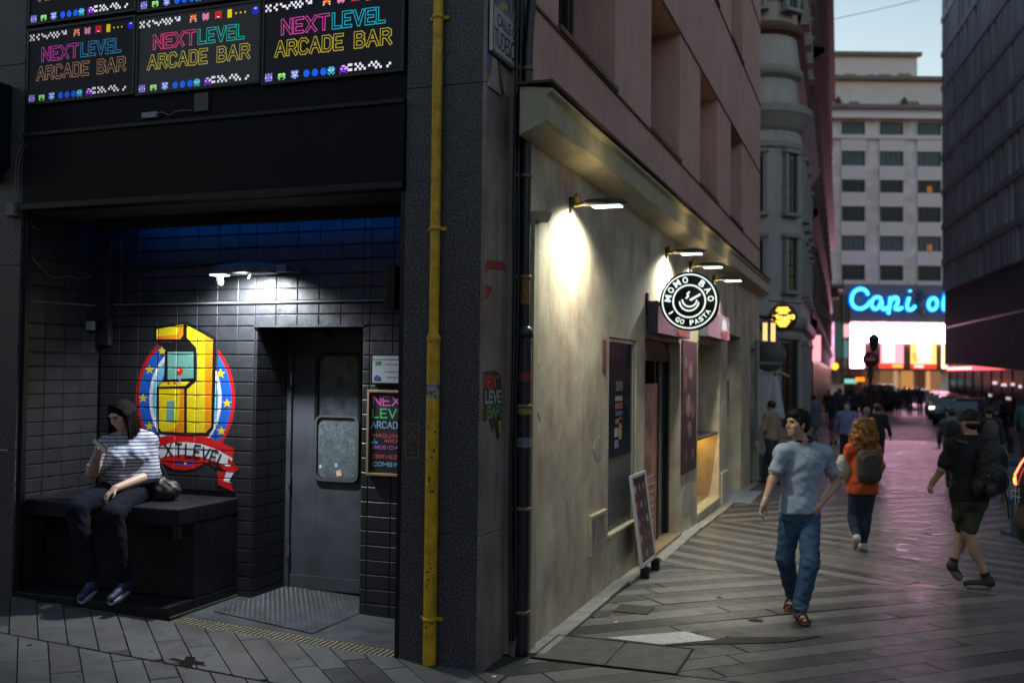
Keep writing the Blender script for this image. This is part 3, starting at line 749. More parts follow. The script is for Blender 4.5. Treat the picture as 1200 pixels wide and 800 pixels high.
# painted mural (clipped to each tile face, and again in the joints)
P3 = lambda x, y: (150 + x / 3.8095, 370 + y / 3.8095)
MURAL = [
   ('shield', 'red', [(-5.238, 1.789), (-5.243, 1.7), (-5.259, 1.612), (-5.288, 1.529), (-5.329, 1.452), (-5.38, 1.382), (-5.44, 1.321), (-5.509, 1.272), (-5.584, 1.234), (-5.664, 1.21), (-5.747, 1.199), (-5.831, 1.203), (-5.914, 1.221), (-5.993, 1.252), (-6.067, 1.298), (-6.134, 1.355), (-6.192, 1.423), (-6.24, 1.501), (-6.275, 1.585), (-6.298, 1.675), (-6.308, 1.768), (-6.303, 1.86), (-6.286, 1.951), (-6.255, 2.038), (-6.211, 2.117), (-6.157, 2.188), (-6.093, 2.249), (-6.021, 2.297), (-5.943, 2.332), (-5.861, 2.354), (-5.777, 2.361), (-5.693, 2.353), (-5.612, 2.332), (-5.534, 2.297), (-5.463, 2.25), (-5.399, 2.191), (-5.345, 2.123), (-5.301, 2.047), (-5.268, 1.964), (-5.247, 1.878)]),
   ('shield', 'blue', [(-5.275, 1.788), (-5.279, 1.704), (-5.295, 1.621), (-5.322, 1.542), (-5.359, 1.469), (-5.407, 1.403), (-5.463, 1.346), (-5.527, 1.299), (-5.597, 1.264), (-5.671, 1.241), (-5.748, 1.231), (-5.826, 1.234), (-5.902, 1.251), (-5.976, 1.282), (-6.045, 1.324), (-6.107, 1.379), (-6.161, 1.443), (-6.205, 1.516), (-6.238, 1.596), (-6.259, 1.681), (-6.268, 1.768), (-6.264, 1.856), (-6.247, 1.942), (-6.219, 2.023), (-6.179, 2.098), (-6.128, 2.165), (-6.069, 2.223), (-6.002, 2.268), (-5.93, 2.302), (-5.854, 2.322), (-5.776, 2.329), (-5.699, 2.322), (-5.623, 2.302), (-5.551, 2.269), (-5.485, 2.224), (-5.425, 2.169), (-5.375, 2.104), (-5.333, 2.032), (-5.303, 1.954), (-5.283, 1.872)]),
   ('shield', 'white', [(-5.378, 1.786), (-5.381, 1.715), (-5.393, 1.645), (-5.414, 1.579), (-5.444, 1.517), (-5.481, 1.461), (-5.526, 1.414), (-5.576, 1.374), (-5.631, 1.345), (-5.69, 1.326), (-5.75, 1.318), (-5.811, 1.321), (-5.872, 1.336), (-5.929, 1.362), (-5.983, 1.398), (-6.032, 1.444), (-6.074, 1.498), (-6.108, 1.559), (-6.134, 1.626), (-6.151, 1.697), (-6.158, 1.771), (-6.155, 1.844), (-6.142, 1.916), (-6.12, 1.984), (-6.089, 2.047), (-6.05, 2.103), (-6.003, 2.151), (-5.951, 2.19), (-5.895, 2.218), (-5.835, 2.235), (-5.774, 2.241), (-5.713, 2.235), (-5.653, 2.218), (-5.596, 2.191), (-5.544, 2.154), (-5.497, 2.107), (-5.457, 2.053), (-5.424, 1.992), (-5.4, 1.926), (-5.384, 1.857)]),
   ('shield', 'sky', [(-5.413, 1.785), (-5.416, 1.719), (-5.427, 1.655), (-5.446, 1.593), (-5.473, 1.536), (-5.507, 1.484), (-5.547, 1.44), (-5.593, 1.404), (-5.643, 1.376), (-5.696, 1.359), (-5.751, 1.352), (-5.807, 1.355), (-5.861, 1.369), (-5.914, 1.393), (-5.962, 1.426), (-6.007, 1.469), (-6.045, 1.519), (-6.076, 1.576), (-6.099, 1.638), (-6.115, 1.704), (-6.121, 1.771), (-6.118, 1.839), (-6.107, 1.906), (-6.087, 1.969), (-6.058, 2.027), (-6.023, 2.079), (-5.981, 2.123), (-5.934, 2.159), (-5.883, 2.185), (-5.829, 2.201), (-5.773, 2.207), (-5.718, 2.202), (-5.663, 2.186), (-5.612, 2.161), (-5.564, 2.126), (-5.522, 2.083), (-5.485, 2.033), (-5.455, 1.977), (-5.433, 1.916), (-5.419, 1.851)]),
   ('shield', 'blue', [(-5.481, 1.784), (-5.483, 1.727), (-5.492, 1.671), (-5.507, 1.617), (-5.529, 1.568), (-5.556, 1.523), (-5.589, 1.485), (-5.625, 1.453), (-5.666, 1.43), (-5.708, 1.415), (-5.753, 1.409), (-5.797, 1.412), (-5.841, 1.424), (-5.883, 1.445), (-5.922, 1.474), (-5.957, 1.511), (-5.988, 1.555), (-6.013, 1.604), (-6.032, 1.658), (-6.044, 1.714), (-6.049, 1.773), (-6.047, 1.831), (-6.038, 1.889), (-6.022, 1.943), (-6.0, 1.993), (-5.972, 2.038), (-5.938, 2.077), (-5.9, 2.108), (-5.859, 2.13), (-5.816, 2.144), (-5.772, 2.149), (-5.727, 2.145), (-5.684, 2.131), (-5.642, 2.109), (-5.604, 2.079), (-5.569, 2.042), (-5.54, 1.999), (-5.516, 1.95), (-5.497, 1.897), (-5.486, 1.841)]),
   ('star', 'yellow', [(-6.162, 2.08), (-6.147, 2.049), (-6.106, 2.048), (-6.137, 2.028), (-6.126, 1.996), (-6.16, 2.014), (-6.193, 1.995), (-6.183, 2.027), (-6.215, 2.047), (-6.175, 2.049)]),
   ('star', 'yellow', [(-6.227, 1.822), (-6.212, 1.791), (-6.171, 1.791), (-6.202, 1.77), (-6.191, 1.738), (-6.225, 1.756), (-6.258, 1.737), (-6.248, 1.769), (-6.28, 1.789), (-6.24, 1.791)]),
   ('star', 'yellow', [(-6.15, 1.571), (-6.135, 1.541), (-6.095, 1.54), (-6.126, 1.519), (-6.114, 1.488), (-6.148, 1.505), (-6.181, 1.486), (-6.171, 1.518), (-6.203, 1.537), (-6.163, 1.54)]),
   ('star', 'yellow', [(-6.028, 2.246), (-6.013, 2.216), (-5.973, 2.214), (-6.004, 2.194), (-5.992, 2.163), (-6.026, 2.18), (-6.059, 2.162), (-6.049, 2.194), (-6.081, 2.214), (-6.041, 2.216)]),
   ('star', 'yellow', [(-5.396, 2.051), (-5.382, 2.021), (-5.344, 2.02), (-5.373, 2.0), (-5.362, 1.969), (-5.394, 1.987), (-5.426, 1.969), (-5.416, 1.999), (-5.447, 2.019), (-5.409, 2.021)]),
   ('star', 'yellow', [(-5.322, 1.793), (-5.308, 1.764), (-5.271, 1.763), (-5.3, 1.743), (-5.289, 1.712), (-5.321, 1.729), (-5.352, 1.711), (-5.342, 1.742), (-5.372, 1.761), (-5.335, 1.763)]),
   ('star', 'yellow', [(-5.375, 1.551), (-5.361, 1.522), (-5.323, 1.522), (-5.352, 1.501), (-5.341, 1.471), (-5.373, 1.487), (-5.404, 1.469), (-5.395, 1.5), (-5.425, 1.518), (-5.387, 1.521)]),
   ('cabinet', 'black', [(-6.114, 2.418), (-5.768, 2.469), (-5.44, 2.32), (-5.454, 1.529), (-5.513, 1.453), (-5.742, 1.457), (-6.048, 1.463), (-6.082, 1.873), (-5.995, 1.955), (-5.99, 2.216), (-6.111, 2.301)]),
   ('cabinet', 'yellow', [(-6.093, 2.398), (-5.801, 2.441), (-5.799, 2.349), (-5.827, 2.309), (-6.091, 2.309)]),
   ('cabinet', 'orange', [(-6.092, 2.333), (-5.854, 2.349), (-5.839, 2.433), (-5.801, 2.441), (-5.799, 2.349), (-5.827, 2.309), (-6.091, 2.309)]),
   ('cabinet', 'yellow', [(-5.762, 2.432), (-5.566, 2.344), (-5.545, 1.487), (-5.738, 1.481), (-5.747, 1.862), (-5.649, 1.935), (-5.656, 2.233), (-5.759, 2.321)]),
   ('cabinet', 'orange', [(-5.566, 2.344), (-5.482, 2.304), (-5.482, 1.538), (-5.544, 1.479)]),
   ('cabinet', 'screen', [(-5.965, 2.196), (-5.684, 2.197), (-5.678, 1.963), (-5.958, 1.947)]),
   ('cabinet', 'yellow', [(-6.021, 1.922), (-5.716, 1.934), (-5.763, 1.894), (-6.055, 1.881)]),
   ('cabinet', 'yellow', [(-6.049, 1.861), (-5.776, 1.866), (-5.766, 1.48), (-6.009, 1.481), (-6.04, 1.512)]),
   ('cabinet', 'orange', [(-5.815, 1.865), (-5.776, 1.866), (-5.766, 1.48), (-5.99, 1.481), (-5.893, 1.504), (-5.826, 1.558)]),
   ('cabinet', 'screen', [(-5.96, 1.754), (-5.875, 1.76), (-5.875, 1.572), (-5.963, 1.574)]),
   ('cabinet', 'red', [(-5.958, 1.923), (-5.933, 1.923), (-5.933, 1.903), (-5.957, 1.903)]),
   ('cabinet', 'red', [(-5.892, 1.924), (-5.865, 1.924), (-5.864, 1.904), (-5.891, 1.904)]),
   ('cabinet', 'grey', [(-5.838, 1.993), (-5.818, 1.993), (-5.816, 1.909), (-5.836, 1.909)]),
   ('cabinet', 'red', [(-5.792, 2.021), (-5.796, 2.007), (-5.805, 1.996), (-5.82, 1.99), (-5.836, 1.989), (-5.851, 1.995), (-5.861, 2.006), (-5.865, 2.02), (-5.862, 2.034), (-5.852, 2.045), (-5.838, 2.052), (-5.821, 2.052), (-5.807, 2.046), (-5.796, 2.035)]),
   ('cabinet', 'white', [(-5.829, 2.033), (-5.832, 2.027), (-5.839, 2.025), (-5.845, 2.027), (-5.848, 2.032), (-5.846, 2.038), (-5.839, 2.041), (-5.832, 2.038)]),
   ('ribbon', 'red', [(-6.086, 1.414), (-5.916, 1.455), (-5.747, 1.467), (-5.556, 1.457), (-5.39, 1.414), (-5.238, 1.357), (-5.267, 1.146), (-5.408, 1.194), (-5.574, 1.23), (-5.765, 1.242), (-5.958, 1.224), (-6.08, 1.189)]),
   ('ribbon', 'white', [(-6.084, 1.329), (-5.914, 1.38), (-5.745, 1.397), (-5.578, 1.384), (-5.412, 1.342), (-5.247, 1.271), (-5.28, 1.192), (-5.444, 1.247), (-5.599, 1.276), (-5.766, 1.286), (-5.935, 1.267), (-6.081, 1.229)]),
   ('ribbon', 'red', [(-5.294, 1.277), (-5.18, 1.182), (-5.253, 1.135), (-5.309, 1.163)]),
   ('ribbon', 'red', [(-5.407, 1.159), (-5.309, 1.148), (-5.229, 0.983), (-5.393, 1.038)]),
   ('ribbon', 'white', [(-5.314, 1.151), (-5.235, 1.147), (-5.284, 1.071), (-5.242, 1.059), (-5.34, 1.072)]),
   ('ribbon', 'red', [(-6.019, 1.216), (-5.765, 1.258), (-5.538, 1.222), (-5.643, 1.168), (-5.751, 1.148), (-5.884, 1.154)]),
   ('ribbon', 'blue', [(-5.633, 1.214), (-5.638, 1.208), (-5.654, 1.203), (-5.679, 1.198), (-5.711, 1.194), (-5.747, 1.191), (-5.783, 1.191), (-5.815, 1.192), (-5.841, 1.195), (-5.857, 1.199), (-5.863, 1.204), (-5.858, 1.21), (-5.841, 1.216), (-5.816, 1.221), (-5.783, 1.225), (-5.748, 1.227), (-5.712, 1.228), (-5.68, 1.226), (-5.655, 1.223), (-5.638, 1.219)]),
   ('ribbon', 'yellow', [(-5.733, 1.214), (-5.737, 1.205), (-5.747, 1.201), (-5.757, 1.204), (-5.762, 1.212), (-5.758, 1.221), (-5.748, 1.225), (-5.738, 1.222)]),
]
MURAL_LETTERS = [('N', (-6.171, 1.237), (0.058, 0.011), (-0.025, 0.098)), ('E', (-6.084, 1.25), (0.058, 0.009), (-0.02, 0.103)), ('X', (-5.958, 1.261), (0.073, 0.008), (-0.014, 0.109)), ('T', (-5.848, 1.265), (0.063, 0.002), (-0.003, 0.113)), ('L', (-5.742, 1.265), (0.063, 0.001), (0.002, 0.113)), ('E', (-5.659, 1.265), (0.061, -0.005), (0.015, 0.108)), ('V', (-5.581, 1.257), (0.069, -0.012), (0.028, 0.102)), ('E', (-5.493, 1.236), (0.058, -0.015), (0.039, 0.097)), ('L', (-5.416, 1.206), (0.052, -0.016), (0.047, 0.095))]
J_man = {'head': (0.09, 0.22, 1.635), 'neck': (0.15, 0.26, 1.45), 'chest': (0.155, 0.25, 1.253), 'belly': (0.112, 0.25, 0.996), 'pelvis': (0.119, 0.25, 0.828), 'shL': (-0.05, 0.2, 1.386), 'elL': (-0.135, 0.18, 1.147), 'wrL': (-0.215, 0.12, 0.973), 'haL': (-0.242, 0.1, 0.91), 'shR': (0.341, 0.28, 1.377), 'elR': (0.471, 0.36, 1.112), 'wrR': (0.274, 0.18, 0.956), 'haR': (0.19, 0.12, 0.891), 'hipL': (0.042, 0.26, 0.782), 'knL': (0.015, 0.32, 0.471), 'anL': (0.139, 0.52, 0.112), 'toL': (0.075, 0.4, 0.035), 'hipR': (0.205, 0.24, 0.787), 'knR': (0.158, 0.08, 0.467), 'anR': (0.066, 0.06, 0.092), 'toR': (0.062, -0.1, 0.033)}
ROOT_man = (-0.638, 8.667, 0.0)
J_red = {'head': (0.02, -0.0, 1.486), 'neck': (0.02, 0.0, 1.309), 'chest': (0.02, 0.0, 1.09), 'belly': (0.01, 0.0, 0.861), 'pelvis': (-0.0, -0.0, 0.695), 'shL': (-0.136, -0.0, 1.234), 'elL': (-0.189, 0.06, 1.02), 'wrL': (-0.134, 0.16, 0.863), 'haL': (-0.11, 0.2, 0.796), 'shR': (0.166, 0.0, 1.237), 'elR': (0.226, 0.02, 1.028), 'wrR': (0.246, 0.16, 0.91), 'haR': (0.218, 0.2, 0.863), 'hipL': (-0.073, -0.0, 0.642), 'knL': (-0.087, 0.05, 0.385), 'anL': (-0.097, -0.1, 0.191), 'toL': (-0.073, 0.03, 0.035), 'hipR': (0.083, -0.0, 0.644), 'knR': (0.049, 0.02, 0.381), 'anR': (0.032, 0.06, 0.083), 'toR': (0.067, 0.22, -0.017)}
ROOT_red = (-0.153, 12.954, -0.08)
J_blk = {'head': (-0.064, 0.0, 1.644), 'neck': (-0.056, 0.0, 1.491), 'chest': (-0.056, 0.0, 1.253), 'belly': (-0.074, -0.0, 1.015), 'pelvis': (-0.074, 0.0, 0.887), 'shL': (-0.235, 0.0, 1.404), 'elL': (-0.325, 0.05, 1.16), 'wrL': (-0.381, 0.14, 1.021), 'haL': (-0.399, 0.18, 0.973), 'shR': (0.122, -0.02, 1.409), 'elR': (0.194, -0.08, 1.161), 'wrR': (0.25, -0.05, 0.923), 'haR': (0.268, -0.03, 0.844), 'hipL': (-0.151, 0.0, 0.861), 'knL': (-0.08, 0.12, 0.538), 'anL': (-0.216, 0.05, 0.233), 'toL': (-0.124, 0.18, 0.106), 'hipR': (0.011, -0.0, 0.846), 'knR': (-0.115, -0.05, 0.556), 'anR': (0.003, -0.12, 0.193), 'toR': (-0.079, -0.06, 0.046)}
ROOT_blk = (0.953, 10.974, -0.04)
J_sit = {'head': (-0.154, 0.32, 1.471), 'neck': (-0.124, 0.4, 1.318), 'chest': (-0.127, 0.4, 1.118), 'belly': (-0.115, 0.42, 0.903), 'pelvis': (-0.122, 0.48, 0.81), 'shL': (-0.269, 0.32, 1.25), 'elL': (-0.327, 0.22, 1.006), 'wrL': (-0.225, 0.05, 1.16), 'haL': (-0.193, 0.02, 1.218), 'shR': (0.033, 0.46, 1.294), 'elR': (0.091, 0.4, 0.971), 'wrR': (-0.096, 0.12, 0.888), 'haR': (-0.134, 0.08, 0.851), 'hipL': (-0.196, 0.45, 0.813), 'knL': (-0.344, 0.02, 0.68), 'anL': (-0.237, 0.1, 0.205), 'toL': (-0.225, -0.05, 0.102), 'hipR': (-0.028, 0.48, 0.804), 'knR': (-0.071, 0.02, 0.642), 'anR': (0.032, 0.08, 0.219), 'toR': (0.017, -0.1, 0.082), 'phone': (-0.178, -0.02, 1.255), 'bag': (0.173, 0.5, 0.847)}
ROOT_sit = (-5.633, 6.42, 0.186)
PAINT = {'red': (0.62, 0.012, 0.012), 'blue': (0.015, 0.11, 0.55), 'white': (0.72, 0.72, 0.72), 'sky': (0.16, 0.42, 0.62), 'yellow': (0.78, 0.58, 0.012),
         'orange': (0.75, 0.24, 0.008), 'black': (0.008, 0.008, 0.008), 'screen': (0.14, 0.33, 0.27), 'grey': (0.3, 0.3, 0.3)}
def pmat(c): return mat('mural paint ' + c, PAINT[c], rough=0.42, var=0.12, vscale=4, bump=0.2, bscale=40)
mu = thing('wall_mural', 'bright painted mural of an arcade cabinet on a starry shield, on the black tiles', 'mural', (-5.75, 7.33, 1.7))
ALLT = TL
def paint_on_tiles(name, m, poly, k):
    mb = MB(); off = .00016 * k
    for (x0, x1, z0, z1) in ALLT:
        if x1 < -6.4: continue
        q = clip_poly(poly, x0 + .0085, x1 - .0085, z0 + .0085, z1 - .0085)
        if len(q) >= 3 and abs(area2(q)) > 1e-6:
            if area2(q) < 0: q = q[::-1]
            mb.add([(a, YB - .0134 - off, b) for a, b in q], [tuple(range(len(q)))])
    q = poly if area2(poly) > 0 else poly[::-1]
    mb.add([(a, YB - .0015 - off * .4, b) for a, b in q], [tuple(range(len(q)))])
    # paint on the bevels round each tile
    for (x0, x1, z0, z1) in ALLT:
        if x1 < -6.4: continue
        for (a0, a1, b0, b1) in ((x0 + .003, x1 - .003, z0 + .003, z0 + .0085), (x0 + .003, x1 - .003, z1 - .0085, z1 - .003), (x0 + .003, x0 + .0085, z0 + .0085, z1 - .0085), (x1 - .0085, x1 - .003, z0 + .0085, z1 - .0085)):
            q = clip_poly(poly, a0, a1, b0, b1)
            if len(q) >= 3 and abs(area2(q)) > 1e-8:
                if area2(q) < 0: q = q[::-1]
                vs = []
                for a, b in q:
                    e = min(a - x0 - .003, x1 - .003 - a, b - z0 - .003, z1 - .003 - b) / .0055
                    vs.append((a, YB - .0094 - .004 * max(0, min(1, e)) - off, b))
                mb.add(vs, [tuple(range(len(q)))])
    return mb.build(name, m, mu)
pn = {'shield': 'shield_ring', 'star': 'star', 'cabinet': 'cabinet_panel', 'ribbon': 'ribbon_panel'}
for k, (part, c, poly) in enumerate(MURAL):
    paint_on_tiles(pn[part], pmat(c), poly, k)
for (ch, o, ex, ey) in MURAL_LETTERS:
    lines = [[(p[0] / GW[ch], p[1]) for p in l] for l in GL[ch]]
    mb = MB()
    EX = Vector((ex[0], 0, ex[1])); EY = Vector((ey[0], 0, ey[1]))
    lw_ = .008
    for l in lines:
        for i in range(len(l) - 1):
            a = Vector((o[0], 0, o[1])) + EX * l[i][0] + EY * l[i][1]; b = Vector((o[0], 0, o[1])) + EX * l[i + 1][0] + EY * l[i + 1][1]
            d = (b - a).normalized(); n = Vector((-d.z, 0, d.x)) * lw_; e = d * .005
            k += 1
            mb.add([(q.x, YB - .0134 - .0066 - .00001 * (k % 60), q.z) for q in (a - e - n, b + e - n, b + e + n, a - e + n)], [(0, 1, 2, 3)])
    mb.build('letter', pmat('black'), mu)

# ---------------------------------------------------------- door
M_door = mat('dark grey painted steel door', (0.07, 0.074, 0.085), rough=0.38, var=0.22, vscale=3, bump=0.12, bscale=60, rvar=.1)
M_dglass = mat('dusty door glass', (0.055, 0.072, 0.078), rough=0.22, var=0.45, vscale=7, fine=0.2, spec=.7)
YD = 7.87
dr = thing('bar_door', 'dark grey steel door with a tall round-cornered window, deep in the black tiled recess', 'door', (-4.52, YD, .05))
mb = MB(); wall_boxes(mb, 'Y', YD, YD + .05, -4.99, -4.02, .075, 2.40, [(-4.735, -4.30, 1.07, 2.19)]); mb.build('leaf', M_door, dr, bevel=.003)
mb = MB(); mb.box(-5.05, -4.995, YD - .03, YD + .06, 0.06, 2.42); mb.box(-4.015, -3.96, YD - .03, YD + .06, .03, 2.42); mb.box(-5.05, -3.96, YD - .031, YD + .06, 2.402, 2.44); mb.build('frame', M_door, dr, bevel=.003)
mb = MB(); mb.box(-4.99, -4.02, YD - .012, YD - .0015, .08, .20); mb.build('kick_plate', M_door, dr, bevel=.003)
def rrect(x0, x1, z0, z1, r, n=5):
    pts = []
    for (cx, cz, a0) in ((x1 - r, z1 - r, 0), (x0 + r, z1 - r, 90), (x0 + r, z0 + r, 180), (x1 - r, z0 + r, 270)):
        for i in range(n + 1):
            a = rad(a0 + 90 * i / n); pts.append((cx + r * math.cos(a), cz + r * math.sin(a)))
    return pts
def ring(mb, outer, inner, y0, y1):
    n = len(outer)
    vs = [(p[0], y1, p[1]) for p in outer] + [(p[0], y0, p[1]) for p in outer] + [(p[0], y0 - .0, p[1]) for p in inner] + [(p[0], y1, p[1]) for p in inner]
    fs = []
    for i in range(n):
        j = (i + 1) % n
        fs += [(i, j, n + j, n + i), (n + i, n + j, 2 * n + j, 2 * n + i), (2 * n + i, 2 * n + j, 3 * n + j, 3 * n + i)]
    mb.add(vs, fs)
M_chr = mat('dull aluminium', (0.30, 0.31, 0.32), rough=0.32, metal=0.8)
mb = MB(); ring(mb, rrect(-4.755, -4.285, 1.05, 2.21, .09), rrect(-4.725, -4.315, 1.085, 2.18, .075), YD - .022, YD + .01); wf = mb.build('window_frame', M_blackm, dr)
mb = MB(); mb.box(-4.75, -4.29, YD + .003, YD + .012, 1.06, 2.2); mb.build('window_glass', M_dglass, dr)
mb = MB(); ring(mb, rrect(-4.745, -4.295, 1.055, 1.64, .07), rrect(-4.722, -4.318, 1.082, 1.628, .055), YD - .035, YD - .0225); mb.build('lower_frame', M_chr, dr)
mb = MB(); mb.box(-4.72, -4.32, YD - .012, YD - .006, 1.075, 1.63); mb.build('lower_pane', mat('scratched pane', (0.11, 0.13, 0.135), rough=0.3, var=0.35, vscale=10, fine=.3, fscale=50), dr)
mb = MB(); mb.prism([(-.02, -.03), (.03, -.02), (.02, .03), (-.03, .02)], (-4.50, YD - .0125, 1.13), (1, 0, 0), (0, 0, 1), (0, -.001, 0)); mb.build('sticker', mat('orange white sticker', (0.75, 0.5, 0.3), rough=.6, fine=.3, fscale=60), dr)
mb = MB(); mb.prism([(-.015, -.015), (.015, -.018), (.018, .015), (-.01, .02)], (-4.53, YD - .0125, 1.20), (1, 0, 0), (0, 0, 1), (0, -.001, 0)); mb.build('sticker', mat('pale blue sticker', (0.35, 0.45, 0.75), rough=.6), dr)
mb = MB(); mb.prism([(-.012, -.012), (.012, -.014), (.014, .012), (-.01, .015)], (-4.69, YD - .0125, 1.18), (1, 0, 0), (0, 0, 1), (0, -.001, 0)); mb.build('sticker', mat('white sticker', (0.6, 0.65, 0.65), rough=.6), dr)
mb = MB()
for z in (.35, 1.0, 1.9): mb.cyl((-4.995, YD - .036, z), (-4.995, YD - .036, z + .12), .012, n=10)
mb.build('hinge', M_chr, dr)
mb = MB(); mb.box(-4.86, -4.62, YD - .075, YD - .002, 2.325, 2.395); mb.build('door_closer', mat('worn grey box', (0.12, 0.12, 0.125), rough=.5, col2=(0.05, .05, .05), vscale=30), dr, bevel=.006)
# entrance floor, drain grate
M_floor = mat('worn dark entrance floor', (0.065, 0.068, 0.074), rough=0.5, var=0.4, vscale=2.5, fine=0.2, rvar=.15, bump=.2, bscale=20)
def fz(x, y): return 0.042 + 0.036 * (-4.0 - x)
xs_ = [-6.75, -5.18, -5.05, -4.5, -4.0, -3.2, -3.16]
mb = MB(); vs = [(x, y, fz(x, y) + (.006 if y > 7 else 0)) for y in (6.605, 7.36, 7.87) for x in xs_]
fs = [(j * 7 + i, j * 7 + i + 1, (j + 1) * 7 + i + 1, (j + 1) * 7 + i) for j in range(2) for i in range(6)]
mb.add(vs, fs); mb.build('entrance_floor', M_floor, kind='structure')
M_chk = mat('worn chequer plate', (0.11, 0.113, 0.12), rough=0.42, metal=0.5, var=0.3, vscale=4)
ck = thing('chequer_plate', 'worn steel chequer plate on the floor in front of the bar door', 'floor plate', (-4.6, 7.3, .06))
mb = MB(); q = [(-5.04, 6.82), (-4.02, 6.66), (-3.97, 7.84), (-5.03, 7.84)]
mb.add([(x, y, fz(x, y) + .009) for x, y in q], [(0, 1, 2, 3)]); mb.build('plate', M_chk, ck)
mb = MB(); i = 0
for a in range(44):
    for b in range(34):
        x = -5.02 + a * .024 + (b % 2) * .012; y = 6.66 + b * .036
        if y < 6.84 - (x + 5.04) * .16: continue
        if x > -4.0: continue
        s = .011; d = Vector((math.cos(rad(45 if (a + b) % 2 else -45)), math.sin(rad(45 if (a + b) % 2 else -45)))); n = Vector((-d.y, d.x))
        z = fz(x, y) + .0092
        c = Vector((x, y)); P = [c - d * s, c - n * .0035, c + d * s, c + n * .0035]
        mb.add([(p.x, p.y, z) for p in P] + [(c.x, c.y, z + .0032)], [(0, 1, 4), (1, 2, 4), (2, 3, 4), (3, 0, 4)])
mb.build('tread_pattern', M_chk, ck, kind='stuff')
gt = thing('drain_grate', 'long narrow slotted drain grate along the front of the entrance floor', 'drain grate', (-4.2, 6.46, .05))
M_grate = mat('dirty galvanised grate', (0.34, 0.29, 0.17), rough=0.5, metal=0.3, var=0.4, vscale=30)
mb = MB(); zf = lambda x: fz(x, 6.46) - .012
for (ya, yb) in ((6.41, 6.422), (6.588, 6.60)):
    mb.add([(-5.16, ya, zf(-5.16) + .01), (-3.2, ya, zf(-3.2) + .01), (-3.2, yb, zf(-3.2) + .01), (-5.16, yb, zf(-5.16) + .01)], [(0, 1, 2, 3)])
mb.build('rail', M_grate, gt)
mb = MB(); mb.add([(-5.16, 6.424, zf(-5.16) - .006), (-3.2, 6.424, zf(-3.2) - .006), (-3.2, 6.588, zf(-3.2) - .006), (-5.16, 6.588, zf(-5.16) - .006)], [(0, 1, 2, 3)]); mb.build('channel', M_blackm, gt)
mb = MB(); x = -5.15
while x < -3.21:
    mb.box(x, x + .016, 6.423, 6.587, zf(x) - .004, zf(x) + .0098); x += .042
mb.build('grate_bars', M_grate, gt, kind='stuff')

# ---------------------------------------------------------- bench block and plinth
M_bench = mat('scuffed black concrete', (0.016, 0.0165, 0.019), rough=0.42, var=0.35, vscale=4, bump=0.6, bscale=14, bdist=.006, fine=.15, rvar=.1, spec=.22)
be = thing('concrete_bench', 'scuffed black concrete bench block against the mural wall', 'bench', (-5.9, 6.95, .18))
mb = MB(); mb.box(-6.74, -5.18, 6.53, 7.335, .80, .935); mb.build('seat_slab', M_bench, be, bevel=.012)
mb = MB(); mb.box(-5.23, -5.182, 6.532, 6.60, .69, .80); mb.build('broken_lip', M_bench, be, bevel=.012)
mb = MB(); mb.box(-6.74, -5.183, 6.745, 7.335, .19, .80); mb.build('block', M_bench, be, bevel=.008)
pl = thing('step_plinth', 'low black concrete step under the seated woman\'s feet', 'step', (-5.9, 6.9, .1))
mb = MB(); mb.prism([(6.42, .06), (7.33, .06), (7.33, .186), (6.42, .186)], (-6.72, 0, 0), (0, 1, 0), (0, 0, 1), (1.54, 0, 0)); mb.build('slab', M_bench, pl, bevel=.01)
mb = MB(); mb.box(-5.18, -5.165, 6.45, 7.33, .03, .11); mb.build('rough_mortar', mat('rough mortar', (.06, .055, .045), rough=.9, bump=1, bscale=30, bdist=.01), pl, bevel=.006)

# ---------------------------------------------------------- floodlight above the door
M_lampb = mat('dull dark lamp body', (0.05, 0.05, 0.052), rough=0.5, var=.3, vscale=12)
fl = thing('street_lamp_head', 'dark lamp head mounted over the bar door, lighting the black tiles', 'lamp', (-5.0, 7.15, 2.9))
mb = MB()
prof = [(-5.36, .03), (-5.30, .07), (-5.18, .095), (-4.95, .105), (-4.78, .095), (-4.70, .06)]
n = 12; vs = []
for (x, h) in prof:
    for j in range(n):
        a = math.pi * j / (n - 1); vs.append((x, 7.13 - math.cos(a) * h * .95, 2.865 + math.sin(a) * h * .95))
fs = [(i * n + j, i * n + j + 1, (i + 1) * n + j + 1, (i + 1) * n + j) for i in range(len(prof) - 1) for j in range(n - 1)]
mb.add(vs, fs, 0, True); mb.add(vs[:n], [tuple(range(n))]); mb.add(vs[-n:], [tuple(range(n))[::-1]])
mb.build('shell', M_lampb, fl)
mb = MB(); mb.prism([(-5.35, 7.08), (-5.30, 7.05), (-4.76, 7.04), (-4.71, 7.08), (-4.71, 7.18), (-4.76, 7.22), (-5.30, 7.21), (-5.35, 7.18)], (0, 0, 2.853), (1, 0, 0), (0, 1, 0), (0, 0, .011)); mb.build('rim', mat('lamp rim', (.06, .06, .06), rough=.5), fl)
mb = MB(); mb.box(-4.72, -4.60, 7.10, 7.16, 2.86, 2.92); mb.bar((-4.62, 7.13, 2.89), (-4.62, 7.335, 2.90), .04, .05); mb.build('arm', mat('blue grey arm', (.1, .14, .2), rough=.5), fl)
mb = MB(); mb.lathe((-5.26, 7.12, 2.79), [(0.0, -.035), (.025, -.028), (.035, 0), (.03, .03), (.02, .055)], 14); mb.build('sensor_dome', mat('frosted dome', (.55, .57, .55), rough=.3), fl)
mb = MB(); mb.cyl((-4.93, 7.10, 2.85), (-4.95, 7.09, 2.805), .014, n=10); mb.build('latch', M_lampb, fl)
mb = MB(); mb.box(-5.33, -5.20, 7.07, 7.17, 2.842, 2.851); mb.build('lens', glow('lamp lens green white', (.72, 1.0, .85), 9.0), fl)
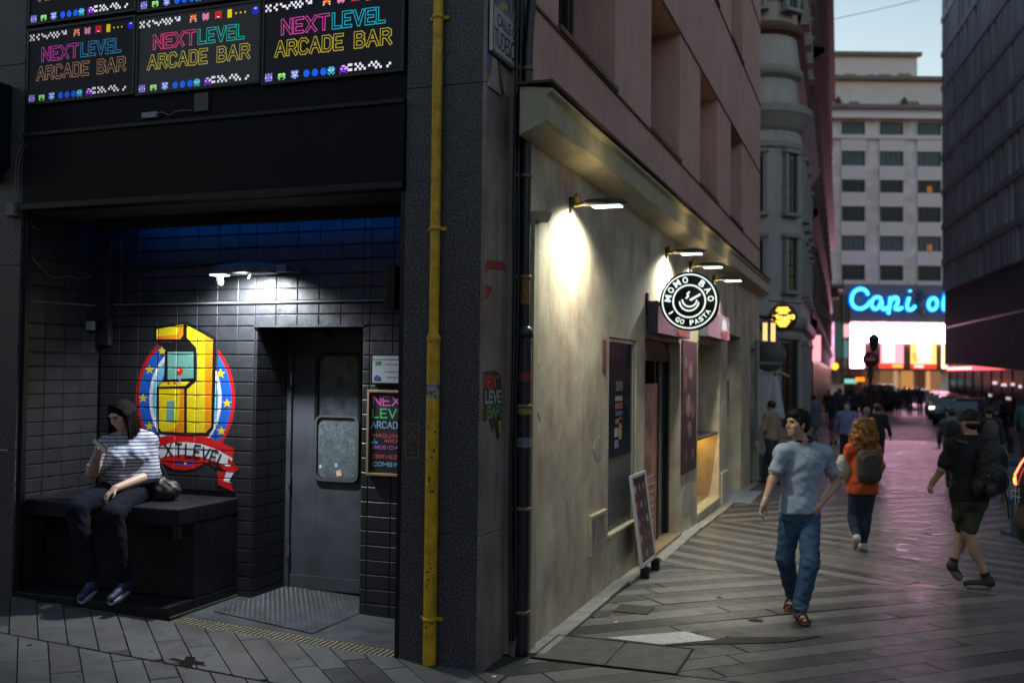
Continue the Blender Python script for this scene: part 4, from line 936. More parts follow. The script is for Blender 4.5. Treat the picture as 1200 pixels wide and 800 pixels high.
mb = MB(); mb.box(-5.17, -4.80, 7.08, 7.18, 2.846, 2.8505); mb.build('diffuser', glow('lamp diffuser', (.8, .9, 1.0), .12), fl)
ld = bpy.data.lights.new('entrance_lamp_light', 'SPOT'); lo = bpy.data.objects.new('entrance_lamp_light', ld); COL.objects.link(lo)
ld.energy = 270 / FX; ld.color = (.88, .95, 1.0); ld.shadow_soft_size = .06; ld.spot_size = rad(150); ld.spot_blend = .6
lo.location = Vector((-5.0, 7.02, 2.83)); lo.rotation_euler = Vector((.03, -.42, 1)).to_track_quat('Z', 'Y').to_euler()

# small sensor on left wall, dark box at the right
sb = thing('wall_sensor', 'small pale grey box on the black tiled side wall', 'sensor', (-6.73, 7.3, 2.44))
mb = MB(); mb.box(-6.735, -6.66, 7.20, 7.24, 2.38, 2.47); mb.build('back', M_blackm, sb, bevel=.004)
mb = MB(); mb.box(-6.735, -6.66, 7.155, 7.199, 2.385, 2.465); mb.build('cover', mat('pale box', (.32, .33, .33), rough=.5), sb, bevel=.006)
mb = MB(); mb.box(-3.62, -3.54, 7.0, 7.3, 2.53, 2.88); tag(mb.build('dark_box', M_blackm, bevel=.006), 'tall dark box fixed to the right end of the black tiles above the framed notice', 'box')
wob([(-6.70, 6.47, 3.0), (-6.72, 6.55, 2.94), (-6.73, 6.7, 2.84), (-6.73, 6.85, 2.83), (-6.73, 6.95, 2.86), (-6.73, 7.05, 2.84), (-6.73, 7.2, 2.88)], M_gcable, 'cable', 'thin cable sagging along the dark side wall of the entrance')
wob([(-6.69, 6.46, 3.27), (-6.70, 6.50, 3.22), (-6.73, 6.6, 3.215)], M_gcable, 'cable', 'short cable end at the top corner of the dark side wall')

# framed notice and chalk menu
fn = thing('framed_notice', 'white notice in a dark frame hanging above the chalk menu, half hidden by the pillar', 'notice', (-3.75, 7.32, 1.93))
mb = MB(); mb.box(-3.895, -3.47, 7.29, 7.335, 1.93, 2.19); mb.build('frame', M_blackm, fn, bevel=.004)
mb = MB(); mb.box(-3.875, -3.49, 7.286, 7.2905, 1.95, 2.17); mb.build('sheet', mat('notice paper', (.42, .44, .45), rough=.6, fine=.06), fn)
mb = MB(); mb.box(-3.85, -3.80, 7.2845, 7.2855, 2.095, 2.125); mb.build('green_mark', mat('green ink', (.03, .2, .08), rough=.6), fn)
mb = MB(); mb.prism([(-.03, -.02), (.03, -.02), (.03, .01), (0, .03), (-.03, .01)], (-3.83, 7.2855, 1.985), (1, 0, 0), (0, 0, 1), (0, -.001, 0)); mb.build('blue_mark', mat('blue ink', (.03, .06, .25), rough=.6), fn)
mb = MB(); strokes(mb, [[(0, 0), (.12, 0)], [(0, -.06), (.2, -.06)], [(-.12, .04), (.2, .04)], [(.02, -.105), (.2, -.105)]], .006, (-3.76, 7.2855, 2.10), (1, 0, 0), (0, 0, 1), (0, -1, 0), 0, .0004)
mb.build('print_lines', mat('grey ink', (.12, .12, .14), rough=.6), fn)
cm = thing('chalk_menu', 'wooden-framed chalkboard menu with pink, green and blue lettering, cut off by the pillar', 'chalkboard', (-3.65, 7.32, 1.2))
M_wood = mat('light wood frame', (.38, .26, .12), rough=.5, streak=.2)
mb = MB()
for b in ((-3.93, -3.38, 1.19, 1.212), (-3.93, -3.38, 1.868, 1.89), (-3.93, -3.908, 1.2125, 1.8675), (-3.402, -3.38, 1.2125, 1.8675)): mb.box(b[0], b[1], 7.30, 7.335, b[2], b[3])
mb.build('frame', M_wood, cm, bevel=.003)
mb = MB(); mb.box(-3.91, -3.40, 7.315, 7.334, 1.20, 1.88); mb.build('board', mat('blackboard', (.012, .012, .014), rough=.6), cm)
def chalk(txt, x, z, h, w, col, e=.25, sw=.010):
    ls, tw = word_lines(txt, .22); s = w / tw
    ls = [[(p[0] * s, p[1] * h) for p in l] for l in ls]
    mb = MB(); strokes(mb, ls, sw, (x, 7.3145, z), (1, 0, 0), (0, 0, 1), (0, -1, 0), 0, .0003)
    mb.build('lettering', mat('chalk %s' % (col,), col, rough=.7, emit=0), cm)
chalk('NEXT', -3.875, 1.765, .07, .33, (.85, .12, .5), sw=.014)
chalk('LEVEL', -3.88, 1.665, .07, .36, (.12, .65, .22), sw=.012)
chalk('ARCADE BAR', -3.89, 1.58, .05, .46, (.4, .55, .8), sw=.008)
chalk('MAQUINAS', -3.875, 1.505, .026, .3, (.75, .12, .12), sw=.006)
chalk('ARCADE', -3.77, 1.465, .024, .2, (.75, .12, .12), sw=.006)
chalk('BEBIDAS', -3.875, 1.41, .024, .28, (.55, .15, .55), sw=.006)
chalk('CERVEZAS', -3.875, 1.335, .024, .3, (.75, .12, .12), sw=.006)
chalk('COMBINADOS', -3.87, 1.27, .03, .42, (.25, .5, .75), sw=.007)
mb = MB(); mb.prism([(-.03, 0), (.03, 0), (.028, .02), (.006, .022), (.004, .045), (-.006, .045), (-.008, .022), (-.03, .018)], (-3.86, 7.3145, 1.45), (1, 0, 0), (0, 0, 1), (0, -.001, 0)); mb.build('joystick_doodle', mat('chalk blue', (.1, .35, .6), rough=.7), cm)

# ---------------------------------------------------------- things on the pillar's side face
XS = -2.545
def side_print(mb, pts, m=0, off=0.0012):
    q = [(XS + off, a, b) for a, b in pts]; mb.add(q, [tuple(range(len(q)))], m)
st = thing('torn_sticker', 'torn black sticker with red, blue and green lettering on the side of the granite pillar', 'sticker', (XS, 6.55, 1.7))
mb = MB(); side_print(mb, [(6.402, 1.70), (6.5, 1.72), (6.58, 1.62), (6.62, 1.66), (6.68, 1.56), (6.76, 1.60), (6.745, 2.03), (6.62, 2.06), (6.402, 2.05)]); mb.build('backing', mat('sticker black', (.015, .015, .015), rough=.5), st)
def side_letters(t, y0, z0, w, h, col, sw=.02):
    ls, tw = word_lines(t, .2); s = w / tw
    mb = MB(); strokes(mb, [[(p[0] * s, p[1] * h) for p in l] for l in ls], sw, (XS + .0016, y0, z0), (0, 1, 0), (0, 0, 1), (1, 0, 0), 0, .0002)
    mb.build('lettering', mat('print %s' % (col,), col, rough=.5), st)
side_letters('NEXT', 6.425, 1.94, .30, .075, (.4, .03, .04)); side_letters('LEVE', 6.45, 1.835, .29, .075, (.3, .34, .4)); side_letters('BAR', 6.49, 1.73, .24, .075, (.1, .26, .12))
mb = MB(); side_print(mb, [(6.72, 1.60), (6.755, 1.60), (6.75, 1.70), (6.70, 1.70)], 0, .0022); mb.build('yellow_corner', mat('print yellow', (.4, .34, .03), rough=.5), st)
mb = MB(); side_print(mb, [(6.402, 2.78), (6.44, 2.83), (6.8, 2.85), (6.815, 2.79), (6.47, 2.765), (6.43, 2.73), (6.402, 2.73)]); tag(mb.build('sticker_scrap', mat('torn red paper', (.28, .02, .03), rough=.6, fine=.3, fscale=40)), 'torn strip of red paper stuck across the side of the granite pillar', 'sticker')
mb = MB(); side_print(mb, [(6.402, 2.55), (6.47, 2.56), (6.50, 2.60), (6.55, 2.61), (6.54, 2.65), (6.402, 2.655)]); tag(mb.build('sticker_scrap', mat('torn red paper'  , (.28, .02, .03))), 'small torn red sticker remnant lower on the side of the granite pillar', 'sticker')
# ceramic street name plaque and warning plate
pq = thing('street_name_plaque', 'white ceramic street name plaque reading CALLE DE TUDESCOS high on the corner', 'street sign', (-2.5, 6.7, 4.3))
mb = MB(); mb.box(-2.53, -2.505, 6.40, 7.0, 4.285, 5.0); mb.build('plaque', mat('glazed white tile', (.42, .42, .43), rough=.25, var=.15), pq, bevel=.004)
mb = MB(); mb.add([(-2.5035, 6.43, 4.62), (-2.5035, 6.97, 4.62), (-2.5035, 6.97, 4.97), (-2.5035, 6.43, 4.97)], [(0, 1, 2, 3)]); mb.build('painted_scene', mat('faded painted scene', (.42, .36, .18), rough=.3, col2=(.08, .12, .2), vscale=9), pq)
mb = MB()
for i, y in enumerate((6.5, 6.56, 6.63, 6.7, 6.78, 6.85, 6.91)): mb.add([(-2.5030, y, 4.66 + .02 * (i % 3)), (-2.5030, y + .035, 4.66 + .02 * (i % 3)), (-2.5030, y + .03, 4.86 + .03 * (i % 2)), (-2.5030, y + .006, 4.84)], [(0, 1, 2, 3)])
mb.build('painted_figures', mat('dark blue glaze', (.06, .08, .14), rough=.3), pq)
M_ink = mat('black glaze', (.015, .015, .018), rough=.3)
add_text('CALLE DE', .42, .085, (-2.5025, 6.70, 4.54), (0, 1, 0), (0, 0, 1), M_ink, pq)
add_text('TUDESCOS', .54, .135, (-2.5025, 6.70, 4.40), (0, 1, 0), (0, 0, 1), M_ink, pq)
mb = MB(); strokes(mb, [[(0, 0), (.58, 0), (.58, .69), (0, .69), (0, 0)]], .008, (-2.5032, 6.41, 4.295), (0, 1, 0), (0, 0, 1), (1, 0, 0)); mb.build('border', M_ink, pq)
wp = thing('warning_plate', 'small triangular red and white plate below the street name plaque', 'sign', (-2.53, 6.55, 4.15))
mb = MB(); mb.prism([(6.41, 4.04), (6.69, 4.04), (6.69, 4.14), (6.60, 4.27), (6.48, 4.27)], (-2.545, 0, 0), (0, 1, 0), (0, 0, 1), (.014, 0, 0)); mb.build('plate', mat('dirty white plate', (.33, .3, .31), rough=.5, col2=(.35, .1, .1), vscale=6), wp)
mb = MB(); mb.prism([(6.56, 4.27), (6.60, 4.27), (6.69, 4.09), (6.69, 4.045), (6.655, 4.045)], (-2.530, 0, 0), (0, 1, 0), (0, 0, 1), (.002, 0, 0)); mb.build('black_bar', M_stk, wp)
mb = MB(); mb.prism([(6.40, 4.14), (6.42, 4.14), (6.46, 4.27), (6.40, 4.27)], (-2.545, 0, 0), (0, 1, 0), (0, 0, 1), (.013, 0, 0)); mb.build('blue_corner', mat('blue enamel', (.03, .12, .3), rough=.4), wp)

# black downpipe with cables and brackets at the corner
dp = thing('black_downpipe', 'black downpipe running full height between the pillar and the cream wall', 'downpipe', (-2.43, 6.9, 0))
M_bpipe = mat('weathered black pipe', (0.02, 0.022, 0.026), rough=.4, var=.5, vscale=14)
mb = MB(); mb.cyl((-2.43, 6.93, .0), (-2.43, 6.93, 2.35), .055, n=16); mb.build('lower_pipe', M_bpipe, dp)
mb = MB(); mb.tube([(-2.43, 6.93, 2.35), (-2.43, 6.93, 4.4), (-2.42, 6.99, 4.9), (-2.41, 7.0, 9.5)], .036, 12); mb.build('upper_pipe', M_bpipe, dp)
mb = MB(); mb.lathe((-2.43, 6.93, 2.30), [(.055, 0), (.066, .01), (.066, .06), (.04, .085)], 16); mb.build('collar', M_bpipe, dp)
for z in (.3, 1.05, 1.8, 2.75, 3.5, 4.3):
    mb = MB(); r = .055 if z < 2.3 else .036
    mb.lathe((-2.43, 6.93, z), [(r, -.014), (r + .008, -.012), (r + .008, .012), (r, .014)], 14); mb.box(-2.50, -2.43 - r, 6.86, 6.875, z - .012, z + .012); mb.build('bracket', mat('rusty bracket', (.2, .14, .1), rough=.7), dp)
for k, (dy, dx) in enumerate(((-.055, 0.0), (-.085, -.02), (.05, -.015))):
    pts = [(-2.47 + dx + .006 * math.sin(z * 3 + k), 6.93 + dy + .008 * math.sin(z * 2.1 + k * 2), z) for z in [.1 + .35 * i for i in range(27)]]
    wob(pts, M_cable, 'cable', ['black cable strapped down the left of the black downpipe', 'outer black cable running down the render strip by the downpipe', 'black cable between the downpipe and the cream wall'][k], r=.012)
for z, c, lab in ((1.98, (.20, .03, .03), 'red'), (1.74, (.26, .22, .03), 'yellow'), (1.50, (.16, .18, .21), 'pale grey'), (2.55, (.22, .11, .03), 'orange')):
    mb = MB(); mb.tube([(-2.43, 6.93, z), (-2.43, 6.93, z + (.07 if z < 2 else .2))], .0565 if z < 2.3 else .0375, 16, caps=False)
    tag(mb.build('pipe_sticker', mat('%s sticker' % lab, c, rough=.6, fine=.3, fscale=50)), '%s sticker wrapped round the black downpipe' % lab, 'sticker')
# ============================================================ SIDE-STREET HOUSE
XW = -2.41
M_cream = mat('cream stucco', (0.53, 0.465, 0.345), rough=0.8, var=0.26, vscale=1.6, streak=0.07, col2=(0.40, 0.31, 0.25), bump=0.5, bscale=18, bdist=.004, fine=.06, fscale=60)
M_pink = mat('dusty pink stucco', (0.54, 0.335, 0.305), rough=0.85, var=0.1, vscale=.8, streak=0.08, bump=0.3, bscale=30)
M_corn = mat('cream cornice', (0.42, 0.385, 0.27), rough=0.7, var=.15, vscale=3, bump=.3, bscale=15, streak=.1)
M_reveal = mat('ochre reveal', (0.30, 0.22, 0.15), rough=.8, var=.1)
ho = thing('stucco_house', 'pink stucco house with cream ground floor, deep windows and cornice along the side street', 'house', (-4, 14, 0))
holes = [(9.34, 10.52, .50, 2.40), (10.93, 13.05, -.3, 2.46), (14.45, 16.60, .05, 2.54), (17.50, 19.38, -.4, 2.76), (20.95, 21.9, -.4, 2.6)]
mb = MB(); wall_boxes(mb, 'X', -2.9, XW, 6.985, 22.55, -.45, 3.82, holes)
mb.build('ground_floor_wall', M_cream, ho)
uh = []
for (a, b) in ((7.60, 9.44), (11.12, 12.88), (14.50, 16.18), (17.78, 19.36)):
    uh += [(a, b, 4.84, 6.50), (a, b, 8.05, 9.75), (a, b, 11.25, 12.9)]
mb = MB(); wall_boxes(mb, 'X', -2.85, XW + .005, 6.985, 22.55, 3.82, 15.5, uh)
mb.build('upper_wall', M_pink, ho)
mb = MB(); mb.box(-9, -2.91, 8.6, 22.5, -.3, 15.4); mb.box(-9, -3.1, 6.99, 8.6, 3.7, 15.4); mb.build('inner_core', M_blackp, ho)
# repairs and cracks in the stucco
M_patch = mat('repaired stucco', (.40, .35, .28), rough=.9, bump=.8, bscale=25, var=.2)
pr5 = random.Random(31)
for (y, z, a, b_) in ((7.25, 1.9, .12, .25), (8.95, 1.35, .16, .12), (13.6, .35, .4, .25), (17.05, 1.3, .2, .3)):
    mb = MB(); mb.prism([(y + a * math.cos(i * .52) * pr5.uniform(.75, 1.1), z + b_ * math.sin(i * .52) * pr5.uniform(.75, 1.1)) for i in range(12)], (XW + .0005, 0, 0), (0, 1, 0), (0, 0, 1), (.003, 0, 0)); mb.build('plaster_patch', M_patch, ho)
M_crk = mat('hairline crack', (.06, .05, .045), rough=.9)
for (y, z, dy, dz, n_) in ((7.35, 3.3, .03, -.09, 12), (8.5, 2.4, -.02, -.10, 9), (9.2, 1.1, -.05, -.07, 8), (7.9, 1.0, .06, -.05, 10), (10.7, 3.2, .015, -.09, 8), (14.4, 3.3, .02, -.08, 9)):
    pts = [(y, z)]
    for i in range(n_): pts.append((pts[-1][0] + dy * pr5.uniform(-.6, 1.8), pts[-1][1] + dz * pr5.uniform(.4, 1.4)))
    mb = MB(); strokes(mb, [pts], .004, (XW + .0042, 0, 0), (0, 1, 0), (0, 0, 1), (1, 0, 0)); mb.build('crack', M_crk, ho, kind='stuff')
# string courses
mb = MB()
for z in (4.80, 6.515, 8.02, 9.77, 11.22, 12.92): mb.box(XW + .004, XW + .022, 6.99, 22.55, z - .012, z + .012)
mb.build('string_course', mat('dark string line', (.12, .08, .07), rough=.8), ho)
M_shut = mat('dark louvred shutter', (.03, .032, .036), rough=.5)
for (a, b) in ((7.60, 9.44), (11.12, 12.88), (14.50, 16.18), (17.78, 19.36)):
    for (z0, z1) in ((4.84, 6.50), (8.05, 9.75), (11.25, 12.9)):
        mb = MB(); mb.box(-2.905, -2.86, a, b, z0, z1); w = mb.build('window', glass_mat('dark window glass'), ho)
        fr = MB(); fr.box(-2.859, -2.83, a, a + .06, z0, z1); fr.box(-2.859, -2.83, b - .06, b, z0, z1); fr.box(-2.859, -2.83, (a + b) / 2 - .03, (a + b) / 2 + .03, z0, z1); fr.build('frame', M_shut, w)
        sl = MB(); sl.box(-2.83, XW + .045, a - .03, b + .03, z0 - .035, z0 + .004); sl.build('sill', mat('brown stone sill', (.13, .09, .08), rough=.6), w)
        if a < 8:
            sh = MB(); z = z0 + .03
            while z < z1 - .03: sh.obox((-2.60, a + .40, z), (.018, 0, -.012), (0, .40, 0), (.002, 0, .003)); z += .042
            sh.box(-2.63, -2.57, a, a + .03, z0, z1); sh.box(-2.63, -2.57, a + .8, a + .83, z0, z1)
            sh.build('shutter', M_shut, w)
# cornice with lit underside
mb = MB(); mb.prism([(XW + .001, 3.75), (-2.22, 3.83), (-2.20, 3.85), (-2.20, 4.03), (-2.16, 4.05), (-2.16, 4.075), (XW + .001, 4.11)], (0, 6.70, 0), (1, 0, 0), (0, 0, 1), (0, 15.85, 0))
mb.build('cornice', M_corn, ho, bevel=.006)
mb = MB(); mb.box(XW - .02, -2.15, 6.67, 22.56, 4.112, 4.13); mb.build('cornice_flashing', mat('dark red flashing', (.08, .03, .03), rough=.6), ho)
mb = MB(); mb.box(XW + .001, XW + .03, 6.99, 7.10, -.02, 3.18); mb.prism([(0, 3.18), (.09, 3.18), (.12, 3.25), (0, 3.25)], (XW + .001, 6.99, 0), (1, 0, 0), (0, 0, 1), (0, .14, 0)); mb.build('corner_pilaster', M_corn, ho)
mb = MB(); mb.box(XW + .001, XW + .035, 16.75, 17.45, -.4, .42); mb.box(XW + .001, XW + .02, 10.56, 10.88, -.2, .55); mb.build('plinth_block', M_cream, ho, bevel=.01, kind='stuff')
# dark display panel
pw = MB(); pw.box(XW - .06, XW - .035, 9.35, 10.51, .51, 1.215); pw.build('lower_panel', mat('grey metal panel', (.10, .10, .10), rough=.4, var=.15), ho)
wn_ = thing('display_window', 'dark glazed display window with menu cards, first opening in the cream wall', 'window', (XW, 9.9, .5))
mb = MB(); mb.box(XW - .05, XW - .03, 9.38, 10.46, 1.22, 2.37); mb.build('glass', glass_mat('blue black glass', (.018, .026, .036), .12), wn_)
mb = MB()
for b in ((9.36, 9.40, 1.22, 2.39), (10.44, 10.49, .5, 2.39)): mb.box(XW - .08, XW - .015, b[0], b[1], b[2], b[3])
mb.box(XW - .08, XW - .015, 9.40, 10.44, 2.355, 2.39); mb.build('frame', mat('pale frame', (.3, .32, .27), rough=.5), wn_)
mb = MB(); mb.box(XW - .12, XW + .03, 9.32, 10.54, .47, .502); mb.build('sill', M_corn, wn_, bevel=.005)
for i, (y, z, h, w, c) in enumerate(((9.72, 1.87, .10, .28, (.05, .05, .055)), (9.72, 1.77, .05, .28, (.25, .25, .26)), (9.72, 1.69, .06, .28, (.3, .04, .04)), (9.72, 1.62, .05, .28, (.03, .06, .2)), (9.72, 1.54, .05, .28, (.2, .13, .03)), (9.70, 1.41, .09, .14, (.3, .33, .5)), (9.70, 1.30, .08, .14, (.25, .2, .3)), (9.88, 1.38, .22, .1, (.4, .25, .06)))):
    mb = MB(); mb.box(XW - .029, XW - .025, y, y + w, z, z + h); mb.build('card', mat('card %s' % (c,), c, rough=.5, fine=.4, fscale=45), wn_)
mb = MB(); mb.box(XW + .001, XW + .012, 9.09, 9.19, 2.06, 2.36); tag(mb.build('small_poster', mat('dark red notice', (.09, .02, .02), rough=.5, fine=.5, fscale=25)), 'narrow dark red notice on the cream wall left of the display window', 'notice')
# meter hatch
vh = thing('meter_hatch', 'small cream metal meter hatch low on the cream wall', 'hatch', (XW, 8.9, .4))
mb = MB(); mb.box(XW - .01, XW + .02, 8.65, 9.15, .42, .745); mb.build('door', mat('cream metal hatch', (.36, .30, .25), rough=.6, var=.2), vh, bevel=.004)
mb = MB()
for b in ((8.63, 9.17, .745, .775, .045), (8.63, 8.655, .41, .7445, .035)): mb.box(XW, XW + b[4], b[0], b[1], b[2], b[3])
mb.box(XW + .02, XW + .03, 8.78, 8.80, .48, .68); mb.build('frame', M_corn, vh, bevel=.003)
# shop doorway
sh = thing('shop_entrance', 'open restaurant doorway with dark frame and a tall food poster inside', 'doorway', (XW, 12, 0))
mb = MB(); mb.box(-3.6, -3.5, 10.9, 13.1, -.1, 2.5); mb.build('back_panel', mat('reddish interior wall', (.14, .06, .06), rough=.6, var=.4, vscale=2), sh)
mb = MB(); mb.box(-3.5, XW + .03, 10.93, 13.05, -.12, -.02 + .0); mb.build('doorstep', mat('wooden step', (.3, .2, .12), rough=.5, var=.2), sh)
mb = MB(); mb.box(-2.62, -2.54, 12.05, 12.13, -.02, 2.2); mb.box(-2.62, -2.54, 12.93, 13.04, -.02, 2.2); mb.box(-2.62, -2.54, 10.94, 13.04, 2.2, 2.3); mb.box(-2.60, -2.56, 12.40, 12.46, -.02, 2.2); mb.build('door_frame', M_blackm, sh)
mb = MB(); mb.box(-2.60, -2.58, 12.131, 12.929, -.02, 2.199); mb.build('door_glass', glass_mat('dark window glass'), sh)
mb = MB(); mb.box(-2.61, -2.57, 10.94, 13.04, 2.301, 2.455); mb.build('transom', mat('reddish transom', (.12, .05, .06), rough=.4), sh)
mb = MB(); mb.box(-2.50, -2.47, 11.0, 11.9, .06, 1.93); mb.build('food_poster', mat('faded food poster', (.42, .20, .14), rough=.5, col2=(.2, .09, .07), vscale=4.5), sh)
mb = MB()
for i in range(7): mb.box(-2.4695, -2.4685, 11.15, 11.75, .3 + i * .09, .32 + i * .09)
mb.build('poster_print', mat('poster print', (.6, .4, .33), rough=.5), sh)
mb = MB(); mb.box(-3.4, -2.45, 13.052, 13.058, -.1, 2.45); mb.build('lit_jamb', M_corn, sh)
mb = MB(); mb.box(XW - .35, XW + .16, 10.95, 13.6, -.2, gz(-2.3, 12.5) + .012); mb.build('stone_threshold', M_strip, sh, bevel=.008)
# pier with poster
po = thing('pier_poster', 'tall dark food poster fixed to the pier between the doorway and the serving window', 'poster', (XW, 13.7, .7))
mb = MB(); mb.box(XW + .001, XW + .018, 13.15, 14.27, .72, 2.50); mb.build('sheet', mat('dark food poster', (.05, .018, .026), rough=.5, col2=(.03, .012, .02), vscale=5), po)
mb = MB(); pr_ = random.Random(3)
for (y, z, r, c) in ((13.35, 1.95, .16, 0), (13.75, 2.1, .16, 1), (13.6, 1.62, .2, 1), (13.95, 1.55, .17, 0), (13.7, 1.3, .14, 1), (13.45, .95, .12, 0), (13.95, .95, .1, 1), (13.4, 2.2, .1, 1)):
    mb.add([(XW + .0185 + .0001 * c, y + r * math.cos(i * .523) * (.8 + .3 * pr_.random()), z + r * .8 * math.sin(i * .523)) for i in range(12)], [tuple(range(12))], c)
mb.build('dish_print', [mat('dish print pink', (.18, .07, .07), rough=.5, fine=.5, fscale=12), mat('dish print pale', (.26, .17, .16), rough=.5, fine=.5, fscale=14)], po, kind='stuff')
# serving window
sw = thing('serving_window', 'serving window with a dark counter shelf and warm light under it', 'window', (XW, 15.5, .1))
mb = MB(); mb.box(-3.0, -2.89, 14.47, 16.58, .05, 2.5); mb.build('inner_wall', M_cream, sw)
mb = MB(); mb.box(-2.88, -2.84, 14.50, 15.45, 1.12, 2.3); mb.build('hatch_glass', glass_mat('dark window glass'), sw)
mb = MB()
for b in ((14.47, 14.52, .1, 2.4), (15.45, 15.50, 1.12, 2.4), (14.47, 15.5, 2.3, 2.36), (14.9, 14.95, .1, 1.1)): mb.box(-2.84, -2.80, b[0], b[1], b[2], b[3])
mb.build('frame', M_blackm, sw)
mb = MB(); mb.box(-2.89, XW - .02, 14.46, 16.59, 1.075, 1.115); mb.build('counter', mat('dark counter', (.04, .04, .04), rough=.25), sw, bevel=.004)
mb = MB(); mb.box(-2.80, -2.76, 15.0, 16.55, 1.055, 1.074); mb.build('light_strip', glow('amber strip', (1.0, .55, .08), 30), sw)
mb = MB(); mb.box(-2.9, XW + .03, 14.44, 16.62, .0, .052); mb.build('sill', M_corn, sw, bevel=.006)
mb = MB(); mb.box(-2.83, -2.81, 14.6, 15.3, 1.75, 2.25); mb.build('menu_screen', mat('menu sheet', (.1, .16, .16), rough=.3, fine=.6, fscale=16), sw)
# dark light-box signs over the door and the window
def lightbox(y0, y1, z0, z1, label):
    t = thing('shop_fascia_sign', label, 'sign', (XW, (y0 + y1) / 2, z0))
    mb = MB(); mb.box(XW + .001, XW + .14, y0, y1, z0, z1); mb.build('box', mat('charcoal sign box', (.05, .055, .065), rough=.4), t, bevel=.006)
    c = y1 - .62; x = XW + .1415
    H = z1 - z0
    mb = MB()
    mb.add([(x, c + .26 * math.cos(a * .524), z0 + H * (.62 + .26 * math.sin(a * .524))) for a in range(12)], [tuple(range(12))])
    for (dy, dz) in ((-.2, .30), (0, .36), (.2, .30)): mb.box(x, x + .003, c + dy - .12, c + dy + .08, z0 + H * (dz + .12), z0 + H * (dz + .2))
    mb.build('steamed_bun_print', glow('lit white print', (.85, .95, .85), .8), t)
    mb = MB(); mb.box(x + .004, x + .008, c - .22, c + .30, z0 + H * .06, z0 + H * .34); mb.build('red_print', glow('lit red print', (.9, .12, .12), .5), t)
    mb = MB(); mb.box(x + .0085, x + .011, c - .5, c + .55, z0 + H * .18, z0 + H * .23); mb.build('chopstick_print', glow('dim print', (.5, .45, .35), .3), t)
lightbox(10.95, 13.0, 2.50, 2.86, 'charcoal shop sign with a white and red print over the restaurant doorway')
lightbox(14.5, 16.75, 2.60, 2.98, 'charcoal shop sign with a white and red print over the serving window')
# farther doorway
fd = thing('dark_doorway', 'plain dark doorway with a black lower panel at the far end of the cream wall', 'doorway', (XW, 18.4, -.2))
mb = MB(); mb.box(-3.3, -3.25, 17.4, 19.5, -.5, 2.8); mb.build('back', mat('brown inner wall', (.16, .11, .08), rough=.8), fd)
mb = MB(); mb.box(-3.24, -2.95, 18.3, 19.37, -.35, .42); mb.build('lower_panel', M_blackm, fd)
mb = MB(); mb.box(-3.2, -2.0, 17.55, 19.3, -.3, gz(-2.2, 18) + .02); mb.build('step', mat('pale step', (.34, .36, .40), rough=.4), fd, bevel=.006)
mb = MB(); mb.box(-2.60, -2.585, 18.75, 19.05, 1.55, 1.95); mb.build('notice', mat('grey notice', (.1, .11, .13), rough=.5), fd)
# wall lamps
M_lb = mat('dark lamp housing', (.035, .04, .038), rough=.35, metal=.4)
lens_m = glow('wall lamp lens', (.86, 1.0, .80), 10.0)
def wall_lamp(y, z, label, e=50):
    t = thing('wall_lamp', label, 'lamp', (XW, y, z), group='lamps along the cream wall')
    mb = MB(); mb.box(XW + .001, XW + .03, y - .05, y + .05, z - .07, z + .07); mb.build('wall_plate', M_lb, t, bevel=.004)
    mb = MB(); mb.cyl((XW + .02, y, z), (XW + .13, y, z + .01), .018, n=10); mb.lathe((XW + .06, y, z + .02), [(.03, 0), (.035, .05), (.02, .08), (.0, .085)], 10); mb.build('arm', mat('brass fitting', (.35, .27, .08), rough=.4, metal=.5), t)
    # housing: long shallow head pointing away from the wall
    vs = []; prof = [(.10, .03, .03), (.16, .075, .05), (.34, .09, .055), (.46, .06, .035), (.50, .02, .01)]
    for (dx, hw, hh) in prof:
        for (a, b) in ((-1, -.15), (-.8, .75), (0, 1), (.8, .75), (1, -.15)): vs.append((XW + dx, y + a * hw, z + b * hh))
    fs = [(i * 5 + j, i * 5 + j + 1, (i + 1) * 5 + j + 1, (i + 1) * 5 + j) for i in range(4) for j in range(4)] + [(i * 5 + 4, i * 5, (i + 1) * 5, (i + 1) * 5 + 4) for i in range(4)]
    mb = MB(); mb.add(vs, fs, 0, True); mb.add(vs[:5], [(0, 1, 2, 3, 4)]); mb.add(vs[-5:], [(4, 3, 2, 1, 0)]); mb.build('head', M_lb, t)
    mb = MB(); mb.prism([(.20, -.055), (.44, -.05), (.44, .05), (.20, .055)], (XW, y, z - .024), (1, 0, 0), (0, 1, 0), (0, 0, .006)); mb.build('lens', lens_m, t)
    for nm, en, size, soft, aim, bl_, off in (('wall_lamp_upward_spill', e * .14, 170, .12, (.05, 0, 1), 1.0, .46), ('wall_lamp_light', e * 3.2, 150, .05, (-.35, 0, -1), .5, .30), ('wall_lamp_beam', e * 5, 56, .02, (-.92, 0, -.46), .25, .42)):  # upward spot is added at each lamp to yellow the cornice underside
        d = bpy.data.lights.new(nm, 'SPOT'); o = bpy.data.objects.new(nm, d); COL.objects.link(o)
        d.energy = en / FX; d.color = (1.0, .80, .38) if 'upward' in nm else (1.0, 1.0, .80); d.shadow_soft_size = soft; d.spot_size = rad(size); d.spot_blend = bl_
        o.location = Vector((XW + off, y, z + (.075 if 'upward' in nm else -.045))); o.rotation_euler = (-Vector(aim)).to_track_quat('Z', 'Y').to_euler()
for (y, z, lab) in ((8.0, 3.45, 'wall lamp nearest the black downpipe, throwing a bright oval on the cream wall'), (12.05, 3.52, 'second wall lamp, above the restaurant doorway'),
                    (13.72, 3.53, 'third wall lamp, just above the round sign'), (15.8, 3.53, 'wall lamp farthest down the cream wall, right of the round sign')):
    wall_lamp(y, z, lab)
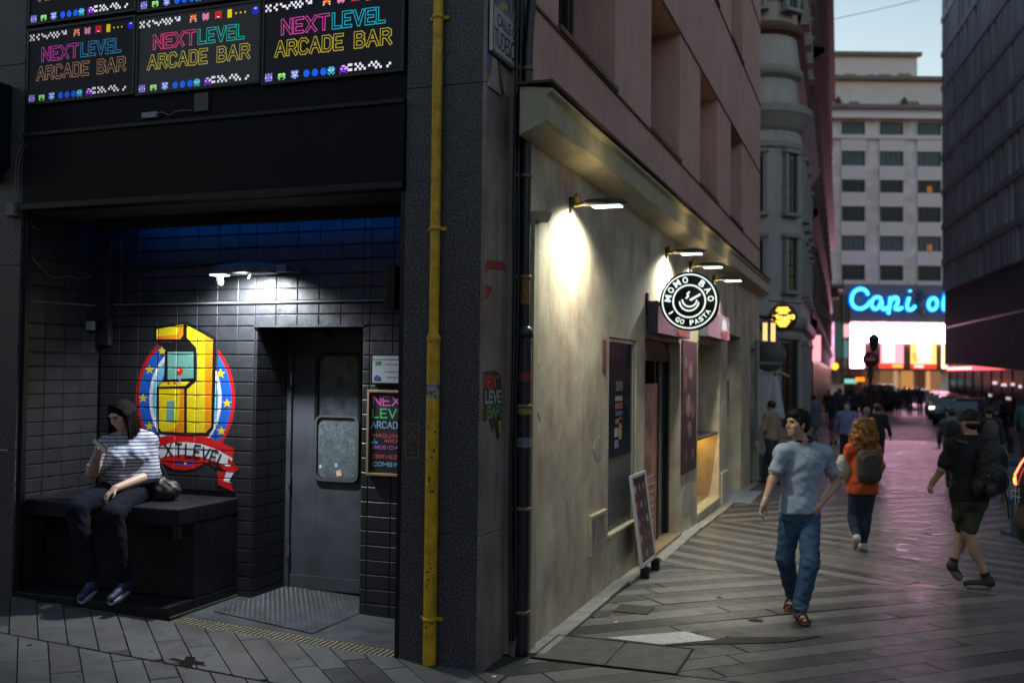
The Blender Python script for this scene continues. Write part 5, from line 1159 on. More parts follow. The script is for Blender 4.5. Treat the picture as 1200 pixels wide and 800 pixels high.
# round projecting sign
ms = thing('round_sign', 'round black and white projecting sign reading MOMO BAO and I GO PASTA with a bowl', 'sign', (-1.93, 11.0, 2.85))
cx, cz, ys, R = -1.925, 2.85, 10.95, .322
mb = MB(); mb.lathe((cx, ys, cz), [(0, 0), (R, 0), (R + .004, .006), (R + .004, .10), (R, .106), (0, .106)], 48, axis='Y'); mb.build('drum', mat('sign drum black', (.012, .014, .012), rough=.35), ms)
W_ = glow('lit white lettering', (.86, 1.0, .90), 1.15)
def ringf(mb, r0, r1, y, n=56):
    vs = [(cx + r * math.cos(2 * math.pi * i / n), y, cz + r * math.sin(2 * math.pi * i / n)) for r in (r0, r1) for i in range(n)]
    mb.add(vs, [(i, (i + 1) % n, n + (i + 1) % n, n + i) for i in range(n)])
mb = MB(); ringf(mb, .288, .304, ys - .002); ringf(mb, .168, .186, ys - .002); mb.build('ring', W_, ms)
def arc_text(s, r, a0, a1, h, flip=False):
    for i, ch in enumerate(s):
        if ch == ' ': continue
        a = rad(a0 + (a1 - a0) * i / (len(s) - 1))
        c = Vector((cx + r * math.cos(a), ys - .003, cz + r * math.sin(a)))
        up = Vector((math.cos(a), 0, math.sin(a))) * (-1 if flip else 1); ex = Vector((up.z, 0, -up.x))
        add_text(ch, h * (.3 if ch == 'I' else .85 if ch != 'M' else 1.05), h, c, ex, up, W_, ms, 'letter', bold=.035)
arc_text('MOMO BAO', .237, 172, 6, .072); arc_text('I GO PASTA', .237, 212, 330, .056, True)
mb = MB()
def arcp(c, r, a0, a1, n=14, sq=1): return [(c[0] + r * math.cos(rad(a0 + (a1 - a0) * i / n)), c[1] + r * sq * math.sin(rad(a0 + (a1 - a0) * i / n))) for i in range(n + 1)]
strokes(mb, [arcp((0, -.0), .105, 185, 350), arcp((.005, .02), .08, 185, 350)], .018, (cx, ys - .002, cz), (1, 0, 0), (0, 0, 1), (0, -1, 0))
strokes(mb, [[(-.03, .035), (-.01, .055), (-.02, .08), (.0, .10)]], .02, (cx, ys - .002, cz), (1, 0, 0), (0, 0, 1), (0, -1, 0), 0, .002)
mb.prism([(.0, .02), (.02, .0), (.13, .065), (.12, .085)], (cx, ys - .005, cz), (1, 0, 0), (0, 0, 1), (0, -.001, 0)); mb.build('bowl_drawing', W_, ms)
mb = MB(); mb.bar((XW, ys + .05, cz - .03), (cx - .3, ys + .05, cz - .03), .02, .03); mb.box(XW, XW + .02, ys - .0, ys + .1, cz - .15, cz + .1); mb.build('bracket', M_blackm, ms)
# leaning menu board
ab = thing('menu_board', 'white-framed menu board on black feet leaning by the restaurant doorway', 'menu board', (-2.3, 10.2, 0))
o = Vector((-2.21, 9.93, .09)); ey = Vector((0, .66, 0)); up_ = Vector((-.10, -.10, .93))
nrm = ey.normalized().cross(up_.normalized())
mb = MB(); 
def bpt(u, v, d=0): return o + ey * u + up_ * v + nrm * d
for (u0, u1, v0, v1) in ((0, .055, 0, 1), (.945, 1, 0, 1), (.0551, .9449, 0, .035), (.0551, .9449, .965, 1)):
    P = [bpt(u0, v0, -.015), bpt(u1, v0, -.015), bpt(u1, v1, -.015), bpt(u0, v1, -.015), bpt(u0, v0, .015), bpt(u1, v0, .015), bpt(u1, v1, .015), bpt(u0, v1, .015)]
    mb.add(P, [(0, 3, 2, 1), (4, 5, 6, 7), (0, 1, 5, 4), (1, 2, 6, 5), (2, 3, 7, 6), (3, 0, 4, 7)])
mb.build('frame', mat('white board frame', (.5, .52, .55), rough=.4), ab)
mb = MB(); mb.add([bpt(.055, .035, .004), bpt(.945, .035, .004), bpt(.945, .965, .004), bpt(.055, .965, .004)], [(0, 1, 2, 3)]); mb.add([bpt(.0, .0, -.016), bpt(1, .0, -.016), bpt(1, 1, -.016), bpt(.0, 1, -.016)], [(3, 2, 1, 0)])
mb.build('menu_sheet', mat('dark menu sheet', (.06, .03, .04), rough=.35), ab)
mb = MB(); pr_ = random.Random(9)
for i in range(5):
    for j in range(3):
        u, v = .18 + .29 * j, .12 + .18 * i; s = .07 + .03 * pr_.random()
        mb.add([bpt(u + s * math.cos(k * .785), v + s * .55 * math.sin(k * .785), .006) for k in range(8)], [tuple(range(8))], (i + j) % 3)
mb.build('dish_print', [mat('menu dish a', (.35, .08, .07), rough=.4, fine=.5, fscale=30), mat('menu dish b', (.4, .3, .26), rough=.4, fine=.5, fscale=30), mat('menu dish c', (.2, .12, .2), rough=.4, fine=.5, fscale=30)], ab, kind='stuff')
for y in (10.0, 10.5):
    mb = MB(); mb.box(-2.24, -2.15, y, y + .07, gz(-2.2, y), .10); mb.build('foot', M_blackm, ab, bevel=.01)
# end of the house: frame and far corner
ef = thing('awning_stand', 'grey metal frame of the terrace awning at the end of the stucco house', 'frame', (-2.3, 21.3, -.2))
mb = MB(); mb.bar((-2.33, 21.2, -.2), (-2.33, 21.2, 2.75), .07, .07); mb.bar((-2.33, 21.2, 2.30), (-1.95, 22.6, 2.30), .05, .06); mb.bar((-2.33, 21.2, 2.75), (-2.0, 22.4, 2.75), .04, .04); mb.build('post', mat('grey painted frame', (.16, .19, .2), rough=.5), ef)
# ============================================================ BACKGROUND
def sweep(mb, path, prof, mi=0):
    """profile of (outward, z) carried along a ground outline; outward is to the right of the walking direction"""
    P = [Vector(p) for p in path]; nn = []
    for i in range(len(P)):
        d = (P[min(i + 1, len(P) - 1)] - P[max(i - 1, 0)]).normalized(); nn.append(Vector((d.y, -d.x)))
    k = len(prof); vs = []
    for p, n in zip(P, nn):
        for (o, z) in prof: vs.append((p.x + n.x * o, p.y + n.y * o, z))
    fs = [(i * k + j, (i + 1) * k + j, (i + 1) * k + j + 1, i * k + j + 1) for i in range(len(P) - 1) for j in range(k - 1)]
    return mb.add(vs, fs, mi)
# -------- unseen houses behind and right of the camera, added to shut off the low sky
def plain_block(label, x0, x1, y0, y1, h, face):
    t = thing('unseen_town_house', label, 'building', ((x0 + x1) / 2, (y0 + y1) / 2, -.3))
    mb = MB(); mb.box(x0, x1, y0, y1, -1, h); mb.build('wall', mat('grey brown house wall', (.2, .18, .17), rough=.85, var=.15, vscale=.5), t)
    a0, a1 = (x0, x1) if face in '+Y' else (y0, y1)
    gl, fr = MB(), MB(); a = a0 + 1.2
    while a < a1 - 1.6:
        for k in range(int((h - 2) / 3.3)):
            z = 1.0 + 3.3 * k
            if face == '+Y': gl.box(a, a + 1.1, y1, y1 + .02, z, z + 1.9); fr.box(a - .12, a + 1.22, y1, y1 + .1, z - .16, z)
            else: gl.box(x0 - .02, x0, a, a + 1.1, z, z + 1.9); fr.box(x0 - .1, x0, a - .12, a + 1.22, z - .16, z)
        a += 2.7
    gl.build('windows', glass_mat('dark window glass'), t, kind='stuff'); fr.build('sills', mat('grey stone moulding', (.27, .27, .275)), t, kind='stuff')
plain_block('plain unseen town house behind the camera, added to shut off the low sky', -42, 9, -34, -15, 11, '+Y')
plain_block('plain unseen town house out to the right, added to shut off the low sky', 26, 36, -30, 31, 14, '-X')
# -------- rounded corner building
M_stone = mat('grey stone facade', (0.42, 0.41, 0.42), rough=.8, var=.15, vscale=.6, streak=.12)
M_stone2 = mat('grey stone moulding', (0.40, 0.39, 0.39), rough=.75, var=.12)
M_bwin = glass_mat('bluish window glass', (.03, .05, .07), .12)
arc = [(-3.3 + 1.2 * math.sin(rad(a)), 31.2 - 1.2 * math.cos(rad(a))) for a in range(0, 91, 9)]
path = [(-12, 30.0)] + arc + [(-2.35, 40.0)]
rb = thing('rounded_corner_building', 'grey stone building with a rounded corner and curved cornices beyond the stucco house', 'building', (-5, 34, -.3))
mb = MB(); sweep(mb, path, [(0, -.5), (0, 9.6)]); sweep(mb, path, [(-.15, 9.6), (-.15, 30)]); mb.add([(-12, 30.2, 30), (-2.3, 31, 30), (-2.4, 40, 30), (-12, 40, 30)], [(0, 1, 2, 3)]); mb.build('wall', M_stone, rb)
mb = MB(); sweep(mb, path, [(.02, 9.3), (.1, 9.4), (.28, 9.75), (.32, 9.8), (.32, 10.0), (.28, 10.05), (-.1, 10.15)]); sweep(mb, path, [(.0, 8.75), (.08, 8.8), (.08, 8.95), (0, 9.0)]); mb.build('main_cornice', M_stone2, rb)
for z in (10.9, 12.2, 13.2, 14.4, 15.6, 17.6, 20.4, 23.0, 26):
    mb = MB(); sweep(mb, path, [(-.16, z), (.02, z + .1), (.06, z + .2), (.04, z + .32), (-.1, z + .4)]); mb.build('band_moulding', M_stone2 if z != 12.2 else mat('dark red stone band', (.12, .07, .06), rough=.8), rb)
mb = MB(); sweep(mb, path, [(.0, 3.35), (.16, 3.45), (.2, 3.6), (.18, 3.75), (.0, 3.85)]); sweep(mb, path, [(0, -.5), (.1, -.5), (.1, .5), (0, .55)]); mb.build('ground_floor_cornice', M_stone2, rb)
def on_path(s):     # position and outward direction at walking distance s from the start of the curve
    L = 1.2 * math.pi / 2
    if s < 0: return Vector((-3.3 + s, 30.0)), Vector((0, -1))
    if s < L:
        a = s / 1.2; return Vector((-3.3 + 1.2 * math.sin(a), 31.2 - 1.2 * math.cos(a))), Vector((math.sin(a), -math.cos(a)))
    t = s - L; return Vector((-2.1 - .028 * t, 31.2 + t)), Vector((1, .028)).normalized()
def facade_window(parent, p, n, w, z0, z1, name='window', glass=None):
    t = Vector((-n.y, n.x)); G = MB(); c = Vector((p.x, p.y, (z0 + z1) / 2)); N3 = Vector((n.x, n.y, 0)); T3 = Vector((t.x, t.y, 0))
    G.obox(c + N3 * .0, T3 * w / 2, N3 * .03, Vector((0, 0, (z1 - z0) / 2))); g = G.build(name, glass or M_bwin, parent)
    F = MB()
    for sgn in (-1, 1): F.obox(c + T3 * sgn * (w / 2 + .05) + N3 * .05, T3 * .05, N3 * .08, Vector((0, 0, (z1 - z0) / 2 + .1)))
    F.obox(c + N3 * .07 + Vector((0, 0, (z1 - z0) / 2 + .16)), T3 * (w / 2 + .14), N3 * .12, Vector((0, 0, .06))); F.obox(c + N3 * .07 - Vector((0, 0, (z1 - z0) / 2 + .12)), T3 * (w / 2 + .14), N3 * .14, Vector((0, 0, .05)))
    F.build('surround', M_stone2, g)
    S = MB(); S.obox(c + N3 * .035, T3 * .025, N3 * .01, Vector((0, 0, (z1 - z0) / 2)));
    k = max(2, int((z1 - z0) / .35))
    for i in range(1, k): S.obox(c + N3 * .035 + Vector((0, 0, (z1 - z0) * (i / k - .5))), T3 * w / 2, N3 * .008, Vector((0, 0, .018)))
    S.build('frame', M_blackm, g)
for s in (-4.6, -2.4, -.05, 1.05, 2.6, 4.6, 6.6, 8.6):
    p, n = on_path(s)
    for (z0, z1) in ((4.6, 6.0), (6.9, 8.5), (13.0, 14.2), (16.1, 17.3), (18.4, 20.0), (21.2, 22.6)):
        facade_window(rb, p, n, .36 if 0 < s < 2 else .5, z0, z1)
for s in (.95,):
    p, n = on_path(s); facade_window(rb, p, n, .62, .2, 3.0, 'doorway', glass_mat('dark doorway glass', (.02, .018, .018), .3))
for s in (3.6, 5.4, 7.4):
    p, n = on_path(s); facade_window(rb, p, n, 1.1, .3, 2.9, 'shop_window', glass_mat('dark doorway glass'))
# -------- long brown building down the street
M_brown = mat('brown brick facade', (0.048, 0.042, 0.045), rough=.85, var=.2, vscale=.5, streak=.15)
M_brown2 = mat('brown stone moulding', (0.12, 0.09, 0.088), rough=.8, var=.15)
bp = [(-2.30, 40.0), (-2.75, 58.0), (-4.15, 103.0), (-14, 104)]
bb = thing('brown_brick_building', 'long dark brown building with ledges lining the left of the street', 'building', (-6, 70, -.4))
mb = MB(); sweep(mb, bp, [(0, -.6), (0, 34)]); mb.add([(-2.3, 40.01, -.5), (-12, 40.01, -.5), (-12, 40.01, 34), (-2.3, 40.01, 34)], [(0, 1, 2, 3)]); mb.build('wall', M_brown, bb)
for z in (3.7, 8.0, 14.3, 19.5, 24.5, 29):
    mb = MB(); e = .45 if z in (14.3, 29) else .22
    sweep(mb, bp[:3], [(0, z), (e, z + .25), (e, z + .45), (0, z + .55)]); mb.build('ledge', M_brown2, bb)
def lerp_path(pts, d):
    for i in range(len(pts) - 1):
        a, b = Vector(pts[i]), Vector(pts[i + 1]); L = (b - a).length
        if d <= L:
            t = (b - a).normalized(); return a + t * d, Vector((t.y, -t.x))
        d -= L
d = 1.8
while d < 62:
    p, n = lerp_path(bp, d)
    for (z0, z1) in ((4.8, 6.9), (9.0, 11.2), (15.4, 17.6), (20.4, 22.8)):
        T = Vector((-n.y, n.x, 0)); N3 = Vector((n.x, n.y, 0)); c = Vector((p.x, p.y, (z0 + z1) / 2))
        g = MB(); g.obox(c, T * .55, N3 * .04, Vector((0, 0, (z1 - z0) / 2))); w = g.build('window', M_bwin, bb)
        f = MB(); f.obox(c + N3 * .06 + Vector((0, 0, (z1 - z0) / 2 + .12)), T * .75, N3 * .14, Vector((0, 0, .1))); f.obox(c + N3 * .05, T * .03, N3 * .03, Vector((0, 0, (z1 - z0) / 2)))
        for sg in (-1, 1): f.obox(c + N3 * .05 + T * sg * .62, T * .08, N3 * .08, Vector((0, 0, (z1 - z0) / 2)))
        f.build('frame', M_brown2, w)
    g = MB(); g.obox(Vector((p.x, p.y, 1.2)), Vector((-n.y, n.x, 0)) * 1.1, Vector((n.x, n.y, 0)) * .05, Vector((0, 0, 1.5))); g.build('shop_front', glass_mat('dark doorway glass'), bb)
    d += 3.4
for dd, zb in ((58.5, 10.2),):
    p, n = lerp_path(bp, dd); T = Vector((-n.y, n.x, 0)); N3 = Vector((n.x, n.y, 0)); c = Vector((p.x, p.y, zb))
    mb = MB(); mb.obox(c + N3 * .6, T * 1.6, N3 * .6, Vector((0, 0, .12))); mb.obox(c + N3 * 1.15 + Vector((0, 0, .7)), T * 1.6, N3 * .05, Vector((0, 0, .55))); mb.obox(c + N3 * .4 - Vector((0, 0, .5)), T * 1.2, N3 * .35, Vector((0, 0, .4))); mb.build('balcony', M_brown2, bb)
sg_ = MB(); sg_.box(-2.28, -1.98, 40.2, 40.3, 2.6, 3.6)
tag(sg_.build('lit_shop_sign', glow('pink white sign', (1.0, .35, .4), 1.6)), 'small pink-white lit blade sign where the brown building begins', 'sign')
mb = MB(); mb.lathe((-2.25, 62, 2.6), [(0, -.22), (.16, -.16), (.22, 0), (.16, .16), (0, .22)], 12)
tag(mb.build('amber_street_globe', glow('amber globe', (1.0, .42, .05), 2.6)), 'small amber globe light on the brown building near the square', 'lamp')

# -------- cinema building across the square
CAP = (1.29, 119.75, -.42)
K = .09597
cx_ = lambda px: (px - 1040) * K
cz_ = lambda py, y=0: 2.47 + (440.7 - py) * K * (1 + y / 112)
cb = thing('cinema_building', 'tall cream cinema building closing the street with a grid of windows above the big screens', 'building', CAP)
M_cap = mat('warm ashlar stone', (0.70, 0.67, 0.72), rough=.8, var=.2, vscale=.6, col2=(.80, .80, .90))
M_cap2 = mat('pale render', (0.72, 0.72, 0.78), rough=.8, var=.06, vscale=.4)
M_capw = mat('white spandrel', (0.78, 0.78, 0.86), rough=.7)
def L_(mbx, name, m, parent=cb, **k): return mbx.build(name, m, parent, local=True, **k)
X0, X1 = cx_(930), cx_(1260)
mb = MB(); mb.box(X0, X1, 0, 14, -.3, cz_(137)); L_(mb, 'wall', M_cap)
mb = MB(); mb.box(X0, X1, .5, 14, cz_(137), cz_(124, .5)); mb.box(X0, X1, 1.2, 14, cz_(124, .5), cz_(91, 1.2)); L_(mb, 'attic_wall', M_cap2)
mb = MB(); mb.box(X0, cx_(1088), 3, 14, cz_(91, 1.2), cz_(62, 3)); L_(mb, 'penthouse', M_cap2)
for (py, d, a, b, y) in ((137, .9, X0, X1, 0), (124.5, .7, X0, X1, .5), (90.5, .6, X0, X1, 1.2), (61.5, .5, X0, cx_(1088) + .4, 3), (160, .35, X0, X1, 0), (377, .6, X0, X1, 0)):
    mb = MB(); mb.box(a, b, y - d, y + .2, cz_(py, y) - .15, cz_(py, y) + .28); L_(mb, 'cornice', mat('dark cornice', (.2, .18, .18), rough=.7) if py < 130 and py != 137 else M_capw)
M_cwin, M_cwin2 = mat('far window glass', (.07, .14, .19), rough=.3, spec=.25), mat('far window glass dark', (.025, .045, .065), rough=.35, spec=.2)
wcols = [943.5, 988, 1033, 1077.5, 1122, 1167]
for py in (143, 177, 208.5, 243, 277.5, 312):
    for c in wcols:
        x0, x1, z1, z0 = cx_(c), cx_(c + 23.5), cz_(py), cz_(py + 16.5)
        g = MB(); g.box(x0, x1, -.02, .1, z0, z1); lit = (py, c) in ((277.5, 1077.5),)
        w = L_(g, 'window', M_cwin if py not in (312, 208.5, 243) else M_cwin2)
        f = MB()
        for i in range(1, 4): f.box(x0 + (x1 - x0) * i / 4 - .04, x0 + (x1 - x0) * i / 4 + .04, -.06, -.021, z0, z1)
        f.box(x0, x1, -.061, -.0215, z0 + (z1 - z0) * .68, z0 + (z1 - z0) * .68 + .07)
        for (a, b, cc, dd) in ((x0 - .15, x0, z0 - .2, z1 + .1), (x1, x1 + .15, z0 - .2, z1 + .1)): f.box(a, b, -.14, .0, cc, dd)
        f.box(x0 - .16, x1 + .16, -.145, .0, z1, z1 + .15); L_(f, 'frame', mat('window frame dark', (.05, .07, .09), rough=.5), w)
        s = MB(); s.box(x0 - .3, x1 + .3, -.18, -.001, cz_(py + 33) if py < 300 else cz_(py + 24), z0 - .001); L_(s, 'spandrel', M_capw)
        if lit or (py, c) in ((208.5, 1077.5),):
            s = MB(); s.box(x0 + .9, x0 + 1.4, -.05, -.03, z0 + .1, z0 + .8); L_(s, 'room_light', glow('orange room light', (1, .35, .08), .35), w)
for (a, b, t_, bt) in ((984, 994, 85, 91), (1000, 1013, 84, 91), (1027, 1037, 85, 91), (1040, 1056, 84, 91), (1064, 1080, 83, 91), (999, 1011, 117, 124), (1071, 1082, 116, 124)):
    s = MB(); s.box(cx_(a), cx_(b), (2.9 if t_ < 100 else 1.1), (3.05 if t_ < 100 else 1.25), cz_(bt, 2.9 if t_ < 100 else 1.1) + .1, cz_(t_, 2.9 if t_ < 100 else 1.1)); L_(s, 'attic_window', M_bwin if (a % 2 or t_ > 100) else mat('grey shutter', (.28, .25, .24), rough=.7))
for a in (985, 1064):
    s = MB(); s.lathe((cx_(a), .9, cz_(124) + .7), [(0, -.6), (.35, -.4), (.45, 0), (.3, .4), (0, .9)], 8); L_(s, 'roof_urn', mat('dark urn', (.06, .06, .055), rough=.8))
# sign band and neon
mb = MB(); mb.box(X0, X1, -.9, 0, cz_(378), cz_(334)); L_(mb, 'sign_band', mat('blue grey sign band', (.12, .13, .19), rough=.5))
ns = thing('neon_cinema_sign', 'blue neon script sign reading Capitol on the cinema building, its t unlit', 'sign', CAP)
q6 = lambda x, y: (cx_(958.2 + x / 2.93), cz_(240 + y / 2.858))
n_core, n_halo = glow('neon cyan core', (.05, .62, 1.0), 4.5), glow('neon blue edge', (.0, .16, .95), 1.6)
dark_l = mat('unlit neon tube', (.04, .09, .15), rough=.3)
NEON = [('C', [[(158, 305), (150, 290), (132, 284), (112, 292), (101, 312), (102, 335), (116, 350), (138, 352), (158, 338), (166, 325)]]),
        ('a', [[(203, 318), (188, 310), (172, 320), (168, 340), (180, 354), (196, 345), (205, 318), (203, 345), (212, 355), (224, 345)]]),
        ('p', [[(234, 311), (230, 345), (226, 368)], [(232, 330), (246, 311), (259, 314), (258, 334), (246, 350), (262, 352), (274, 346)]]),
        ('i', [[(297, 312), (288, 340), (294, 354), (308, 352), (318, 340)], [(300, 288), (301, 293)]]),
        ('t', [[(343, 290), (337, 330), (336, 350)], [(328, 312), (354, 312)]]),
        ('o', [[(392, 320), (380, 312), (366, 320), (361, 338), (370, 353), (386, 350), (393, 335), (390, 320)]]),
        ('l', [[(428, 290), (414, 318), (412, 345), (420, 355), (430, 350)]])]
for ch, pls in NEON:
    a, b = MB(), MB()
    for pl in pls:
        # smooth the line
        P = pl
        for _ in range(2):
            Q = [P[0]]
            for i in range(len(P) - 1):
                u, v = P[i], P[i + 1]; Q += [(u[0] * .75 + v[0] * .25, u[1] * .75 + v[1] * .25), (u[0] * .25 + v[0] * .75, u[1] * .25 + v[1] * .75)]
            P = Q + [P[-1]]
        pts = [q6(*p) for p in P]
        a.tube([(x, -1.15, z) for x, z in pts], .29, 8); b.tube([(x, -1.45, z) for x, z in pts], .16, 8)
    la = L_(a, 'letter', n_halo if ch != 't' else dark_l, ns); L_(b, 'tube', n_core if ch != 't' else dark_l, la)
mb = MB()
for i in range(5): x = q6(345 + i * 3, 0)[0]; mb.box(x, x + .05, -1.3, -1.0, q6(0, 350)[1], q6(0, 305)[1])
mb.box(*(q6(343, 0)[0], q6(356, 0)[0]), -1.2, -1.1, q6(0, 365)[1], q6(0, 318)[1]); L_(mb, 'broken_housing', mat('weathered housing', (.3, .25, .22), rough=.6), ns)
# big led screens
ls_ = thing('cinema_led_screens', 'glaring white, pink and yellow led screens wrapped over the cinema entrance', 'screen', CAP)
def scr(name, x0, x1, y0, y1, col, e, dy=-1.2, th=.3):
    m_ = MB(); m_.box(cx_(x0), cx_(x1), dy, dy + th, cz_(y1), cz_(y0)); return L_(m_, name, glow('led %s %.1f' % (col, e), col, e * (6.0 if e >= 7 else .55 if e >= 3 else 1.2)), ls_)
scr('top_band', 993, 1150, 380, 401.5, (1, .44, .64), 8)
scr('edge_line', 993, 1150, 378.6, 380, (1, .25, .2), 3)
scr('left_panel', 993, 1008, 401.6, 431, (1, .44, .62), 7)
scr('pink_panel', 1028, 1054, 401.6, 426, (1, .32, .38), 3.4); scr('white_patch', 1030, 1043, 403, 424, (1, .9, .8), 5, -1.25, .04)
scr('red_strip', 1026, 1054, 426.1, 431.5, (1, .05, .02), 3); scr('orange_patch', 1041, 1053, 427, 430.5, (1, .45, .05), 3, -1.25, .04)
scr('yellow_panel', 1063, 1092, 401.6, 426, (1, .62, .16), 3.4); scr('white_patch', 1069, 1086, 403, 420, (1, .95, .75), 5, -1.25, .04); scr('blue_patch', 1072, 1084, 422.5, 425, (.2, .4, 1), 2, -1.26, .04)
scr('orange_patch', 1064, 1070, 412, 424, (1, .4, .1), 3, -1.27, .04)
scr('red_strip', 1063, 1092, 426.1, 431.5, (1, .04, .02), 3); scr('white_patch', 1066, 1077, 427, 430.5, (1, .6, .5), 3, -1.25, .04)
scr('right_panel', 1099, 1104, 401.6, 431, (1, .85, .35), 5); scr('pink_panel', 1110, 1150, 401.6, 431, (1, .4, .45), 4)
scr('left_strip', 985, 991.5, 381, 396, (1, .40, .42), 1.2); scr('teal_patch', 985, 990, 400, 420, (.2, .5, .5), .35); scr('teal_patch', 976, 983, 381, 420, (.08, .22, .2), .25)  # glow stands in for pink and turquoise reflections in the glazed bay
mb = MB(); mb.box(cx_(1008), cx_(1028), -1.0, 0, cz_(432), cz_(401)); mb.box(cx_(1054), cx_(1063), -1.0, 0, cz_(432), cz_(401)); mb.box(cx_(1092), cx_(1099), -1.0, 0, cz_(432), cz_(401)); L_(mb, 'piers', mat('dark entrance pier', (.08, .05, .05), rough=.5), kind='stuff')
mb = MB()
for x in (975, 984, 991.8): mb.box(cx_(x), cx_(x + .8), -1.1, -.9, cz_(450), cz_(345))
mb.box(cx_(975), cx_(992), -1.0, -.5, cz_(345) - .1, cz_(345) + .1); mb.box(cx_(975), cx_(992), -.9, -.8, cz_(450), cz_(346)); L_(mb, 'glazed_bay', mat('greenish glazed bay', (.06, .12, .12), rough=.15))
# entrance under the screens
for (x0, x1, col, e) in ((994, 1008, (.5, .2, .16), .10), (1010, 1026, (.9, .35, .15), .12), (1030, 1044, (.95, .5, .2), .22), (1046, 1050, (1, .6, .3), .5), (1055, 1068, (1, .45, .12), .55), (1072, 1082, (.5, .18, .12), .15), (1084, 1088, (1, .5, .2), .7), (1090, 1100, (.9, .4, .2), .3)):
    m_ = MB(); m_.box(cx_(x0), cx_(x1), -.5, -.3, cz_(459), cz_(434)); L_(m_, 'entrance_bay', glow('entrance %s' % (x0,), col, e))
mb = MB(); mb.box(X0, X1, -1.2, -.0, cz_(434.2), cz_(431.6)); L_(mb, 'canopy', mat('dark canopy', (.05, .04, .045), rough=.5))
cb.rotation_euler.z = ns.rotation_euler.z = ls_.rotation_euler.z = YAW

# -------- dark office building on the right
ob_ = thing('dark_office_building', 'dark finned office building on the right side of the street', 'building', (4.71, 78.4, 0))
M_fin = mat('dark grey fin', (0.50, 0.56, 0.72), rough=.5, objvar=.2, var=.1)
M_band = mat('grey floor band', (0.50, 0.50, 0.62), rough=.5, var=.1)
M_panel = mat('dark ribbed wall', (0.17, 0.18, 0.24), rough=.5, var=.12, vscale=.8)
M_ogl = glass_mat('office glass', (.02, .035, .045), .1)
LEN = 46.0
def zb(x): return 3.05 - .032 * x if x < 30 else 2.1
mb = MB(); n_ = 12
vs = []; 
for i in range(n_ + 1):
    x = LEN * i / n_; vs += [(x, 0, zb(x)), (x, 0, 8.2), (x, 2.0, zb(x))]
fs = [];
for i in range(n_): fs += [(3 * i, 3 * i + 3, 3 * i + 4, 3 * i + 1), (3 * i + 2, 3 * i + 5, 3 * i + 3, 3 * i)]
mb.add(vs, fs); mb.box(0, LEN, .35, 12, 8.2, 48); mb.add([(0, 0, 2.9), (0, 12, 2.9), (0, 12, 48), (0, 0, 48)], [(3, 2, 1, 0)]); ob_w = L_(mb, 'wall', M_panel, ob_)
rbm = MB()
for i in range(int(LEN / .6)): rbm.box(.3 + i * .6, .33 + i * .6, -.02, -.001, zb(i * .6) + .05, 8.1)
L_(rbm, 'wall_ribs', M_panel, ob_, kind='stuff')
mb = MB(); mb.box(0, LEN, -.03, -.002, 5.5, 5.62); L_(mb, 'pale_line', mat('pale metal line', (.4, .38, .42), rough=.3, metal=.3), ob_)
mb = MB(); mb.box(0, LEN, .28, .34, 8.21, 48); L_(mb, 'glass_wall', M_ogl, ob_)
zs = [8.2 + .02] + [10.3 + 2.53 * k for k in range(15)]
for k, z in enumerate(zs[1:]):
    mb = MB(); mb.box(0, LEN, -.22, .28, z - .2, z + .2); L_(mb, 'floor_band', M_band, ob_)
fr_ = random.Random(21); fm = {}
finstuff = MB(); nfin = 0
for k in range(len(zs) - 1):
    za, zt = zs[k] + (.135 if k else 0), zs[k + 1] - .135; x = .2
    while x < LEN - .5:
        w = fr_.choice((.35, .5, .62))
        if nfin < 290 and k < 7 and x < 30:
            key = (w, round(zt - za, 2))
            if key not in fm:
                b = MB(); b.box(0, w, -.17, .27, 0, zt - za); me = bpy.data.meshes.new('fin'); me.from_pydata(b.v, [], b.f); me.materials.append(M_fin); fm[key] = me
            link_mesh('fin', fm[key], ob_, (x, 0, za)); nfin += 1
        else: finstuff.box(x, x + w, -.17, .27, za, zt)
        x += w + fr_.choice((.16, .22, .3, .75))
L_(finstuff, 'fins_beyond', M_fin, ob_, kind='stuff')
mb = MB(); mb.box(-.0, LEN, .25, .3, -.6, 3.0); L_(mb, 'glass_base', glass_mat('glossy base glass', (.16, .08, .10), .16), ob_)  # reddish tint puts the reflected screen light into the glass colour
mb = MB(); x = .5
while x < LEN: mb.box(x, x + .03, .20, .249, -.6, 2.9); x += 2.4
L_(mb, 'mullions', M_blackm, ob_, kind='stuff')
mb = MB(); mb.box(0, 16, .12, .20, 2.50, 2.78); L_(mb, 'screen_reflection', glow('pink red strip', (1, .10, .12), 2.4), ob_)  # glowing strips stand in for the cinema screens' reflection under the overhang
mb = MB(); mb.box(.6, 8, .09, .119, 2.56, 2.72); L_(mb, 'screen_reflection', glow('pale pink strip', (1, .55, .55), 2.6), ob_)
for i, (x, z, w, c) in enumerate(((13, 1.65, .9, (.8, .7, .75)), (15, 1.55, 1.0, (.8, .65, .7)), (17, 1.6, .7, (.9, .6, .65)), (18.6, 1.5, .5, (.8, .7, .8)), (20, 1.9, .4, (1, .25, .08)), (12, .9, .6, (.6, .55, .6)), (16, .8, .9, (.5, .4, .45)))):
    mb = MB(); mb.box(x, x + w, .215, .245, z, z + .16); L_(mb, 'base_glow_patch', glow('window light %d' % i, c, 1.1), ob_)  # small glowing patches just in front of the base glass
ob_.rotation_euler.z = math.atan2(-.992, .126)

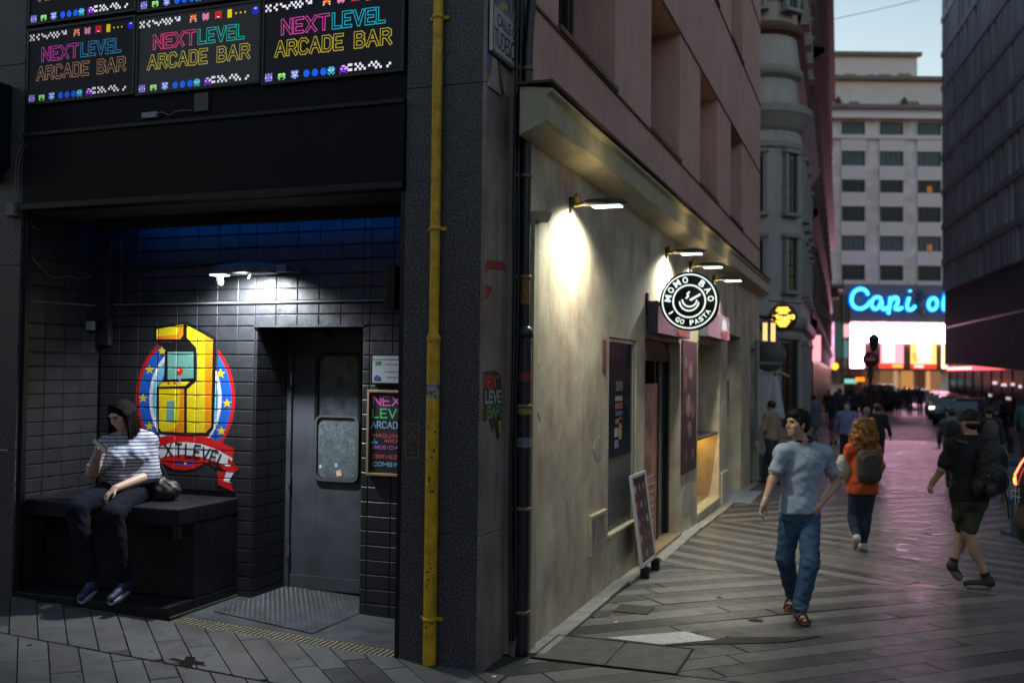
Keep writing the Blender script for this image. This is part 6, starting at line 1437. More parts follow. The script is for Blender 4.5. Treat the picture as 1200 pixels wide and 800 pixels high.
# -------- yellow neon emblem, terrace items
ye = thing('yellow_neon_emblem', 'round yellow neon emblem sign hanging in front of the rounded building', 'sign', (-2.45, 29, 3.7))
yb, yd = glow('yellow neon', (1.0, .48, .05), 4.0), mat('emblem backing', (.12, .06, .03), rough=.6)
mb = MB(); mb.lathe((-2.45, 29.0, 3.68), [(0, 0), (.40, 0), (.40, .08), (0, .08)], 24, axis='Y'); mb.build('backing', yd, ye)
mb = MB()
strokes(mb, [[(-.13, .26), (.13, .26)], [(-.17, .19), (.17, .19)], [(-.1, .12), (.1, .12)]], .045, (-2.45, 28.99, 3.68), (1, 0, 0), (0, 0, 1), (0, -1, 0))
ls2, tw = word_lines('HOTEL', .2); strokes(mb, [], .05, (0, 0, 0), (1, 0, 0), (0, 0, 1), (0, -1, 0))
for i in range(6): mb.lathe((-2.72 + i * .108, 28.985, 3.66 + .03 * math.sin(i * 1.7)), [(0, -.07), (.05, -.04), (.05, .04), (0, .07)], 8)
strokes(mb, [[(-.18, -.12), (.18, -.12)], [(-.14, -.19), (.14, -.19)], [(-.08, -.25), (.08, -.25)]], .04, (-2.45, 28.99, 3.68), (1, 0, 0), (0, 0, 1), (0, -1, 0))
mb.build('neon_tubes', yb, ye)
mb = MB(); mb.bar((-2.85, 29.05, 4.15), (-2.05, 30.4, 4.15), .03, .03); mb.bar((-2.45, 29.03, 4.15), (-2.45, 29.03, 4.05), .03, .03); mb.build('bracket', M_blackm, ye)
for (x, y, lab) in ((-2.33, 23.0, 'left of two warm tube lights above the terrace frame'), (-2.16, 23.05, 'right of two warm tube lights above the terrace frame, topped by a small spotlight')):
    t = thing('tube_light', lab, 'lamp', (x, y, 3.1)); mb = MB(); mb.cyl((x, y, 2.80), (x, y, 3.22), .05, n=10); mb.build('tube', glow('warm tube', (1, .58, .22), 1.5), t)
    mb = MB(); mb.bar((x - .12, y, 3.36), (x + .06, y - .1, 3.32), .07, .07); mb.lathe((x + .03, y - .08, 3.27), [(0, 0), (.05, .02), (.05, .08), (0, .09)], 10); mb.build('spotlight', M_blackm, t)
dk = thing('awning_disc_sign', 'large dark oval terrace sign panel hung on the grey frame', 'sign', (-2.3, 24, 2.5))
mb = MB(); mb.lathe((-2.34, 24.0, 2.50), [(0, 0), (.36, 0), (.38, .02), (.38, .08), (0, .08)], 28, axis='Y'); mb.build('disc', mat('dark slate disc', (.06, .075, .085), rough=.5), dk)
mb = MB(); mb.box(-2.72, -2.25, 23.9, 24.1, 2.05, 2.11); mb.bar((-2.1, 23.8, 2.12), (-1.93, 24.2, 2.02), .1, .05); mb.build('arm', mat('pale arm', (.4, .33, .3), rough=.5), dk)
um = thing('closed_parasol', 'closed white terrace parasol standing beyond the stucco house', 'parasol', (-2.35, 25.5, gz(-2.3, 25.5)))
mb = MB(); n = 16; vs = []; prof = [(.03, 2.02), (.07, 1.95), (.13, 1.6), (.19, 1.15), (.22, 1.0), (.17, .95)]
for (r, z) in prof:
    for j in range(n):
        a = 2 * math.pi * j / n; rr_ = r * (1 + .28 * (j % 2)); vs.append((-2.35 + rr_ * math.cos(a), 25.5 + rr_ * math.sin(a), z))
mb.add(vs, [(i * n + j, i * n + (j + 1) % n, (i + 1) * n + (j + 1) % n, (i + 1) * n + j) for i in range(5) for j in range(n)], 0, True); mb.build('canopy', mat('white canvas', (.5, .5, .55), rough=.8), um)
mb = MB(); mb.cyl((-2.35, 25.5, -.28), (-2.35, 25.5, 2.1), .025, n=8); mb.build('pole', M_blackm, um)
mb = MB(); mb.lathe((-2.35, 25.5, -.25), [(.28, 0), (.26, .06), (.04, .1)], 14); mb.build('base', M_blackm, um)
for i, (x, y, c) in enumerate(((-2.05, 24.3, 'nearer'), (-2.3, 26.6, 'farther'))):
    t = thing('terrace_table', '%s small terrace table with a yellowish edge behind the man in the polo shirt' % c, 'table', (x, y, gz(x, y)))
    z0 = gz(x, y); mb = MB(); mb.box(x - .35, x + .3, y - .3, y + .3, z0 + .70, z0 + .74); mb.build('top', mat('table top', (.22, .2, .18), rough=.5), t)
    mb = MB(); mb.box(x - .36, x + .31, y - .312, y - .302, z0 + .66, z0 + .735); mb.build('edge', mat('yellow wood', (.3, .2, .04), rough=.5), t)
    for sx in (-.3, .25):
        for sy in (-.25, .25): mb = MB(); mb.box(x + sx - .015, x + sx + .015, y + sy - .015, y + sy + .015, z0, z0 + .7); mb.build('leg', M_blackm, t)

# -------- lamp post with no-entry sign
lpz = gz(0, 41.5)
lp2 = thing('lamp_post', 'dark cast-iron lamp post with a lantern, carrying a no-entry sign', 'lamp post', (-.18, 41.5, lpz))
mb = MB(); mb.lathe((-.18, 41.5, lpz), [(.2, 0), (.2, .3), (.13, .4), (.10, 1.1), (.13, 1.2), (.07, 1.35), (.055, 3.0), (.09, 3.1), (.05, 3.2)], 12); mb.build('post', M_blackm, lp2)
mb = MB(); mb.lathe((-.05, 41.5, lpz + 3.45), [(.07, -.1), (.12, 0), (.22, .38), (.24, .4), (.12, .55), (.03, .6), (.03, .78), (0, .8)], 6); mb.build('lantern', mat('dark lantern', (.03, .04, .04), rough=.3), lp2)
mb = MB(); mb.bar((-.18, 41.5, lpz + 3.15), (-.05, 41.5, lpz + 3.38), .05, .05); mb.build('arm', M_blackm, lp2)
nz = 2.70
se = thing('no_entry_sign', 'round red no-entry sign with a white bar on the dark lamp post', 'road sign', (-.18, 41.35, nz))
mb = MB(); mb.lathe((-.18, 41.40, nz), [(0, 0), (.30, 0), (.30, .02), (0, .02)], 24, axis='Y'); mb.build('disc', mat('red sign paint', (.22, .012, .018), rough=.4), se)
mb = MB(); mb.box(-.38, .02, 41.385, 41.395, nz - .045, nz + .045); mb.build('white_bar', mat('sign white', (.45, .35, .38), rough=.4), se)
mb = MB(); mb.box(-.30, -.06, 41.39, 41.42, nz - .75, nz - .38); tag(mb.build('plate_sign', mat('dark plate', (.05, .03, .035), rough=.5)), 'small rectangular plate below the no-entry sign', 'sign')
# traffic light, orange display, turquoise shop sign
tl = thing('traffic_light', 'traffic light showing red beside the parked cars', 'traffic light', (6.9, 92, -.4))
mb = MB(); mb.cyl((6.05, 92, -.4), (6.05, 92, 1.1), .06, n=8); mb.build('pole', M_blackm, tl)
mb = MB(); mb.box(5.88, 6.22, 91.9, 92.15, 1.0, 2.0); mb.build('housing', M_blackm, tl)
mb = MB(); mb.lathe((6.05, 91.85, 1.62), [(0, 0), (.19, 0), (.19, .05), (0, .05)], 14, axis='Y'); mb.build('red_lamp', glow('traffic red', (1, .01, .01), 5), tl)
bs = thing('bus_display', 'orange lit destination display among the crowd under the brown building', 'display', (-.6, 85, 1.9))
mb = MB(); mb.box(-1.55, -.75, 84.95, 85.1, 1.55, 1.98); mb.build('case', M_blackm, bs); mb = MB(); mb.box(-1.5, -.8, 84.92, 84.949, 1.62, 1.92); mb.build('lit_face', glow('orange display', (1, .16, .01), 3.2), bs)
mb = MB(); mb.box(-1.2, -1.1, 85.0, 85.1, -.4, 1.55); mb.build('post', M_blackm, bs)
ts = thing('turquoise_shop_sign', 'turquoise-white lit shop sign low at the end of the street', 'sign', (-3, 98, 1.5))
mb = MB(); mb.box(-2.7, -1.6, 98, 98.2, 1.35, 1.75); mb.build('lit_face', glow('turquoise', (.35, .9, .85), .8), ts); mb = MB(); mb.box(-2.75, -1.55, 98.21, 98.4, -.4, 2.1); mb.build('kiosk', mat('dark kiosk', (.06, .05, .06), rough=.5), ts)
# -------- overhead wire
mb = MB(); A_, B_ = Vector((-3.0, 60, 22.6)), Vector((14, 60, 25.5)); pts = []
for i in range(21): t = i / 20; q = A_.lerp(B_, t); q.z -= 1.1 * 4 * t * (1 - t) * .25; pts.append(q)
mb.tube(pts, .018, 5); tag(mb.build('overhead_wire', M_cable), 'thin wire strung across the sky between the buildings', 'wire')
# -------- blue barrier, bollards
M_blue = mat('blue painted steel', (.012, .07, .16), rough=.4, var=.15)
D0 = Vector((math.cos(YAW), math.sin(YAW), 0)); O_ = Vector((1.62, 15.15, 0))
ba = thing('blue_barrier', 'blue steel pedestrian barrier at the right edge behind the backpacker', 'barrier', O_)
zb_ = gz(1.6, 15.2)
for z, h in ((1.0, .09), (.50, .09)):
    mb = MB(); mb.bar(O_ + Vector((0, 0, zb_ + z)), O_ + D0 * 2.2 + Vector((0, 0, zb_ + z)), .06, h); mb.build('rail', M_blue, ba, bevel=.012)
for u in (.04, .62, 1.3, 2.15):
    mb = MB(); mb.bar(O_ + D0 * u + Vector((0, 0, zb_ + .545)), O_ + D0 * u + Vector((0, 0, zb_ + .955)), .05, .07); mb.build('post', M_blue, ba, bevel=.01)
for u in (.15, 2.0):
    mb = MB(); mb.bar(O_ + D0 * u + Vector((0, 0, zb_ + .0)), O_ + D0 * u + Vector((0, 0, zb_ + .455)), .05, .05); mb.bar(O_ + D0 * u + Vector((-.1, .25, zb_ + .02)), O_ + D0 * u + Vector((.1, -.25, zb_ + .02)), .05, .04); mb.build('foot', M_blue, ba)
for i, (x, y, lab) in enumerate(((4.61, 41.3, 'farther of two dark bollards at the right'), (3.95, 34.5, 'nearer of two dark bollards at the right'))):
    z = gz(x, y); t = thing('bollard', lab, 'bollard', (x, y, z), group='bollards on the right')
    mb = MB(); mb.lathe((x, y, z), [(.1, 0), (.09, .04), (.08, .5), (.085, .52), (.05, .56), (0, .57)], 12); mb.build('post', M_blackm, t)

# -------- vehicles
def car(label, x, y, rz, paint, van=False, taxi=False, name='parked_car'):
    t = thing(name, label, 'car', (0, 0, 0), group='cars parked by the square')
    Lh, W, H = 2.1, .86, (1.75 if van else 1.45)
    pm = mat('car paint ' + str(paint), paint, rough=.22, spec=.6, metal=.2)
    prof = [(-2.1, .35), (-2.12, .62), (-2.0, .82), (-1.1, .95), (1.5, .98), (2.0, .9), (2.1, .6), (2.05, .3)]
    mb = MB(); n = len(prof); vs = [(s * (W - (.06 if z > .8 else 0)), px, z) for s in (-1, 1) for (px, z) in prof]
    mb.add(vs, [tuple(range(n)), tuple(range(n, 2 * n))[::-1]] + [(i, (i + 1) % n, n + (i + 1) % n, n + i)[::-1] for i in range(n)]); mb.build('body', pm, t, bevel=.05, local=True)
    cab = [(-1.2, .93), (-.45, H - .05), (.9, H), (1.75 if van else 1.45, H - .15), (1.95, .95)]
    n = len(cab); vs = [(s * (W - .08 - (.14 if z > 1.2 else 0)), px, z) for s in (-1, 1) for (px, z) in cab]
    mb = MB(); mb.add(vs, [tuple(range(n)), tuple(range(n, 2 * n))[::-1]] + [(i, (i + 1) % n, n + (i + 1) % n, n + i)[::-1] for i in range(n)]); mb.build('windows', glass_mat('car glass', (.10, .14, .17), .08), t, bevel=.03, local=True)
    mb = MB(); mb.prism([(-.62, -.5), (.62, -.5), (.62, 1.2), (-.62, 1.2)], (0, 0, H - .02), (1, 0, 0), (0, 1, 0), (0, 0, .04)); mb.build('roof', pm, t, bevel=.015, local=True)
    for sx in (-1, 1):
        for sy in (-1.3, 1.3):
            mb = MB(); mb.lathe((sx * (W - .09), sy, .32), [(0, -.1), (.3, -.1), (.32, 0), (.3, .1), (0, .1)], 16, axis='X'); w = mb.build('wheel', mat('tyre', (.015, .015, .015), rough=.8), t, local=True)
            mb = MB(); mb.lathe((sx * (W + .0), sy, .32), [(0, .022), (.17, .018), (.18, 0)], 12, axis='X'); mb.build('rim', mat('rim', (.3, .3, .3), rough=.3, metal=.8), w, local=True)
        mb = MB(); mb.obox((sx * .62, -2.06, .68), (.17, 0, 0), (0, .06, 0), (0, 0, .07)); mb.build('headlight', glow('lit headlight', (1, .85, .7), 5) if (taxi or van or 'third' in label) else mat('headlight', (.5, .5, .5), rough=.1), t, local=True)
        mb = MB(); mb.obox((sx * .66, 2.04, .78), (.13, 0, 0), (0, .05, 0), (0, 0, .09)); mb.build('tail_light', mat('tail light', (.3, .01, .01), rough=.2), t, local=True)
        mb = MB(); mb.obox((sx * (W + .06), -.85, 1.0), (.09, 0, 0), (0, .05, 0), (0, 0, .06)); mb.build('mirror', pm, t, local=True)
    mb = MB(); mb.obox((0, -2.12, .45), (.26, 0, 0), (0, .012, 0), (0, 0, .055)); mb.obox((0, 2.10, .5), (.26, 0, 0), (0, .012, 0), (0, 0, .055)); mb.build('number_plate', mat('plate white', (.5, .5, .5), rough=.5), t, local=True)
    mb = MB(); mb.box(-.7, .7, -2.14, -2.09, .52, .62); mb.build('grille', M_blackm, t, local=True)
    if taxi: mb = MB(); mb.box(-.25, .25, .1, .3, H + .02, H + .16); mb.build('roof_sign', mat('taxi sign', (.5, .55, .5), rough=.4), t, local=True)
    t.location = (x, y, gz(x, y)); t.rotation_euler.z = rz
for a in (('dark blue hatchback nearest in the parked row on the right', 3.95, 48.6, -.12, (.05, .08, .12)), ('grey car second in the parked row', 3.75, 55.6, -.12, (.10, .11, .13)),
          ('pale silver car third in the parked row', 3.85, 62.8, -.1, (.35, .36, .38)), ('black car fourth in the parked row', 4.0, 70.5, -.1, (.06, .06, .07))): car(*a)
car('white taxi crossing the square, seen side-on right of the walkers', 3.3, 86, 1.2, (.6, .6, .6), taxi=True)
car('white van crossing the square left of the taxi', .9, 90, 1.3, (.6, .58, .58), van=True)
def scooter(label, x, y, rz, paint):
    t = thing('scooter', label, 'motor scooter', (0, 0, 0), group='scooters parked on the right')
    pm = mat('scooter paint ' + str(paint), paint, rough=.25)
    for yy in (-.62, .62):
        mb = MB(); mb.lathe((0, yy, .25), [(0, -.06), (.22, -.06), (.25, 0), (.22, .06), (0, .06)], 14, axis='X'); mb.build('wheel', mat('tyre', (.015,) * 3), t, local=True)
    mb = MB(); mb.prism([(.75, .45), (.7, .75), (.1, .8), (-.05, .35), (-.4, .32), (-.5, .9), (-.58, .9), (-.6, .25), (.2, .2), (.5, .3)], (-.14, 0, 0), (0, 1, 0), (0, 0, 1), (.28, 0, 0)); mb.build('body', pm, t, bevel=.04, local=True)
    mb = MB(); mb.box(-.15, .15, .05, .8, .78, .88); mb.build('seat', M_blackp, t, bevel=.03, local=True)
    mb = MB(); mb.tube([(-.32, -.42, 1.02), (-.1, -.5, 1.0), (.1, -.5, 1.0), (.32, -.42, 1.02)], .02, 8); mb.build('handlebar', M_blackm, t, local=True)
    mb = MB(); mb.lathe((0, -.62, .88), [(0, -.06), (.08, -.03), (.08, .05), (0, .07)], 10, axis='Y'); mb.build('headlight', mat('headlight', (.5,) * 3), t, local=True)
    mb = MB(); mb.prism([(-.2, 0), (.2, 0), (.16, .38), (-.16, .38)], (0, -.58, 1.0), (1, 0, 0), (0, 0, 1), (0, .02, 0)); mb.build('windscreen', glass_mat('car glass'), t, local=True)
    mb = MB(); mb.box(-.18, .18, .7, 1.0, .9, 1.2); mb.build('top_box', M_blackp, t, bevel=.04, local=True)
    t.location = (x, y, gz(x, y)); t.rotation_euler.z = rz
for a in (('dark scooter with a windscreen, left of the parked scooters', 4.6, 47.5, .4, (.05, .02, .03)), ('red-tinted scooter in the middle of the parked scooters', 5.1, 50.5, .3, (.2, .02, .03)), ('black scooter at the right of the parked scooters', 5.6, 48.5, .5, (.03, .03, .035))): scooter(*a)
# ============================================================ PEOPLE
class Blob:
    """smoothly joined round cones and ellipsoids turned into one surface"""
    def __init__(s): s.p = []; s.cuts = []; s.noise = None
    def cone(s, a, b, ra, rb=None, k=.03):
        s.p.append(('c', np.array(a, float), np.array(b, float), ra, ra if rb is None else rb, k)); return s
    def ell(s, c, r, R=None, k=.03, sub=False):
        s.p.append(('s' if sub else 'e', np.array(c, float), np.array(r, float), np.eye(3) if R is None else np.array(R, float), k)); return s
    def cut(s, p, n): s.cuts.append((np.array(p, float), np.array(n, float) / np.linalg.norm(n))); return s
    def mesh(s, res):
        lo = np.full(3, 1e9); hi = -lo
        for q in s.p:
            if q[0] == 'c':
                r = max(q[3], q[4]); lo = np.minimum(lo, np.minimum(q[1], q[2]) - r); hi = np.maximum(hi, np.maximum(q[1], q[2]) + r)
            elif q[0] == 'e':
                r = max(q[2]); lo = np.minimum(lo, q[1] - r); hi = np.maximum(hi, q[1] + r)
        lo -= 3 * res + .01; hi += 3 * res + .01
        n = np.ceil((hi - lo) / res).astype(int) + 1
        ax = [lo[i] + res * np.arange(n[i]) for i in range(3)]
        F = np.full(n, .5, np.float32)
        for q in s.p:
            if q[0] == 'c': mn = np.minimum(q[1] , q[2]) - max(q[3], q[4]); mx = np.maximum(q[1], q[2]) + max(q[3], q[4])
            else: mn = q[1] - max(q[2]); mx = q[1] + max(q[2])
            m = q[-1] + 2.5 * res
            i0 = np.maximum(0, np.floor((mn - m - lo) / res).astype(int)); i1 = np.minimum(n, np.ceil((mx + m - lo) / res).astype(int) + 1)
            X = ax[0][i0[0]:i1[0], None, None]; Y = ax[1][None, i0[1]:i1[1], None]; Z = ax[2][None, None, i0[2]:i1[2]]
            if q[0] == 'c':
                a, b = q[1], q[2]; d = b - a; L2 = max(d @ d, 1e-9)
                px, py, pz = X - a[0], Y - a[1], Z - a[2]
                h = np.clip((px * d[0] + py * d[1] + pz * d[2]) / L2, 0, 1)
                D = np.sqrt((px - h * d[0]) ** 2 + (py - h * d[1]) ** 2 + (pz - h * d[2]) ** 2) - (q[3] + (q[4] - q[3]) * h)
            else:
                c, r, R = q[1], q[2], q[3]
                px, py, pz = X - c[0], Y - c[1], Z - c[2]
                u = [(R[i][0] * px + R[i][1] * py + R[i][2] * pz) for i in range(3)]
                k0 = np.sqrt(sum((u[i] / r[i]) ** 2 for i in range(3))); k1 = np.sqrt(sum((u[i] / r[i] ** 2) ** 2 for i in range(3)))
                D = k0 * (k0 - 1) / np.maximum(k1, 1e-6)
            V = F[i0[0]:i1[0], i0[1]:i1[1], i0[2]:i1[2]]
            if q[0] == 's': D = -D; k = q[-1]; h = np.maximum(k - np.abs(V - D), 0) / k; V[...] = np.maximum(V, D) + h * h * k * .25
            else: k = q[-1]; h = np.maximum(k - np.abs(V - D), 0) / k; V[...] = np.minimum(V, D) - h * h * k * .25
        X = ax[0][:, None, None]; Y = ax[1][None, :, None]; Z = ax[2][None, None, :]
        if s.noise:
            a, f, ph = s.noise
            F += a * (np.sin(X * f + 2.1 * np.sin(Z * f * .6 + ph)) * np.sin(Z * f * 1.3 + 1.7 * np.sin(Y * f * .8 + X * f * .5)) + .5 * np.sin((X + Y) * f * 1.9 + 3 * np.sin(Z * f * .9 + ph)))
        for (p, nn) in s.cuts: F = np.maximum(F, (X - p[0]) * nn[0] + (Y - p[1]) * nn[1] + (Z - p[2]) * nn[2])
        F[0] = F[-1] = .5; F[:, 0] = F[:, -1] = .5; F[:, :, 0] = F[:, :, -1] = .5
        S = F < 0; c = np.zeros(tuple(n - 1), np.int8)
        for i in (0, 1):
            for j in (0, 1):
                for k in (0, 1): c += S[i:n[0] - 1 + i, j:n[1] - 1 + j, k:n[2] - 1 + k]
        act = (c > 0) & (c < 8); idx = np.argwhere(act); ids = np.full(act.shape, -1, np.int64); ids[act] = np.arange(len(idx))
        acc = np.zeros((len(idx), 3)); cnt = np.zeros(len(idx))
        corners = [(i, j, k) for i in (0, 1) for j in (0, 1) for k in (0, 1)]
        fv = {cc: F[idx[:, 0] + cc[0], idx[:, 1] + cc[1], idx[:, 2] + cc[2]].astype(float) for cc in corners}
        for a in corners:
            for ax_ in range(3):
                if a[ax_] == 0:
                    b = list(a); b[ax_] = 1; b = tuple(b); fa, fb = fv[a], fv[b]; m = (fa < 0) != (fb < 0)
                    t = np.where(m, fa / np.where(np.abs(fa - fb) < 1e-9, 1, fa - fb), 0); p = np.zeros((len(idx), 3)); p[:] = a; p[:, ax_] += t
                    acc[m] += p[m]; cnt[m] += 1
        V = lo + (idx + acc / cnt[:, None]) * res
        faces = []
        for d in range(3):
            e1, e2 = (d + 1) % 3, (d + 2) % 3
            sl0 = [slice(None)] * 3; sl1 = [slice(None)] * 3; sl0[d] = slice(0, n[d] - 1); sl1[d] = slice(1, n[d])
            A, B = S[tuple(sl0)], S[tuple(sl1)]; E = np.argwhere(A != B); E = E[(E[:, e1] > 0) & (E[:, e2] > 0) & (E[:, e1] < n[e1] - 1) & (E[:, e2] < n[e2] - 1)]
            inside = A[E[:, 0], E[:, 1], E[:, 2]]
            def g(o1, o2):
                q = E.copy(); q[:, e1] -= o1; q[:, e2] -= o2; return ids[q[:, 0], q[:, 1], q[:, 2]]
            Q = np.stack([g(1, 1), g(0, 1), g(0, 0), g(1, 0)], 1); Q[~inside] = Q[~inside][:, ::-1]; faces.append(Q)
        Q = np.concatenate(faces); Q = Q[(Q >= 0).all(1)]
        # one light smoothing pass
        for _ in range(1):
            sm = np.zeros_like(V); cn = np.zeros(len(V))
            for k in range(4):
                a, b = Q[:, k], Q[:, (k + 1) % 4]; np.add.at(sm, a, V[b]); np.add.at(cn, a, 1)
            V = V * .55 + .45 * sm / np.maximum(cn, 1)[:, None]
        return V, Q
    def build(s, name, m, parent, res=.01, label=None):
        V, Q = s.mesh(res); me = bpy.data.meshes.new(name)
        me.vertices.add(len(V)); me.vertices.foreach_set('co', V.astype(np.float32).ravel())
        me.loops.add(len(Q) * 4); me.loops.foreach_set('vertex_index', Q.astype(np.int32).ravel())
        me.polygons.add(len(Q)); me.polygons.foreach_set('loop_start', np.arange(0, len(Q) * 4, 4, dtype=np.int32)); me.polygons.foreach_set('loop_total', np.full(len(Q), 4, np.int32))
        me.polygons.foreach_set('use_smooth', np.ones(len(Q), bool)); me.update(calc_edges=True)
        ms = m if isinstance(m, (list, tuple)) else [m]
        for q in ms: me.materials.append(q)
        o = bpy.data.objects.new(name, me); COL.objects.link(o); o.parent = parent
        if label: o['label'] = label
        return o

def nv(v): v = np.array(v, float); return v / max(np.linalg.norm(v), 1e-9)
def frame(f, up=(0, 0, 1)):
    f = nv(f); r = nv(np.cross(f, up)); u = np.cross(r, f); return r, f, u
def skin_mat(n, c): 
    m = mat(n, c, rough=.5, var=.06, vscale=20); return m

def head_shape(b, c, f, up=(0, 0, 1), s=1.0, female=False):
    r, f, u = frame(f, up); R = np.array([r, f, u]); c = np.array(c, float); q = lambda x, y, z: c + (r * x + f * y + u * z) * s
    b.ell(q(0, -.018, .028), np.array((.074, .092, .092)) * s, R, .02)
    b.ell(q(0, .03, -.035), np.array((.058, .060, .072)) * s, R, .03)
    b.ell(q(0, .062, -.088), np.array((.026, .022, .020)) * s, R, .03)
    b.ell(q(0, .078, .032), np.array((.048, .014, .012)) * s, R, .02)
    for sx in (-1, 1):
        b.ell(q(sx * .040, .060, -.018), np.array((.022, .018, .018)) * s, R, .02)     # cheek
        b.ell(q(sx * .074, -.005, -.012), np.array((.008, .020, .032)) * s, R, .008)   # ear
        b.ell(q(sx * .031, .090, .010), np.array((.013, .012, .009)) * s, R, .01, sub=True)
    b.cone(q(0, .088, .018), q(0, .108, -.022), .008 * s, .012 * s, .012)
    for sx in (-1, 1): b.ell(q(sx * .011, .098, -.027), np.array((.008, .009, .007)) * s, R, .006)
    b.ell(q(0, .090, -.052), np.array((.022, .010, .006)) * s, R, .006); b.ell(q(0, .087, -.064), np.array((.019, .010, .007)) * s, R, .006)
    b.ell(q(0, .100, -.0582), np.array((.022, .008, .0016)) * s, R, .003, sub=True)
def eyes(parent, c, f, up=(0, 0, 1), s=1.0):
    r, f, u = frame(f, up); mb = MB()
    for sx in (-1, 1):
        p = np.array(c) + (r * sx * .031 + f * .074 + u * .010) * s; mb.lathe(tuple(p), [(0, -.008 * s), (.008 * s, -.006 * s), (.0115 * s, 0), (.008 * s, .006 * s), (0, .008 * s)], 10)
    o = mb.build('eyes', mat('eye', (.10, .08, .07), rough=.4), parent, local=True)
    mb = MB()
    for sx in (-1, 1):
        p = np.array(c) + (r * sx * .031 + f * .0855 + u * .010) * s; mb.lathe(tuple(p), [(0, -.005 * s), (.0045 * s, 0), (0, .005 * s)], 8)
        e = np.array(c) + (r * sx * .031 + f * .091 + u * .030) * s; mb.bar(tuple(e - r * .017 * s), tuple(e + r * .017 * s), .008, .005)
    mb.build('iris', mat('dark iris', (.01, .007, .005), rough=.2), o, local=True)

def hand(b, w, d, n, side, curl=.4, s=1.0, point=False):
    """palm and five fingers: w wrist, d direction to the fingers, n palm normal, side +1/-1 where the thumb is"""
    d = nv(d); n = nv(np.array(n, float) - d * np.dot(n, d)); t = np.cross(d, n) * side; w = np.array(w, float)
    R = np.array([t, d, n]); b.cone(w, w + d * .03 * s, .024 * s, .026 * s, .02)
    b.ell(w + d * .055 * s, np.array((.038, .048, .016)) * s, R, .02)
    for i, (off, L) in enumerate(((.028, .072), (.0095, .080), (-.0095, .075), (-.028, .060))):
        a = w + d * .092 * s + t * off * s; dd = nv(d + t * off * 2.2); c1 = curl + .06 * i
        k1 = a + (dd * math.cos(c1) + n * math.sin(c1)) * L * .5 * s; c2 = curl * 2.3 + .1 * i
        k2 = k1 + (dd * math.cos(c2) + n * math.sin(c2)) * L * .5 * s
        b.cone(a, k1, .0092 * s, .0085 * s, .006); b.cone(k1, k2, .0085 * s, .007 * s, .004)
    a = w + d * .03 * s + t * .030 * s; k1 = a + nv(d * .7 + t * .75 + n * .25) * .038 * s; k2 = k1 + nv(d * .95 + t * .2 + n * .4) * .032 * s
    b.cone(a, k1, .012 * s, .010 * s, .012); b.cone(k1, k2, .010 * s, .008 * s, .004)

def V3(J, k): return np.array(J[k], float)
def mid(a, b, t): return np.array(a) * (1 - t) + np.array(b) * t

def torso(b, J, fwd, w=1.0, add=0.0, depth=1.0, belly=0.0, bust=0.0):
    sl, sr, nk, pv, ch, be = [V3(J, k) for k in ('shL', 'shR', 'neck', 'pelvis', 'chest', 'belly')]
    r = nv(sr - sl); f = nv(np.array(fwd) - r * np.dot(fwd, r)); u = np.cross(r, f)
    if u[2] < 0: u = -u
    R = np.array([r, f, u])
    sw = np.linalg.norm(sr - sl) / 2
    b.ell(mid(ch, nk, .30), (sw * .88 + add, .105 * depth + add, .11 + add), R, .06)
    b.ell(ch, (sw * .88 * w + add, (.115 + bust * .3) * depth + add, .15 + add), R, .06)
    b.ell(be + f * belly * .5, (.145 * w + add, (.105 + belly) * depth + add, .15 + add), R, .06)
    b.ell(mid(ch, be, .5), (.155 * w + add, .112 * depth + add, .16 + add), R, .06); b.ell(mid(be, pv, .5), (.152 * w + add, .112 * depth + add, .14 + add), R, .06)
    b.ell(pv, (.160 * w + add, .12 * depth + add, .11 + add), R, .06)
    b.cone(sl, sr, .058 + add, .058 + add, .05)
    for s_ in (sl, sr): b.cone(mid(nk, s_, .15) + u * .02, s_, .045 + add, .055 + add, .05)
    if bust:
        for sx in (-1, 1): b.ell(ch + r * sx * .075 + f * (.085) * depth + u * .0, (.07 + add, .06 + bust + add, .07 + add), R, .05)
    return R
def arm(b, J, s, add=0.0, ra=.046, re=.037, rw=.026, part=1.0):
    a, e, w = V3(J, 'sh' + s), V3(J, 'el' + s), V3(J, 'wr' + s)
    b.cone(a, e, ra + add, re + add, .03)
    if part > 0: b.cone(e, mid(e, w, part), re + add, re + (rw - re) * part + add, .02)
def leg(b, J, s, add=0.0, rh=.085, rk=.055, ra=.036, part=1.0):
    h, k, a = V3(J, 'hip' + s), V3(J, 'kn' + s), V3(J, 'an' + s)
    b.cone(h, k, rh + add, rk + add, .04)
    if part > 0:
        b.cone(k, mid(k, a, part), rk + add, rk + (ra - rk) * part + add, .03)
        if part > .6 and add < .012: c = mid(k, a, .32); b.ell(c, (.05 + add, .052 + add, .11), None, .04)
def foot(b, J, s, r=.034, add=0.0, L=None):
    a, t = V3(J, 'an' + s), V3(J, 'to' + s); d = t - a; dh = np.array([d[0], d[1], 0]); fl = nv(d if abs(d[2]) > .12 else dh)
    heel = a + np.array([0, 0, -.045]) - fl * .03
    b.cone(a, heel, r + add, r + add, .03); b.cone(heel, t, r * .95 + add, r * .62 + add, .03)
    return heel, t

def person(label, J, root, group=None, cat='person'):
    t = thing('person', label, cat, (0, 0, 0), group); return t
def seat_person(t, root, rz=YAW):
    t.location = root; t.rotation_euler.z = rz

E = 'L', 'R'
SK = skin_mat('skin tan', (.52, .32, .22)); SK2 = skin_mat('skin light', (.52, .33, .24)); SK3 = skin_mat('skin olive', (.48, .30, .21))
M_hair = mat('black hair', (.012, .010, .010), rough=.6, spec=.25, fine=.4, fscale=300)
M_jean = mat('blue denim', (.036, .085, .17), rough=.8, var=.22, vscale=5, fine=.15, fscale=200, bump=.4, bscale=35)

